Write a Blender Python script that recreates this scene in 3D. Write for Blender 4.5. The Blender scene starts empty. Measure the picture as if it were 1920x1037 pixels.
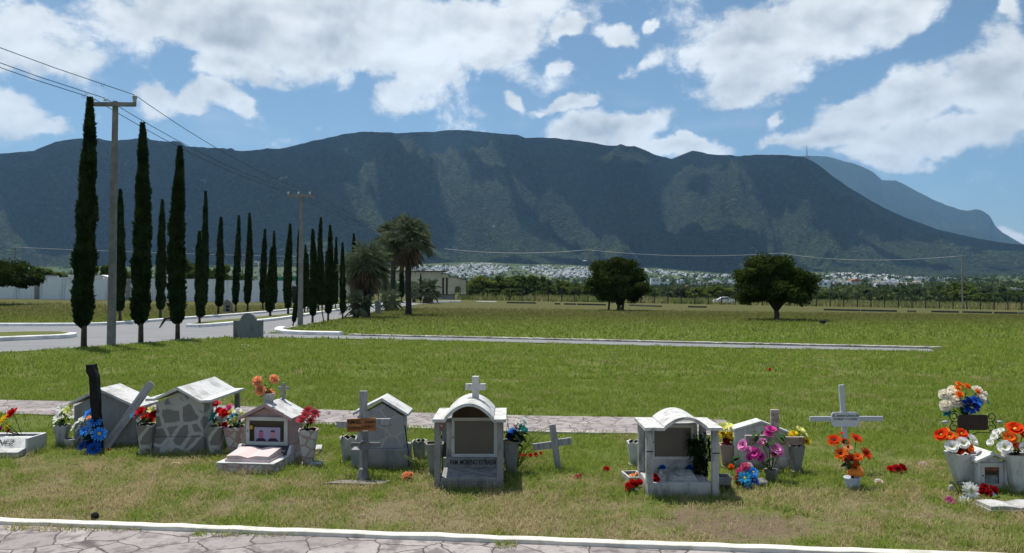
import bpy, bmesh, math, random
import numpy as np
from mathutils import Vector, Matrix, Euler

SC = bpy.context.scene
COL = SC.collection
rad = math.radians

# ------------------------------------------------------------------ camera
FPX, CX, CY, EYE = 1440.0, 960.0, 518.5, 1.65      # measured on the 1920 px wide photograph
HOR = 550.0
PITCH = math.atan((HOR - CY) / FPX)
cam_data = bpy.data.cameras.new('camera')
cam = bpy.data.objects.new('camera', cam_data)
COL.objects.link(cam)
cam.location = (0, 0, EYE)
cam.rotation_euler = (math.pi / 2 + PITCH, 0, 0)
cam_data.sensor_width = 36.0
cam_data.lens = 36.0 * FPX / 1920.0
cam_data.clip_start = 0.1
cam_data.clip_end = 40000
SC.camera = cam

# ------------------------------------------------------------------ sun, sky, exposure
SUN_DIR = Vector((-0.24, 0.30, 1.0)).normalized()
SUN_EL = math.asin(SUN_DIR.z)
SUN_AZ = math.atan2(SUN_DIR.x, SUN_DIR.y)           # from +Y towards +X
sun_data = bpy.data.lights.new('sun', 'SUN')
sun_data.energy = 4.9
sun_data.angle = rad(0.53)
sun_data.color = (1.0, 0.955, 0.88)
sun = bpy.data.objects.new('sun', sun_data)
COL.objects.link(sun)
sun.rotation_euler = (-SUN_DIR).to_track_quat('-Z', 'Y').to_euler()
sun.location = (0, 0, 50)

SC.view_settings.view_transform = 'Standard'
SC.view_settings.look = 'None'
SC.view_settings.exposure = 0.42
SC.view_settings.gamma = 1.0
SC.view_settings.use_curve_mapping = False
SC.render.engine = 'CYCLES'
SC.cycles.max_bounces = 6
SC.cycles.diffuse_bounces = 3
SC.cycles.transparent_max_bounces = 12
SC.cycles.volume_bounces = 0
SC.cycles.use_denoising = True
try:
    SC.cycles.denoiser = 'OPENIMAGEDENOISE'
except Exception:
    pass


class NT:
    """small helper to write node trees"""
    def __init__(s, tree):
        s.t = tree
        s.n = tree.nodes
        s.l = tree.links
        s.n.clear()

    def node(s, typ, **kw):
        nd = s.n.new(typ)
        for k, v in kw.items():
            setattr(nd, k, v)
        return nd

    def put(s, sock, v):
        if v is None:
            return
        if isinstance(v, bpy.types.NodeSocket):
            s.l.new(v, sock)
        else:
            if isinstance(v, (tuple, list)) and len(v) == 3 and sock.type == 'RGBA':
                v = (*v, 1.0)
            sock.default_value = v

    def math(s, op, a, b=None, c=None, clamp=False):
        nd = s.node('ShaderNodeMath', operation=op, use_clamp=clamp)
        s.put(nd.inputs[0], a)
        if b is not None:
            s.put(nd.inputs[1], b)
        if c is not None:
            s.put(nd.inputs[2], c)
        return nd.outputs[0]

    def vmath(s, op, a, b=None):
        nd = s.node('ShaderNodeVectorMath', operation=op)
        s.put(nd.inputs[0], a)
        if b is not None:
            s.put(nd.inputs[3 if op == 'SCALE' else 1], b)
        return nd.outputs['Value'] if op in ('LENGTH', 'DOT_PRODUCT', 'DISTANCE') else nd.outputs[0]

    def mapr(s, v, a, b, c=0.0, d=1.0, smooth=True):
        nd = s.node('ShaderNodeMapRange', interpolation_type='SMOOTHSTEP' if smooth else 'LINEAR')
        s.put(nd.inputs[0], v)
        for i, x in enumerate((a, b, c, d)):
            s.put(nd.inputs[1 + i], x)
        return nd.outputs[0]

    def noise(s, vec, scale=5.0, detail=4.0, rough=0.55, dist=0.0, dims='3D', col=False):
        nd = s.node('ShaderNodeTexNoise', noise_dimensions=dims)
        s.put(nd.inputs['Vector'], vec)
        nd.inputs['Scale'].default_value = scale
        nd.inputs['Detail'].default_value = detail
        nd.inputs['Roughness'].default_value = rough
        nd.inputs['Distortion'].default_value = dist
        return nd.outputs[1 if col else 0]

    def vor(s, vec, scale=5.0, feature='F1', rnd=1.0):
        nd = s.node('ShaderNodeTexVoronoi', feature=feature)
        s.put(nd.inputs['Vector'], vec)
        nd.inputs['Scale'].default_value = scale
        nd.inputs['Randomness'].default_value = rnd
        return nd

    def mix(s, f, a, b, mode='MIX'):
        nd = s.node('ShaderNodeMix', data_type='RGBA', blend_type=mode)
        s.put(nd.inputs[0], f)
        s.put(nd.inputs[6], a)
        s.put(nd.inputs[7], b)
        return nd.outputs[2]

    def ramp(s, f, stops):
        nd = s.node('ShaderNodeValToRGB')
        s.put(nd.inputs[0], f)
        cr = nd.color_ramp
        while len(cr.elements) < len(stops):
            cr.elements.new(0.5)
        for e, (p, c) in zip(cr.elements, stops):
            e.position = p
            e.color = (*c, 1.0) if len(c) == 3 else c
        return nd.outputs[0]

    def coord(s, out='Object'):
        return s.node('ShaderNodeTexCoord').outputs[out]

    def mapping(s, vec, loc=(0, 0, 0), rot=(0, 0, 0), scale=(1, 1, 1), typ='POINT'):
        nd = s.node('ShaderNodeMapping', vector_type=typ)
        s.put(nd.inputs[0], vec)
        nd.inputs[1].default_value = loc
        nd.inputs[2].default_value = rot
        nd.inputs[3].default_value = scale
        return nd.outputs[0]

    def bump(s, h, strength=0.3, dist=0.01):
        nd = s.node('ShaderNodeBump')
        nd.inputs['Strength'].default_value = strength
        nd.inputs['Distance'].default_value = dist
        s.put(nd.inputs['Height'], h)
        return nd.outputs[0]

    def out(s, shader):
        o = s.node('ShaderNodeOutputMaterial')
        s.l.new(shader, o.inputs[0])

    def bsdf(s, color, rough=0.8, normal=None, spec=0.3, metal=0.0, **kw):
        b = s.node('ShaderNodeBsdfPrincipled')
        s.put(b.inputs['Base Color'], color)
        s.put(b.inputs['Roughness'], rough)
        s.put(b.inputs['Specular IOR Level'], spec)
        s.put(b.inputs['Metallic'], metal)
        if normal is not None:
            s.put(b.inputs['Normal'], normal)
        for k, v in kw.items():
            s.put(b.inputs[k], v)
        return b.outputs[0]


def pxdir(px, py):
    """viewing direction of a photo pixel (unit-y gnomonic, z relative to the eye)"""
    x = (px - CX) / FPX
    z = -(py - CY) / FPX
    c, s_ = math.cos(PITCH), math.sin(PITCH)
    return Vector((x, c - z * s_, s_ + z * c))


# world: physical sky with broken cumulus drawn by direction
world = bpy.data.worlds.new('World')
SC.world = world
world.use_nodes = True
w = NT(world.node_tree)
SKY_STRENGTH = 0.080
sky = w.node('ShaderNodeTexSky', sky_type='NISHITA')
sky.sun_disc = False
sky.sun_elevation = SUN_EL
sky.sun_rotation = SUN_AZ
sky.altitude = 500
sky.air_density = 1.0
sky.dust_density = 1.1
sky.ozone_density = 2.0
gen = w.coord('Generated')
dirn = w.vmath('NORMALIZE', gen)
sep = w.node('ShaderNodeSeparateXYZ')
w.l.new(dirn, sep.inputs[0])
azn = w.math('ARCTAN2', sep.outputs[0], sep.outputs[1])
eln = w.math('ARCSINE', sep.outputs[2])
comb = w.node('ShaderNodeCombineXYZ')
w.l.new(azn, comb.inputs[0])
w.l.new(eln, comb.inputs[1])
uv = comb.outputs[0]
# warp the cloud outlines
wn = w.noise(dirn, 9.0, 5, 0.6, col=True)
wv = w.vmath('SCALE', w.vmath('SUBTRACT', wn, (0.5, 0.5, 0.5)), 0.085)
uvw = w.vmath('ADD', uv, wv)
# (px, py, half width, half height, tilt deg, weight)
CLOUDS = [
    (20, 70, 150, 62, -6, 1.0), (120, 105, 85, 38, -12, .9), (20, 215, 80, 42, 0, .95), (95, 235, 60, 18, 4, .8),
    (280, 25, 170, 55, 6, 1.0), (430, 55, 230, 70, 4, 1.1), (430, 110, 120, 42, 0, 1.0), (640, 75, 200, 78, 4, 1.1), (830, 55, 170, 72, 0, 1.1), (960, 35, 70, 50, 0, .9), (900, 110, 70, 36, 0, .8),
    (800, 150, 75, 48, 10, 1.0), (750, 190, 62, 36, 14, .95), (600, 20, 420, 50, 0, 1.0),
    (292, 182, 34, 30, 20, 1.05), (360, 185, 44, 30, 30, 1.0), (415, 168, 52, 26, -22, 1.0), (455, 195, 30, 24, -50, .85),
    (1172, 66, 38, 20, 0, 1.05), (1226, 38, 20, 13, 20, .95), (1070, 47, 40, 18, 0, .8), (1056, 113, 32, 14, 0, .8), (1215, 110, 60, 20, 26, .8),
    (1085, 184, 70, 17, 6, .95), (965, 193, 22, 16, -30, .8), (1020, 200, 40, 10, 10, .6),
    (1125, 238, 100, 40, 3, 1.2), (1195, 225, 50, 24, 0, .9), (1290, 268, 90, 20, -4, 1.1), (1240, 262, 40, 12, 0, .8),
    (1430, 70, 150, 72, 10, 1.2), (1560, 45, 170, 58, 10, 1.15), (1680, 35, 90, 36, 12, 1.0), (1420, 150, 100, 44, 8, 1.0), (1300, 100, 50, 40, 30, .8),
    (1720, 165, 110, 46, 12, 1.1), (1870, 130, 90, 60, 18, 1.2), (1620, 205, 90, 34, 6, 1.0), (1560, 250, 140, 24, 4, .95), (1760, 240, 180, 34, 4, 1.0), (1890, 220, 70, 50, 0, 1.05), (1660, 290, 80, 22, -8, .95), (1470, 262, 50, 14, 10, .85), (1465, 225, 26, 12, 40, .8),
    (1905, 436, 40, 18, 0, 1.0), (1908, 20, 26, 22, 0, .8),
    # beyond the picture's edges
    (-250, 60, 220, 120, 0, 1.0), (-400, 250, 200, 60, 0, .8), (2150, 120, 240, 120, 0, 1.0), (2350, 330, 200, 60, 0, .8),
    (300, -120, 320, 110, 0, 1.0), (1350, -160, 320, 110, 0, 1.0), (850, -140, 260, 90, 0, 1.0),
]
acc = None
for (px, py, hw, hh, tilt, wt) in CLOUDS:
    az = math.atan((px - CX) / FPX)
    el = math.atan((HOR - py) / FPX * math.cos(az))
    k = math.cos(az) ** 2
    mp = w.mapping(uvw, (az, el, 0), (0, 0, rad(tilt)), (hw / FPX * k * 1.45, hh / FPX * 1.45, 1.0), 'TEXTURE')
    g = w.node('ShaderNodeTexGradient', gradient_type='SPHERICAL')
    w.l.new(mp, g.inputs[0])
    v = w.math('MULTIPLY', g.outputs[1], wt)
    acc = v if acc is None else w.math('SMOOTH_MAX', acc, v, 0.10)
# the same kind of sky away from the photograph: clouds from noise alone
side = w.noise(w.mapping(dirn, scale=(1, 1, 1.8)), 2.6, 4, 0.55)
far_w = w.mapr(w.math('ABSOLUTE', azn), 0.95, 1.3)
hi_w = w.mapr(eln, 0.5, 0.72)
fld2 = w.math('MULTIPLY', w.mapr(side, 0.46, 0.72), w.math('MAXIMUM', far_w, hi_w))
acc = w.math('MAXIMUM', acc, fld2)
pn = w.mapping(dirn, scale=(1.0, 1.0, 1.45))
fb = w.noise(pn, 11.0, 11, 0.63, 0.2)
soft = w.noise(pn, 10.0, 4.0, 0.52, 0.2)
soft_up = w.noise(w.mapping(pn, loc=(-0.006, 0.0, 0.016)), 10.0, 4.0, 0.52, 0.2)
dens = w.math('ADD', acc, w.math('MULTIPLY', w.math('SUBTRACT', fb, 0.5), 2.0))
alpha = w.mapr(dens, 0.17, 0.56)
wisp = w.math('MULTIPLY', w.mapr(w.noise(w.mapping(dirn, scale=(1, 1, 2.6)), 4.0, 6, 0.6), 0.50, 0.8), 0.30)
alpha = w.math('MAXIMUM', alpha, wisp)
relief = w.math('MULTIPLY', w.math('SUBTRACT', soft, soft_up), 1.3)
thick = w.mapr(w.math('ADD', acc, w.math('MULTIPLY', w.math('SUBTRACT', soft, 0.5), 0.9)), 0.45, 1.15)
base_n = w.noise(w.mapping(dirn, scale=(1, 1, 1.8)), 4.0, 5, 0.5)
dark = w.math('MULTIPLY', thick, w.mapr(base_n, 0.38, 0.66))
puff = w.math('MULTIPLY', w.math('SUBTRACT', fb, 0.5), 0.28)
bright = w.math('ADD', w.math('ADD', w.math('SUBTRACT', 0.95, w.math('MULTIPLY', dark, 0.34)), relief), puff)
bright = w.math('MINIMUM', w.math('MAXIMUM', bright, 0.50), 1.06)
CLOUD_RAD = 0.79
ccol = w.mix(w.mapr(bright, 0.5, 0.95), (0.80, 0.88, 0.97), (0.93, 0.97, 1.0))
ccol = w.vmath('SCALE', ccol, w.math('MULTIPLY', bright, CLOUD_RAD / SKY_STRENGTH))
skyc = w.mix(1.0, sky.outputs[0], (0.90, 1.03, 1.04), 'MULTIPLY')
fin = w.mix(alpha, skyc, ccol)
bg = w.node('ShaderNodeBackground')
w.l.new(fin, bg.inputs[0])
bg.inputs[1].default_value = SKY_STRENGTH
wo = w.node('ShaderNodeOutputWorld')
w.l.new(bg.outputs[0], wo.inputs[0])

# ------------------------------------------------------------------ numpy noise
def _hash(ix, iy, seed):
    n = (ix.astype(np.int64) * 374761393 + iy.astype(np.int64) * 668265263 + seed * 1442695041) & 0xFFFFFFFF
    n = ((n ^ (n >> 13)) * 1274126177) & 0xFFFFFFFF
    n = n ^ (n >> 16)
    return (n & 0xFFFFFF).astype(np.float64) / float(0xFFFFFF)


def vnoise(x, y, seed=0):
    x = np.asarray(x, float); y = np.asarray(y, float)
    ix, iy = np.floor(x), np.floor(y)
    fx, fy = x - ix, y - iy
    fx = fx * fx * fx * (fx * (fx * 6 - 15) + 10)
    fy = fy * fy * fy * (fy * (fy * 6 - 15) + 10)
    a, b = _hash(ix, iy, seed), _hash(ix + 1, iy, seed)
    c, d = _hash(ix, iy + 1, seed), _hash(ix + 1, iy + 1, seed)
    return (a * (1 - fx) + b * fx) * (1 - fy) + (c * (1 - fx) + d * fx) * fy


def fbm(x, y, octv=4, seed=0, gain=0.5, ridged=False):
    s = 0.0; amp = 1.0; tot = 0.0; f = 1.0
    for i in range(octv):
        n = vnoise(np.asarray(x) * f + 13.7 * i, np.asarray(y) * f - 7.1 * i, seed + i)
        if ridged:
            n = 1 - np.abs(2 * n - 1)
        s = s + n * amp; tot += amp; amp *= gain; f *= 2.03
    return s / tot


def sstep(a, b, x):
    t = np.clip((np.asarray(x, float) - a) / (b - a), 0, 1)
    return t * t * (3 - 2 * t)


# ------------------------------------------------------------------ terrain
SKYLINE = [(-900, 330), (-500, 300), (-200, 292), (0, 288), (60, 282), (100, 265), (150, 258), (180, 259), (210, 265), (260, 263), (330, 272), (400, 280), (450, 284),
           (520, 278), (560, 270), (620, 256), (660, 248), (700, 246), (750, 248), (800, 246), (860, 243), (920, 247), (970, 252), (985, 257), (1010, 256),
           (1050, 258), (1100, 266), (1140, 272), (1190, 275), (1230, 290), (1260, 296), (1275, 291), (1300, 282), (1350, 290), (1400, 291), (1450, 289),
           (1510, 293), (1535, 306), (1560, 328), (1600, 355), (1660, 390), (1700, 408), (1760, 430), (1830, 446), (1880, 455), (1920, 459), (2100, 480), (2500, 500), (3000, 505)]
FAR_SKY = [(1300, 330), (1440, 300), (1500, 292), (1515, 291), (1550, 292), (1580, 300), (1600, 305), (1620, 312), (1640, 322), (1655, 337), (1680, 338), (1692, 342), (1720, 358), (1760, 378),
           (1800, 392), (1815, 395), (1832, 392), (1845, 395), (1858, 405), (1868, 424), (1880, 435), (1905, 450), (1920, 458), (2000, 480), (2300, 500)]
FOOT = [(-2000, 500), (700, 499), (870, 489), (960, 492), (1100, 496), (1200, 500), (1380, 514), (1550, 509), (1750, 520), (1920, 516), (2600, 516)]


def tan_of(az, table):
    px = CX + FPX * np.tan(np.clip(az, -1.2, 1.2))
    y = np.interp(px, [a for a, b in table], [b for a, b in table])
    return (HOR - y) / FPX * np.cos(np.clip(az, -1.2, 1.2))


def local_h(X, Y):
    X = np.asarray(X, float); Y = np.asarray(Y, float)
    return sstep(16, 110, Y) * (0.22 - 0.018 * np.clip(X, -110, 130))


R_FOOT, R_RIDGE = 2900.0, 5000.0


def far_h(az, r):
    y = np.interp(np.log(np.maximum(r, 1)), np.log([200, 900, 1800]), [546, 540, 523])
    t_mid = (HOR - y) / FPX * np.cos(np.clip(az, -1.2, 1.2))
    t_foot = tan_of(az, FOOT)
    t = t_mid + (t_foot - (HOR - 523) / FPX * np.cos(np.clip(az, -1.2, 1.2))) * np.clip((r - 1800) / (R_FOOT - 1800), 0, None)
    t = np.where(r > R_FOOT, t_foot, t)
    front = np.clip((1.5 - np.abs(az)) / 0.4, 0, 1)
    return EYE + r * t * front - 4 * (1 - front)


def terrain(X, Y):
    X = np.asarray(X, float); Y = np.asarray(Y, float)
    r = np.hypot(X, Y); az = np.arctan2(X, Y)
    w_ = sstep(200, 700, r)
    return local_h(X, Y) * (1 - w_) + far_h(az, r) * w_


def th(x, y):
    return float(terrain(x, y))


_T = np.geomspace(1.0, 2900, 700)


def G(px, py):
    """point of the ground seen at a photo pixel"""
    d = pxdir(px, py)
    d = d / d.y
    f = terrain(d.x * _T, _T) - (EYE + d.z * _T)
    k = int(np.argmax(f >= 0))
    if f[k] < 0: k = len(_T) - 1
    lo, hi = _T[max(k - 1, 0)], _T[k]
    for _ in range(2):
        tt = np.linspace(lo, hi, 60)
        f = terrain(d.x * tt, tt) - (EYE + d.z * tt)
        j = max(int(np.argmax(f >= 0)), 1)
        lo, hi = tt[j - 1], tt[j]
    t = float(hi)
    return Vector((d.x * t, t, th(d.x * t, t)))


def at(px, py, Y):
    d = pxdir(px, py)
    d = d / d.y * Y
    return Vector((d.x, Y, EYE + d.z))


# ------------------------------------------------------------------ object helpers
def tag(o, label=None, cat=None, group=None, kind=None):
    if label: o['label'] = label
    if cat: o['category'] = cat
    if group: o['group'] = group
    if kind: o['kind'] = kind
    return o


def thing(name, loc, label, cat, group=None, rz=0.0):
    o = bpy.data.objects.new(name, None)
    o.empty_display_size = 0.1
    COL.objects.link(o)
    o.location = loc
    o.rotation_euler = (0, 0, rz)
    return tag(o, label, cat, group)


def link(name, me, parent=None, loc=None, rot=None, scale=None):
    o = bpy.data.objects.new(name, me)
    COL.objects.link(o)
    if parent is not None: o.parent = parent
    if loc is not None: o.location = loc
    if rot is not None: o.rotation_euler = rot
    if scale is not None: o.scale = (scale, scale, scale) if isinstance(scale, (int, float)) else scale
    return o


def np_mesh(name, verts, tris=None, quads=None, mat=None, smooth=False):
    """fast mesh from numpy arrays"""
    me = bpy.data.meshes.new(name)
    verts = np.asarray(verts, np.float32)
    nt = 0 if tris is None else len(tris)
    nq = 0 if quads is None else len(quads)
    me.vertices.add(len(verts))
    me.vertices.foreach_set('co', verts.ravel())
    idx = []
    if nt: idx.append(np.asarray(tris, np.int32).ravel())
    if nq: idx.append(np.asarray(quads, np.int32).ravel())
    idx = np.concatenate(idx)
    me.loops.add(len(idx))
    me.loops.foreach_set('vertex_index', idx)
    me.polygons.add(nt + nq)
    start = np.concatenate([np.arange(nt) * 3, nt * 3 + np.arange(nq) * 4]).astype(np.int32)
    tot = np.concatenate([np.full(nt, 3), np.full(nq, 4)]).astype(np.int32)
    me.polygons.foreach_set('loop_start', start)
    me.polygons.foreach_set('loop_total', tot)
    if smooth:
        me.polygons.foreach_set('use_smooth', np.ones(nt + nq, bool))
    me.update(calc_edges=True)
    me.validate()
    if mat is not None: me.materials.append(mat)
    return me


def grid_quads(nr, nc, wrap=False):
    i = np.arange(nr - 1)[:, None] * nc
    j = np.arange(nc - (0 if wrap else 1))[None, :]
    a = i + j
    b = i + (j + 1) % nc
    return np.stack([a, b, b + nc, a + nc], -1).reshape(-1, 4)


class MB:
    """collects shapes into one mesh object"""
    def __init__(s):
        s.v = []; s.f = []; s.m = []; s.sm = []; s.mi = 0; s.smooth = False

    def add(s, verts, faces, mat=None, smooth=None):
        b = len(s.v)
        s.v += [tuple(v) for v in verts]
        for f in faces:
            s.f.append([b + i for i in f]); s.m.append(s.mi if mat is None else mat)
            s.sm.append(s.smooth if smooth is None else smooth)
        return s

    def box(s, x0, x1, y0, y1, z0, z1, mat=None, M=None):
        v = [Vector(p) for p in ((x0, y0, z0), (x1, y0, z0), (x1, y1, z0), (x0, y1, z0), (x0, y0, z1), (x1, y0, z1), (x1, y1, z1), (x0, y1, z1))]
        if M is not None: v = [M @ p for p in v]
        return s.add(v, [(3, 2, 1, 0), (4, 5, 6, 7), (0, 1, 5, 4), (1, 2, 6, 5), (2, 3, 7, 6), (3, 0, 4, 7)], mat, False)

    def prism(s, pts, y0, y1, mat=None, M=None):
        """polygon in x,z (counter-clockwise seen from -y) pushed along y"""
        n = len(pts)
        v = [Vector((x, y0, z)) for x, z in pts] + [Vector((x, y1, z)) for x, z in pts]
        if M is not None: v = [M @ p for p in v]
        f = [list(range(n)), list(range(2 * n - 1, n - 1, -1))]
        for i in range(n):
            j = (i + 1) % n
            f.append([j, i, n + i, n + j])
        return s.add(v, f, mat, False)

    def tube(s, pts, rads, n=8, cap=True, mat=None, smooth=True):
        pts = [Vector(p) for p in pts]
        if isinstance(rads, (int, float)): rads = [rads] * len(pts)
        vs = []
        up = None
        for i, p in enumerate(pts):
            d = (pts[min(i + 1, len(pts) - 1)] - pts[max(i - 1, 0)]).normalized()
            if up is None:
                up = d.orthogonal().normalized()
            up = (up - d * up.dot(d))
            up = up.normalized() if up.length > 1e-6 else d.orthogonal().normalized()
            q = d.cross(up)
            for k in range(n):
                a = 2 * math.pi * k / n
                vs.append(p + (up * math.cos(a) + q * math.sin(a)) * rads[i])
        f = []
        for i in range(len(pts) - 1):
            for k in range(n):
                f.append((i * n + k, i * n + (k + 1) % n, (i + 1) * n + (k + 1) % n, (i + 1) * n + k))
        s.add(vs, f, mat, smooth)
        if cap:
            b = len(s.v) - len(vs)
            s.f.append([b + k for k in range(n - 1, -1, -1)]); s.m.append(s.mi if mat is None else mat); s.sm.append(False)
            e = b + (len(pts) - 1) * n
            s.f.append([e + k for k in range(n)]); s.m.append(s.mi if mat is None else mat); s.sm.append(False)
        return s

    def lathe(s, prof, n=20, loc=(0, 0, 0), mat=None, smooth=True, sq=0.0, rot=0.0):
        """profile of (radius, z)"""
        vs = []
        for r, z in prof:
            for k in range(n):
                a = 2 * math.pi * k / n + rot
                vs.append((loc[0] + r * math.cos(a), loc[1] + r * math.sin(a), loc[2] + z))
        f = []
        for i in range(len(prof) - 1):
            for k in range(n):
                f.append((i * n + k, i * n + (k + 1) % n, (i + 1) * n + (k + 1) % n, (i + 1) * n + k))
        return s.add(vs, f, mat, smooth)

    def mesh(s, name, mats, bevel=0.0, recalc=False):
        me = bpy.data.meshes.new(name)
        me.from_pydata(s.v, [], s.f)
        for m in (mats if isinstance(mats, (list, tuple)) else [mats]):
            me.materials.append(m)
        me.polygons.foreach_set('material_index', s.m)
        me.polygons.foreach_set('use_smooth', s.sm)
        if bevel > 0 or recalc:
            bm = bmesh.new(); bm.from_mesh(me)
            bmesh.ops.remove_doubles(bm, verts=bm.verts, dist=1e-5)
            bmesh.ops.recalc_face_normals(bm, faces=bm.faces)
            es = [] if bevel <= 0 else [e for e in bm.edges if len(e.link_faces) == 2 and e.calc_face_angle(0) > 0.6]
            if es: bmesh.ops.bevel(bm, geom=es, offset=bevel, segments=2, profile=0.6, affect='EDGES', clamp_overlap=True)
            bm.to_mesh(me); bm.free()
        me.update()
        return me

    def build(s, name, mats, parent=None, loc=None, rz=None, bevel=0.0, recalc=False):
        o = link(name, s.mesh(name, mats, bevel, recalc), parent, loc)
        if rz is not None: o.rotation_euler = (0, 0, rz)
        return o


def material(name):
    m = bpy.data.materials.new(name)
    m.use_nodes = True
    return m, NT(m.node_tree)

# ------------------------------------------------------------------ ground, mountain
# lawn: colour follows patches of dry thatch, green clumps and bare soil
def lawn_color(n, P, blade=False):
    """one colour recipe for the soil sheet and the blades that stand on it"""
    sp = n.node('ShaderNodeSeparateXYZ'); n.l.new(P, sp.inputs[0])
    big = n.noise(P, 0.32, 3, 0.6)
    mid = n.noise(P, 1.7, 4, 0.6)
    fine = n.noise(P, 7.0, 4, 0.7)
    # strip between the two paths is drier than the lawn behind it
    near = n.mapr(n.math('ADD', sp.outputs[1], n.math('MULTIPLY', sp.outputs[0], 0.12)), 5.9, 8.3, 1.0, 0.0)
    dry = n.math('ADD', n.math('MULTIPLY', near, 0.50), n.math('MULTIPLY', n.math('SUBTRACT', mid, 0.5), 2.1))
    dry = n.math('ADD', dry, n.math('MULTIPLY', n.math('SUBTRACT', big, 0.5), 1.1))
    dry = n.math('ADD', dry, n.math('MULTIPLY', n.math('SUBTRACT', fine, 0.5), 2.0))
    dry = n.mapr(dry, 0.05, 0.75)
    farw = n.mapr(sp.outputs[1], 28, 60)
    if blade:
        g = n.mix(fine, (0.140, 0.215, 0.030), (0.290, 0.340, 0.070))
        d = n.mix(mid, (0.36, 0.30, 0.145), (0.47, 0.39, 0.215))
    else:
        g = n.mix(fine, (0.090, 0.130, 0.022), (0.165, 0.190, 0.045))
        d = n.mix(mid, (0.18, 0.142, 0.075), (0.27, 0.22, 0.125))
    c = n.mix(dry, g, d)
    # the open field beyond the lane is yellower
    k = 1.5 if blade else 0.74
    fld = n.mix(n.noise(n.mapping(P, scale=(0.25, 1.0, 1.0)), 0.16, 4, 0.6), (0.080 * k, 0.100 * k, 0.024 * k), (0.150 * k, 0.132 * k, 0.048 * k))
    c = n.mix(farw, c, fld)
    return c, dry, sp


GROUND_M, n = material('lawn_soil')
P = n.coord('Object')
c, dry, sp = lawn_color(n, P)
spk = n.noise(P, 60.0, 3, 0.7)
c = n.mix(n.mapr(spk, 0.35, 0.75), c, n.mix(0.5, c, (0.03, 0.035, 0.012)), 'MIX')
# worn bare earth in front of the second arched shrine
bx = n.math('SUBTRACT', sp.outputs[0], 1.55)
by = n.math('SUBTRACT', sp.outputs[1], 5.55)
bd = n.math('SQRT', n.math('ADD', n.math('POWER', n.math('MULTIPLY', bx, 1.15), 2), n.math('POWER', n.math('MULTIPLY', by, 1.7), 2)))
bare = n.mapr(n.math('ADD', bd, n.math('MULTIPLY', n.noise(P, 3.2, 4, 0.6), 0.9)), 0.85, 1.25, 1.0, 0.0)
c = n.mix(n.math('MULTIPLY', bare, 0.92), c, n.mix(n.noise(P, 14, 4, 0.7), (0.115, 0.082, 0.052), (0.22, 0.165, 0.115)))
# scrub plain far away
far = n.mapr(n.vmath('LENGTH', P), 190, 320)
scr = n.mix(n.mapr(n.noise(P, 0.012, 6, 0.65), 0.38, 0.62), (0.03, 0.052, 0.018), (0.085, 0.10, 0.036))
c = n.mix(far, c, scr)
h = n.noise(P, 22.0, 5, 0.7)
h2 = n.noise(n.mapping(P, scale=(1, .35, 1)), 2.5, 5, 0.7)
nb = n.bump(n.math('ADD', h, h2), 0.9, 0.05)
n.out(n.bsdf(c, 0.95, nb, 0.1))

# one sheet, polar about the standpoint, reaching the mountain and the horizon
azs = np.concatenate([np.linspace(-math.pi, -0.8, 60, endpoint=False), np.linspace(-0.8, 0.8, 330, endpoint=False), np.linspace(0.8, math.pi, 60, endpoint=False)])
rs = np.concatenate([[0.02], np.geomspace(0.6, 3000, 250), [4500, 7000, 9000]])
A, R = np.meshgrid(azs, rs)
X, Y = R * np.sin(A), R * np.cos(A)
Z = terrain(X, Y)
Z = Z - sstep(2900, 3100, R) * 60
ground = link('ground', np_mesh('ground', np.stack([X, Y, Z], -1).reshape(-1, 3), quads=grid_quads(len(rs), len(azs), True)[:, ::-1], mat=GROUND_M, smooth=True))
tag(ground, kind='structure')

MOUNT_M, n = material('forested_slope')
P = n.coord('Object')
v1 = n.vor(P, 0.055)
v2 = n.vor(P, 0.11)
canopy = n.math('ADD', n.math('MULTIPLY', v1.outputs[0], 1.0), n.math('MULTIPLY', v2.outputs[0], 0.7))
patch = n.noise(P, 0.0022, 6, 0.62)
c = n.mix(n.mapr(patch, 0.36, 0.66), (0.013, 0.023, 0.010), (0.046, 0.060, 0.022))
c = n.mix(n.math('MULTIPLY', n.mapr(n.noise(P, 0.02, 5, 0.7), 0.45, 0.75), 0.7), c, (0.016, 0.028, 0.014))
rock = n.math('MULTIPLY', n.mapr(n.noise(n.mapping(P, scale=(1, 1, 0.6)), 0.0055, 7, 0.62), 0.665, 0.72), 0.8)
c = n.mix(rock, c, (0.26, 0.25, 0.23))
c = n.mix(n.mapr(canopy, 0.35, 1.1), c, n.mix(0.72, c, (0.004, 0.007, 0.004)))
c = n.mix(n.math('MULTIPLY', n.mapr(n.noise(P, 0.045, 5, 0.7), 0.45, 0.72), 0.38), c, (0.105, 0.125, 0.045))
nb = n.bump(n.math('MULTIPLY', canopy, -1.0), 1.0, 16.0)
n.out(n.bsdf(c, 0.95, nb, 0.05))


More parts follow.
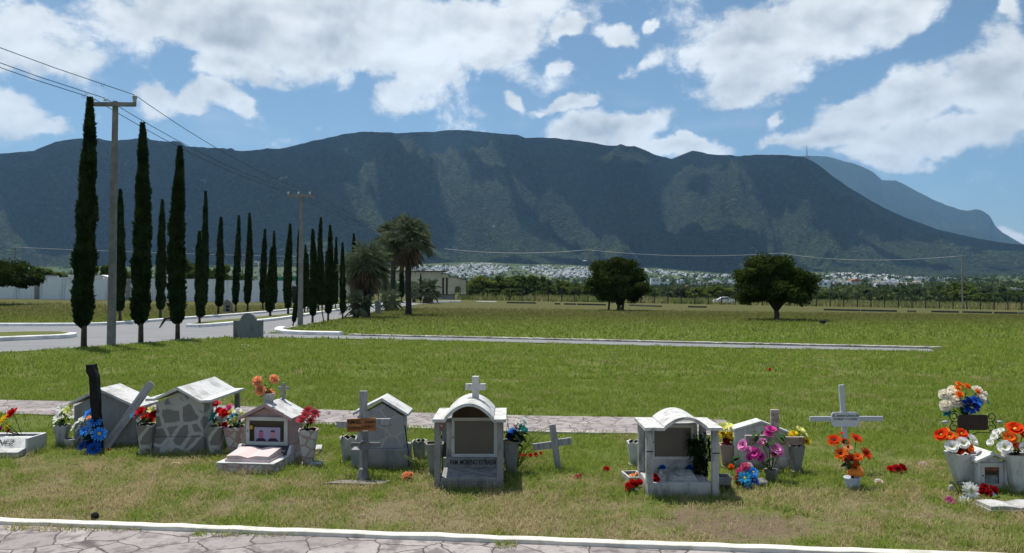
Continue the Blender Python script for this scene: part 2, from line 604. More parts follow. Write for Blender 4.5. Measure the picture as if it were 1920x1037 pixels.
def mountain_mesh(name, sky, px0, px1, ncol, r0, r1, rback, foot, spur, seed, gul=1.0):
    pxs = np.linspace(px0, px1, ncol)
    az = np.arctan((pxs - CX) / FPX)
    us = np.concatenate([np.linspace(-0.02, 1, 150), np.linspace(1.02, 1.0 + rback, 14)])
    AZ, U = np.meshgrid(az, us)
    Rr = r0 + (r1 - r0) * U
    ts = tan_of(AZ, sky)
    tf = tan_of(AZ, foot)
    Hs = EYE + r1 * ts
    Hf = EYE + r0 * tf
    uc = np.clip(U, 0, 1)
    g = 0.35 * uc + 0.65 * uc ** 1.7
    Hh = Hf + (Hs - Hf) * g
    arc = AZ * 0.5 * (r0 + r1)
    amp = np.clip((Hs - Hf) / 900, 0.15, 1.2)
    wv_ = (fbm(arc / 700, U * 2.0, 3, seed + 40) - 0.5) * 500
    # long spurs that run down and to the right, cut by gullies
    sp_ = fbm((arc - uc * -520 + wv_) / 900, uc * 0.8 + 3, 4, seed, 0.5, True)
    gl = fbm((arc + uc * 250 + wv_ * .5) / 230, uc * 2.2, 4, seed + 9, 0.55, True)
    env = np.clip(np.sin(np.pi * np.clip(uc, 0, 1)), 0, 1) ** 0.8
    Hh = Hh + amp * env * (spur * (sp_ - 0.55) + 75 * gul * (gl - 0.6))
    Hh = Hh + amp * env * 42 * gul * (fbm((arc + uc * 120 + wv_ * .3) / 95, uc * 4.5, 3, seed + 15, 0.55, True) - 0.6)
    Hh = Hh + amp * 13 * (fbm(arc / 45, U * 40, 3, seed + 20) - 0.5) * np.clip(uc * 8, 0, 1)
    Hh = np.where(U < 0, Hf - 30, Hh)
    Hh = np.where(U > 1, Hh - (U - 1) * (r1 - r0) * 0.55, Hh)
    Xm, Ym = Rr * np.sin(AZ), Rr * np.cos(AZ)
    return np_mesh(name, np.stack([Xm, Ym, Hh], -1).reshape(-1, 3), quads=grid_quads(len(us), ncol), mat=MOUNT_M, smooth=True)


mountain = link('mountain', mountain_mesh('mountain', SKYLINE, -700, 2900, 1300, R_FOOT - 60, R_RIDGE, 0.9, FOOT, 680, 3, 2.5))
tag(mountain, kind='structure')
peak = link('mountain', mountain_mesh('far_mountain', FAR_SKY, 1250, 2500, 420, 9000, 12500, 0.35, [(0, 505), (3000, 505)], 300, 31))
tag(peak, kind='structure')

# unseen cloud deck added to shade the mountain slopes, holes cut for sunlit patches
SHADE_CLOUD_M, n = material('shade_cloud')
d = n.node('ShaderNodeBsdfDiffuse'); d.inputs[0].default_value = (0.9, 0.9, 0.92, 1)
t = n.node('ShaderNodeBsdfTranslucent'); t.inputs[0].default_value = (0.55, 0.57, 0.6, 1)
mx = n.node('ShaderNodeMixShader'); mx.inputs[0].default_value = 0.18
n.l.new(d.outputs[0], mx.inputs[1]); n.l.new(t.outputs[0], mx.inputs[2])
n.out(mx.outputs[0])
BASE = 2750.0


def sun_shift(x, y, z):
    k = (BASE - z) / SUN_DIR.z
    return x + SUN_DIR.x * k, y + SUN_DIR.y * k


HOLES = []   # (px, py, distance, half width m, half depth m)
for (px, py, r, hw, hd, a) in [(760, 295, 4500, 60, 260, 10), (830, 330, 4200, 70, 300, 15), (880, 345, 4150, 60, 260, 25), (930, 375, 3900, 60, 200, 30), (870, 420, 3650, 70, 160, 0),
                               (1000, 478, 3080, 330, 120, 0), (890, 470, 3150, 260, 150, 0), (930, 440, 3400, 90, 130, 20), (1060, 430, 3550, 60, 170, 30),
                               (1255, 345, 4150, 70, 240, -25), (1310, 375, 3950, 80, 230, -35), (1370, 395, 3800, 70, 190, -40), (1440, 418, 3550, 90, 130, -45), (1520, 434, 3450, 130, 60, -25), (1400, 440, 3400, 70, 100, -30), (1330, 345, 4300, 50, 160, -30),
                               (1690, 470, 3250, 170, 170, 0), (1820, 478, 3250, 420, 240, 0), (1700, 412, 4350, 200, 80, -20), (1150, 292, 4750, 130, 70, 0), (1790, 445, 3900, 260, 140, 0),
                               (640, 325, 4300, 45, 160, 10), (1130, 455, 3350, 90, 130, 0), (690, 440, 3500, 60, 140, 0), (1600, 450, 3500, 80, 90, 0)]:
    d_ = pxdir(px, py); az_ = math.atan2(d_.x, d_.y)
    z_ = EYE + r * d_.z / math.hypot(d_.x, d_.y)
    hx, hy = sun_shift(r * math.sin(az_), r * math.cos(az_), z_)
    HOLES.append((hx, hy, hw, hd, rad(a)))
gx = np.arange(-5000, 5000, 32.0)
gy = np.arange(3500, 5800, 32.0)
GX, GY = np.meshgrid(gx, gy)
cov = np.ones_like(GX)
wx = (fbm(GX / 260, GY / 260, 3, 5) - 0.5) * 1.5 + (fbm(GX / 110, GY / 110, 2, 6) - 0.5) * 1.2
for hx, hy, hw, hd, a in HOLES:
    dx, dy = GX - hx, GY - hy
    ux = (dx * math.cos(a) + dy * math.sin(a)) / hw
    uy = (-dx * math.sin(a) + dy * math.cos(a)) / hd
    cov = np.minimum(cov, np.sqrt(ux * ux + uy * uy) - 1.3 + wx * 0.95)
edge = np.minimum(np.minimum(GY - 3620 + wx * 160, 5750 - GY), np.minimum(GX + 5100, 5100 - GX)) / 200
cov = np.minimum(cov, edge)
keep = cov > 0
idx = -np.ones(GX.shape, int)
thick_ = np.sqrt(np.clip(cov, 0.02, 1.0)) * (160 + 420 * fbm(GX / 420, GY / 420, 5, 8))
low_ = np.sqrt(np.clip(cov, 0.02, 1.0)) * (30 + 50 * fbm(GX / 300, GY / 300, 3, 18))
top = np.stack([GX, GY, BASE + thick_], -1).reshape(-1, 3)
bot = np.stack([GX, GY, BASE - low_], -1).reshape(-1, 3)
q = grid_quads(len(gy), len(gx))
kq = keep.reshape(-1)[q].all(axis=1)
q = q[kq]
nv = len(top)
faces = [q, (q + nv)[:, ::-1]]
# rims
e = np.concatenate([q[:, [0, 1]], q[:, [1, 2]], q[:, [2, 3]], q[:, [3, 0]]])
key = {}
for a_, b_ in e:
    key[(a_, b_)] = key.get((a_, b_), 0) + 1
rim = np.array([(a_, b_, b_ + nv, a_ + nv) for (a_, b_) in key if (b_, a_) not in key])
faces.append(rim[:, ::-1])
shade_clouds = link('shade_clouds', np_mesh('shade_clouds', np.concatenate([top, bot]), quads=np.concatenate(faces), mat=SHADE_CLOUD_M, smooth=True))
tag(shade_clouds, kind='stuff')

# haze: one closed box of thin air
HAZE_M = bpy.data.materials.new('haze_air'); HAZE_M.use_nodes = True
n = NT(HAZE_M.node_tree)
pv = n.node('ShaderNodeVolumePrincipled')
pv.inputs['Color'].default_value = (0.32, 0.62, 1.0, 1)
pv.inputs['Density'].default_value = 4.9e-5
pv.inputs['Anisotropy'].default_value = 0.25
o_ = n.node('ShaderNodeOutputMaterial'); n.l.new(pv.outputs[0], o_.inputs['Volume'])
hb = MB().box(-14500, 14500, -9500, 14500, -90, 2300)
haze = hb.build('haze', HAZE_M)
tag(haze, kind='stuff')
# ------------------------------------------------------------------ paving, roads, kerbs
def simple_mat(name, col, rough=0.8, var=0.25, scale=8.0, bump=0.0, spec=0.25, stain=None, stain_scale=3.0, stain_amt=0.5):
    m, n = material(name)
    P = n.coord('Object')
    nz = n.noise(P, scale, 5, 0.62)
    dk = tuple(c * (1 - var) for c in col); lt = tuple(min(1, c * (1 + var * .6)) for c in col)
    c = n.mix(n.mapr(nz, 0.3, 0.7), dk, lt)
    if stain:
        sn = n.noise(n.mapping(P, scale=(1, 1, .4)), stain_scale, 6, 0.65)
        c = n.mix(n.math('MULTIPLY', n.mapr(sn, 0.48, 0.68), stain_amt), c, stain)
    nb = n.bump(n.noise(P, scale * 5, 4, 0.6), bump, 0.01) if bump else None
    n.out(n.bsdf(c, rough, nb, spec))
    return m


def resample(pts, n):
    pts = [Vector(p) for p in pts]
    L = [0.0]
    for a, b in zip(pts, pts[1:]): L.append(L[-1] + (b - a).length)
    out = []
    for i in range(n):
        t = L[-1] * i / (n - 1)
        k = max(0, min(len(pts) - 2, sum(1 for l in L if l <= t) - 1))
        f = (t - L[k]) / max(L[k + 1] - L[k], 1e-9)
        out.append(pts[k].lerp(pts[k + 1], f))
    return out


def strip(name, left, right, n, m, lift, mat):
    a = np.array([tuple(p) for p in resample(left, n)]); b = np.array([tuple(p) for p in resample(right, n)])
    t = np.linspace(0, 1, m)[None, :, None]
    g = a[:, None, :] * (1 - t) + b[:, None, :] * t
    g[..., 2] = terrain(g[..., 0], g[..., 1]) + lift
    me = np_mesh(name, g.reshape(-1, 3), quads=grid_quads(n, m), mat=mat, smooth=True)
    o = link(name, me)
    tag(o, kind='structure')
    bm = bmesh.new(); bm.from_mesh(me); bmesh.ops.recalc_face_normals(bm, faces=bm.faces)
    if sum(f.normal.z for f in bm.faces) < 0: bmesh.ops.reverse_faces(bm, faces=bm.faces)
    bm.to_mesh(me); bm.free()
    return o, [tuple(p[:2]) for p in a] + [tuple(p[:2]) for p in b[::-1]]


def Gs(pts):
    return [G(*p) for p in pts]


def smooth_line(pts, n=60):
    """rounded polyline"""
    P = [Vector(p) for p in pts]
    for _ in range(2):
        Q = [P[0]]
        for a, b in zip(P, P[1:]):
            Q += [a.lerp(b, .25), a.lerp(b, .75)]
        P = Q + [P[-1]]
    return resample(P, n)


ASPHALT_M, n = material('asphalt')
P = n.coord('Object')
c = n.mix(n.noise(n.mapping(P, scale=(.5, .5, .5)), 1.2, 5, 0.6), (0.135, 0.138, 0.145), (0.205, 0.205, 0.21))
c = n.mix(n.mapr(n.noise(P, 140, 2, .6), .4, .7), c, n.mix(0.5, c, (0.26, 0.26, 0.26)))
lines = n.noise(n.mapping(P, rot=(0, 0, rad(20)), scale=(0.15, 1.6, 1)), 1.3, 5, 0.65)
c = n.mix(n.math('MULTIPLY', n.mapr(lines, .56, .68), .55), c, (0.085, 0.085, 0.09))
n.out(n.bsdf(c, 0.9, n.bump(n.noise(P, 90, 3, .6), .25, .01), 0.2))

# stamped concrete that imitates flagstones
PAVE_M, n = material('stamped_concrete')
P = n.coord('Object')
wp = n.vmath('ADD', P, n.vmath('SCALE', n.vmath('SUBTRACT', n.noise(P, 3.0, 3, .6, col=True), (.5, .5, .5)), 0.16))
vd = n.vor(n.mapping(wp, scale=(1, 1, 0)), 3.1, 'DISTANCE_TO_EDGE')
vc = n.vor(n.mapping(wp, scale=(1, 1, 0)), 3.1)
jn = n.mapr(vd.outputs['Distance'], 0.002, 0.020, 1.0, 0.0)
gs = n.node('ShaderNodeSeparateColor'); n.l.new(vc.outputs['Color'], gs.inputs[0])
c = n.mix(gs.outputs[0], (0.235, 0.21, 0.20), (0.325, 0.29, 0.275))
mot = n.noise(P, 7.0, 6, .65)
c = n.mix(n.math('MULTIPLY', n.mapr(mot, .47, .62), .85), c, (0.115, 0.098, 0.095))
c = n.mix(n.math('MULTIPLY', n.mapr(n.noise(n.mapping(P, scale=(1, 2.2, 1)), 26, 5, .7), .5, .68), .6), c, (0.12, 0.098, 0.096))
c = n.mix(n.math('MULTIPLY', n.mapr(n.noise(P, 2.2, 4, .6), .5, .62), .5), c, (0.20, 0.165, 0.165))
c = n.mix(n.math('MULTIPLY', jn, .85), c, (0.06, 0.045, 0.045))
hh = n.math('SUBTRACT', n.math('MULTIPLY', mot, .5), jn)
n.out(n.bsdf(c, 0.75, n.bump(hh, .7, .02), 0.3))

WHITEKERB_M = simple_mat('white_kerb_paint', (0.72, 0.72, 0.70), .8, .18, 3, .3, stain=(0.36, 0.35, 0.33), stain_scale=1.6, stain_amt=.55)
RAWKERB_M = simple_mat('raw_kerb_concrete', (0.40, 0.37, 0.34), .9, .35, 5, .4, stain=(0.10, 0.085, 0.07), stain_scale=1.8, stain_amt=.9)
EDGING_M = simple_mat('cream_edging', (0.64, 0.61, 0.53), .8, .15, 6, .3, stain=(0.28, 0.27, 0.22), stain_scale=4, stain_amt=.6)

POLYS = []          # paved areas: no grass blades there
# front walkway with its cream edging
kA, kB = G(-330, 972), G(1980, 1057)
kd = (kB - kA).normalized()
kA2, kB2 = kA - kd * 6, kB + kd * 8
wk, pl = strip('path', [kA2, kB2], [kA2 + Vector((0, -7, 0)), kB2 + Vector((0, -7, 0))], 60, 30, 0.004, PAVE_M)
POLYS.append([tuple(p) for p in pl])
# rear stone path
ra = Gs([(-260, 742), (0, 751), (300, 757), (700, 773), (1000, 781), (1210, 784), (1360, 789)])
rb = Gs([(-260, 768), (0, 777), (300, 784), (700, 802), (1000, 812), (1200, 815), (1390, 820)])
wk2, pl = strip('path', ra, rb, 80, 8, 0.012, PAVE_M)
POLYS.append(pl)


def kerb(name, pts, w_, h, mat, label, cat='kerb', group=None, n=50, cut=None, sm=True, wob=0.0):
    """low kerb swept along a line on the ground"""
    line = smooth_line(pts, n) if sm else resample(pts, n)
    b = MB()
    vs, fs = [], []
    for i, p in enumerate(line):
        d = (line[min(i + 1, n - 1)] - line[max(i - 1, 0)]); d.z = 0; d.normalize()
        s_ = Vector((-d.y, d.x, 0)) * (w_ / 2)
        z = th(p.x, p.y)
        j = random.Random(i * 7 + 1).uniform(-wob, wob)
        for (k, zz) in ((-1, -.05), (-1, h * .86), (-.8, h), (.8, h), (1, h * .86), (1, -.05)):
            vs.append((p.x + s_.x * k, p.y + s_.y * k, z + zz + (j if zz > 0 else 0)))
    for i in range(n - 1):
        for k in range(5):
            fs.append((i * 6 + k, i * 6 + k + 1, i * 6 + 7 + k, i * 6 + 6 + k))
    fs += [tuple(range(5, -1, -1)), tuple((n - 1) * 6 + k for k in range(6))]
    b.add(vs, fs)
    me = b.mesh(name, mat)
    bm = bmesh.new(); bm.from_mesh(me); bmesh.ops.recalc_face_normals(bm, faces=bm.faces); bm.to_mesh(me); bm.free()
    return tag(link(name, me), label, cat, group)


kerb('path_edging', [kA2 + Vector((0, .03, 0)), kB2 + Vector((0, .03, 0))], 0.075, 0.035, EDGING_M, 'long cream concrete edging along the front flagstone walkway', 'edging', n=160, sm=False, wob=.004)
kerb('path_edging', [p + Vector((0, -.03, 0)) for p in rb[2:]], 0.05, 0.03, RAWKERB_M, 'thin grey edging along near side of the rear stone path', 'edging', n=60)

# avenue with its median, and the lane that turns off to the right
K1 = Gs([(-420, 614), (-150, 612), (10, 612), (200, 611), (300, 602.5), (420, 594), (500, 587), (600, 577), (690, 570.5), (760, 567.5)])
KR = Gs([(-420, 690), (-150, 671), (0, 662.5), (140, 654), (250, 646.5), (330, 639), (430, 633.5), (520, 624), (560, 612), (650, 596), (740, 577.5), (800, 569)])
av, pl = strip('road', K1, KR, 120, 14, 0.02, ASPHALT_M)
POLYS.append(pl)
LT = Gs([(500, 626.5), (548, 627.5), (650, 630.5), (1000, 638), (1300, 646), (1600, 652.5), (1745, 656)])
LB = Gs([(425, 634.0), (560, 635), (740, 638), (1000, 644), (1300, 652), (1600, 658), (1752, 661)])
ln, pl = strip('road', LT, LB, 120, 5, 0.028, ASPHALT_M)
POLYS.append(pl)
kerb('kerb', K1[1:3] + Gs([(120, 612)]) + K1[3:], .30, .16, WHITEKERB_M, 'white painted kerb along the lawn in front of the boundary wall', n=140)
# grass islands in the road
ISLAND_M, n = material('island_turf')
P = n.coord('Object')
c = n.mix(n.noise(P, 2.0, 5, .65), (0.060, 0.085, 0.018), (0.140, 0.140, 0.045))
n.out(n.bsdf(c, .95, n.bump(n.noise(P, 20, 5, .7), .8, .05), .1))


def island(name, lower, upper, klabel, n_=60):
    lo, up = Gs(lower), Gs(upper)
    o, pl = strip(name, lo, up, n_, 4, .13, ISLAND_M)
    ring = smooth_line(lo[::-1], 40) if False else None
    kerb('kerb', lo, .30, .17, WHITEKERB_M, klabel + ' on its near side', n=80)


island('lawn_island', [(353, 614), (372, 615), (440, 609), (530, 600), (620, 584.5), (690, 575.5), (735, 570.5)], [(353, 612.5), (385, 607), (440, 602), (530, 593), (620, 580), (690, 572.5), (735, 569)], 'white painted kerb of the avenue median planted with cypresses')
island('lawn_island', [(136, 632), (125, 635.5), (60, 638), (0, 641), (-300, 652)], [(136, 631), (110, 627.5), (60, 627.5), (0, 629), (-300, 634)], 'white painted kerb of the short grass island at left')
kerb('kerb', Gs([(640, 630), (560, 628.5), (532, 626.5), (520, 623), (528, 619)]), .34, .17, WHITEKERB_M, 'white painted kerb curving round the lawn corner by the lane', n=60)
kerb('kerb', Gs([(655, 630.3), (1000, 638), (1300, 645.5), (1600, 652), (1765, 656)]), .20, .09, RAWKERB_M, 'dirty unpainted kerb along the lane crossing the lawn', n=200, wob=.006)
kerb('kerb', Gs([(528, 619), (560, 612.0), (650, 596), (740, 577.5), (800, 569), (860, 566.5)]), .16, .06, RAWKERB_M, 'low kerb along the right side of the cypress avenue', n=80)
kerb('kerb', Gs([(800, 567.5), (845, 567), (862, 566.8)]), .5, .22, WHITEKERB_M, 'short white kerb beside the small palm near the gate building', n=12)
kerb('kerb', Gs([(895, 566), (932, 567)]), .5, .12, WHITEKERB_M, 'short pale kerb in the grass right of the gate building', n=8)

# low concrete kerb wall at the far edge of the field
LOWWALL_M = simple_mat('shaded_low_wall', (0.085, 0.08, 0.066), .9, .3, 2, .3, stain=(0.03, 0.05, 0.04), stain_amt=.6)  # shade of the front side put into the whole base colour
rowk = 0
for (x0, y0, x1, y1) in [(950, 568.6, 1005, 569.6), (1040, 571, 1050, 571.2), (1058, 571.3, 1080, 571.8), (1082, 572, 1136, 573), (1180, 573.5, 1240, 576), (1290, 576.5, 1325, 577.3),
                         (1545, 582.0, 1612, 583.6), (1614, 583.6, 1682, 585), (1702, 585.2, 1717, 585.6), (1746, 585.6, 1798, 586.6), (1805, 586.6, 1860, 587.8), (1864, 588, 1908, 588.8), (1910, 588.8, 1990, 590.5)]:
    kerb('low_wall', Gs([(x0, y0), (x1, y1)]), .14, .22, LOWWALL_M, 'low concrete kerb wall segment coloured dark for its shaded front at the far edge of the field, below the post fence', 'low wall', 'low kerb wall segments along the field', n=6, sm=False)

# ------------------------------------------------------------------ foliage
def foliage_mat(name, a, b, scale=1.2, trans=0.25):
    m, n = material(name)
    P = n.coord('Object')
    c = n.mix(n.mapr(n.noise(P, scale, 4, .6), .3, .7), a, b)
    d = n.node('ShaderNodeBsdfDiffuse'); n.l.new(c, d.inputs[0])
    t = n.node('ShaderNodeBsdfTranslucent'); n.l.new(c, t.inputs[0])
    mx = n.node('ShaderNodeMixShader'); mx.inputs[0].default_value = trans
    n.l.new(d.outputs[0], mx.inputs[1]); n.l.new(t.outputs[0], mx.inputs[2])
    n.out(mx.outputs[0])
    return m


CYPRESS_M = foliage_mat('cypress_foliage', (0.014, 0.026, 0.010), (0.040, 0.062, 0.022), 2.0, .12)
TREE_M = foliage_mat('broadleaf_foliage', (0.018, 0.032, 0.008), (0.056, 0.078, 0.016), .8, .25)
PALM_M = foliage_mat('palm_frond', (0.075, 0.105, 0.050), (0.22, 0.245, 0.15), 1.5, .15)
PALMDRY_M = foliage_mat('dry_palm_frond', (0.11, 0.08, 0.052), (0.21, 0.16, 0.11), 1.5, .1)
BUSH_MS = [foliage_mat('bush_foliage', (0.050, 0.082, 0.020), (0.135, 0.175, 0.042), .35, .42),
           foliage_mat('bush_foliage', (0.070, 0.105, 0.018), (0.18, 0.205, 0.045), .35, .42),
           foliage_mat('bush_foliage', (0.048, 0.074, 0.036), (0.115, 0.14, 0.068), .35, .42)]
BARK_M = simple_mat('bark', (0.085, 0.066, 0.05), .95, .4, 6, .6)
PALMBARK_M = simple_mat('palm_bark', (0.045, 0.036, 0.030), .95, .4, 8, .6)


def leaf_quads(rng, cen, size, elong=1.6, up=None, spread=1.0):
    """random small leaf faces (quads) round given centres"""
    n_ = len(cen)
    d = rng.normal(size=(n_, 3))
    if up is not None: d = d * spread + np.asarray(up)
    d /= np.linalg.norm(d, axis=1, keepdims=True)
    e = rng.normal(size=(n_, 3)); e -= d * (e * d).sum(1, keepdims=True); e /= np.linalg.norm(e, axis=1, keepdims=True)
    sz = np.asarray(size).reshape(-1, 1) * rng.uniform(.6, 1.3, (n_, 1))
    a = cen - e * sz * .5
    v = np.stack([cen - d * sz * elong * .5, cen + e * sz * .5, cen + d * sz * elong * .5, cen - e * sz * .5], 1)
    return v.reshape(-1, 3)


def leaves_mesh(name, v, mat):
    q = np.arange(len(v)).reshape(-1, 4)
    return np_mesh(name, v, quads=q, mat=mat)


def cypress_meshes(seed, H=7.2):
    rng = np.random.default_rng(seed)
    zb = .085 * H
    def rad_(z):
        u = np.clip((z - zb) / (H - zb), 0, 1)
        base = np.clip(u / .05, 0, 1) ** .5
        return .225 * (.78 + .28 * np.clip(u / .25, 0, 1)) * np.clip(u / .03, 0, 1) ** .5 * np.clip((1 - u ** 3.2), 0.0, 1) ** .9 * (1 - .22 * u) + .03
    N = 11000
    u = rng.uniform(0, 1, N) ** 1.15
    z = zb + u * (H - zb) * .985
    ang = rng.uniform(0, 2 * math.pi, N)
    lump = 1 + .34 * (fbm(ang * 2.2 + seed, z * 2.4, 3, seed) - .5) * 2 + .10 * np.sin(z * 5 + ang * 2)
    r = rad_(z) * lump * (1 - .35 * rng.uniform(0, 1, N) ** 2.2)
    lean = .05 * np.sin(z * .6 + seed)
    cen = np.stack([r * np.cos(ang) + lean, r * np.sin(ang), z], 1)
    outw = np.stack([np.cos(ang) * .55, np.sin(ang) * .55, np.full(N, 1.0)], 1)
    v = leaf_quads(rng, cen, np.full(N, .055), 2.6, outw, .38)
    # a few stray sprigs
    k = rng.integers(0, N, 900)
    v2 = leaf_quads(rng, cen[k] * np.array([1.16, 1.16, 1]), np.full(900, .05), 3.4, outw[k], .5)
    v = np.concatenate([v, v2])
    crown = leaves_mesh('crown', v, CYPRESS_M)
    b = MB(); pts = [(0, 0, -.1), (0, 0, zb)]
    b.tube([(0, 0, -.1), (0, 0, zb * 1.1), (.02, 0, H * .5), (.03, 0, H * .9)], [.085, .07, .16, .02], 10)
    return crown, b.mesh('trunk', BARK_M)


CYP = [cypress_meshes(s) for s in (1, 2, 3, 4)]
cyp_rows = [
    # px, base y, top y, variant, lean px, width scale, label
    (157, 653, 178, 0, 9, 1.0, 'tallest cypress, nearest of all, left of the large concrete utility pole'),
    (264, 643, 226, 1, 3, 1.0, 'tall dark cypress just right of the large concrete utility pole'),
    (333, 637, 270, 2, 2, 1.05, 'third tall cypress in the near verge, beside a drooping branch'),
    (225, 605, 352, 3, 0, .95, 'cypress across the road, partly hidden behind the large concrete utility pole'),
    (300.5, 600, 372, 1, 4, .95, 'cypress across the road between the second and third near verge cypresses'),
    (374, 610, 432, 0, 1, 1.05, 'short cypress at the tip of the avenue median'),
    (382, 593, 356, 2, 4, .95, 'tall far verge cypress just behind the median tip cypress'),
    (409, 590, 405, 3, 7, .95, 'cypress left of the small far headstone'),
    (442, 586, 402, 0, 5, .95, 'cypress directly right of the small far headstone'),
    (464, 585, 398, 1, 4, 1.05, 'cypress standing behind the grey rounded headstone'),
    (492.5, 581, 428, 2, 4, .95, 'slim cypress left of the pair before the wall'),
    (506.5, 596, 462, 3, 2, 1.1, 'short median cypress right of the grey rounded headstone'),
    (514, 581, 432, 0, 1, .9, 'cypress close behind the short median cypress'),
    (536, 580, 465, 1, 1, .8, 'thin cypress half hidden behind a taller one under the green net'),
    (540, 592, 418, 2, 3, 1.0, 'tall cypress just left of the slim grey utility pole'),
    (560, 586, 430, 3, 2, .8, 'cypress directly behind the slim grey utility pole'),
    (571, 589, 458, 0, 1, .9, 'cypress close right of the slim grey utility pole'),
    (577, 584, 475, 1, 0, .8, 'thin distant cypress right of the slim grey utility pole'),
    (586, 607, 428, 2, 2, .85, 'thin young cypress at the edge of the right verge'),
    (597, 586, 405, 3, 6, 1.0, 'tallest cypress right of the slim grey utility pole'),
    (605, 582, 478, 0, 0, .8, 'small cypress filling the gap in the far row'),
    (612, 581, 470, 1, 0, .8, 'small cypress behind the row left of the palms'),
    (615, 604, 420, 2, 5, .9, 'tall thin cypress in the right verge left of the palms'),
    (622.5, 583, 452, 3, 0, .95, 'cypress of the median behind the right verge trees'),
    (629, 581, 443, 0, 2, .9, 'cypress nearest the left edge of the skirted palms'),
    (642.5, 599, 453, 1, 0, .75, 'thin cypress beside the low palms on the verge'),
    (663, 578, 436, 2, 1, .9, 'cypress whose tip rises above the skirted palm'),
    (753, 566, 468, 3, 0, 1.1, 'cypress visible between the palm trunks'),
    (788.5, 569, 512, 0, 0, .75, 'little cypress left of the small palm by the gate'),
]
for (px, yb, yt, vi, lean, ws, lab) in cyp_rows:
    p = G(px, yb)
    top = at(px + lean, yt, p.y)
    H = top.z - p.z
    t = thing('cypress_tree', p, lab, 'cypress', 'cypresses lining the avenue')
    s_ = H / 7.2
    wsx = (0.55 + .45 * s_) * ws * random.Random(int(px)).uniform(.86, 1.14)
    t.rotation_euler = (0, math.atan2(top.x - p.x, H), 0)
    for nm, me in zip(('crown', 'trunk'), CYP[vi]):
        o = link(nm, me, t)
        o.scale = (wsx, wsx, s_)
        o.rotation_euler = (0, 0, px * 1.7)

# two leaning dead-ish saplings and bare stake on the right verge
p = G(549, 612)
t = thing('leaning_cypress', p, 'scrawny cypress leaning right against the slim grey utility pole', 'cypress')
top = at(566, 520, p.y + .2); H = (top - p).length
t.rotation_euler = (0, math.atan2(top.x - p.x, top.z - p.z), 0)
for nm, me in zip(('crown', 'trunk'), CYP[1]):
    o = link(nm, me, t); o.scale = (.42, .42, H / 7.2)
p = G(608, 605)
b = MB(); q = at(602, 572, p.y); b.tube([(0, 0, -.1), tuple(q - p)], .035, 6)
tag(b.build('wooden_stake', BARK_M, loc=p), 'thin dark leaning stake on the verge left of the palms', 'stake')
p = G(709, 577)
b = MB(); b.tube([(0, 0, -.1), (.02, 0, 1.7)], .05, 6)
tag(b.build('wooden_stake', BARK_M, loc=p), 'upright dark stake at the road edge behind the palms', 'stake')


def tree_meshes(seed, Rx, Ry, z0, z1, clumps, per, leaf, mat, trunk_r, fork, flat=.7, dens=1.0, limbs=True, nm='crown'):
    """crown of leaf clumps round branch ends, and a forked trunk"""
    rng = np.random.default_rng(seed)
    zc, Rz = z0 + (z1 - z0) * .42, (z1 - z0) * .58
    cs = []
    b = MB()
    tips = []
    for i in range(clumps):
        a = rng.uniform(0, 2 * math.pi)
        u = rng.uniform(-.72, 1)
        s_ = math.sqrt(max(0, 1 - u * u))
        rr = rng.uniform(.55, .98) if rng.uniform() < .8 else rng.uniform(.1, .6)
        lob = 1 + .16 * math.sin(3 * a + seed) + .10 * math.sin(5 * a + 2 * seed)
        c = np.array([Rx * s_ * math.cos(a) * rr * lob, Ry * s_ * math.sin(a) * rr * lob, zc + Rz * u * rr * (1.0 if u > 0 else .75)])
        cs.append(c); tips.append(c)
    cs = np.array(cs)
    V = []
    crad = (Rx + Ry) * .5 * .235
    for c in cs:
        k = int(per * rng.uniform(.6, 1.4))
        off = rng.normal(size=(k, 3)); off /= np.linalg.norm(off, axis=1, keepdims=True)
        off *= crad * rng.uniform(.25, 1.08, (k, 1)) * rng.uniform(.75, 1.2) * np.array([1, 1, flat])
        V.append(leaf_quads(rng, c + off, np.full(k, leaf), 1.7, (0, 0, -.25), .9))
    crown = leaves_mesh(nm, np.concatenate(V), mat)
    fz = z0 * fork
    if limbs:
        b.tube([(0, 0, -.15), (0, 0, .05), (.03, 0, fz * .6), (0, .02, fz)], [trunk_r * 1.5, trunk_r * 1.15, trunk_r, trunk_r * .95], 10)
        for i in range(0, len(tips), max(1, len(tips) // 16)):
            tp = Vector(tips[i]); st = Vector((0, .02, fz * .93))
            mid = st.lerp(tp, .45) + Vector((0, 0, .12 * (tp - st).length))
            b.tube([st, mid, tp], [trunk_r * .55, trunk_r * .3, trunk_r * .08], 6)
    return crown, b


def place_tree(name, loc, crown, trunk, label, cat, group=None, rz=0, sc=1.0):
    t = thing(name, loc, label, cat, group, rz)
    link('crown', crown, t, scale=sc)
    if trunk is not None: link('trunk', trunk, t, scale=sc)
    return t


# the two broad trees standing in the field
p = G(1160, 582); s_ = p.y / FPX
cr, b = tree_meshes(11, 59 * s_, 58 * s_, 9 * s_, 99 * s_, 140, 330, .13, TREE_M, .19, .9)
b.tube([(-.95, .1, -.1), (-.85, .1, 1.3), (-.5, .1, 2.2)], [.10, .085, .07], 8)
b.tube([(.35, .1, -.1), (.5, .1, 1.3), (.8, .1, 2.2)], [.15, .12, .09], 8)
place_tree('broad_tree', p, cr, b.mesh('trunk', BARK_M), 'round dark tree with several trunks left of the white car', 'tree')
p = G(1456, 601); s_ = p.y / FPX
cr, b = tree_meshes(23, 72 * s_, 70 * s_, 19 * s_, 119 * s_, 150, 330, .105, TREE_M, .155, .95)
place_tree('broad_tree', p, cr, b.mesh('trunk', BARK_M), 'broad round tree on one trunk right of the white car', 'tree')
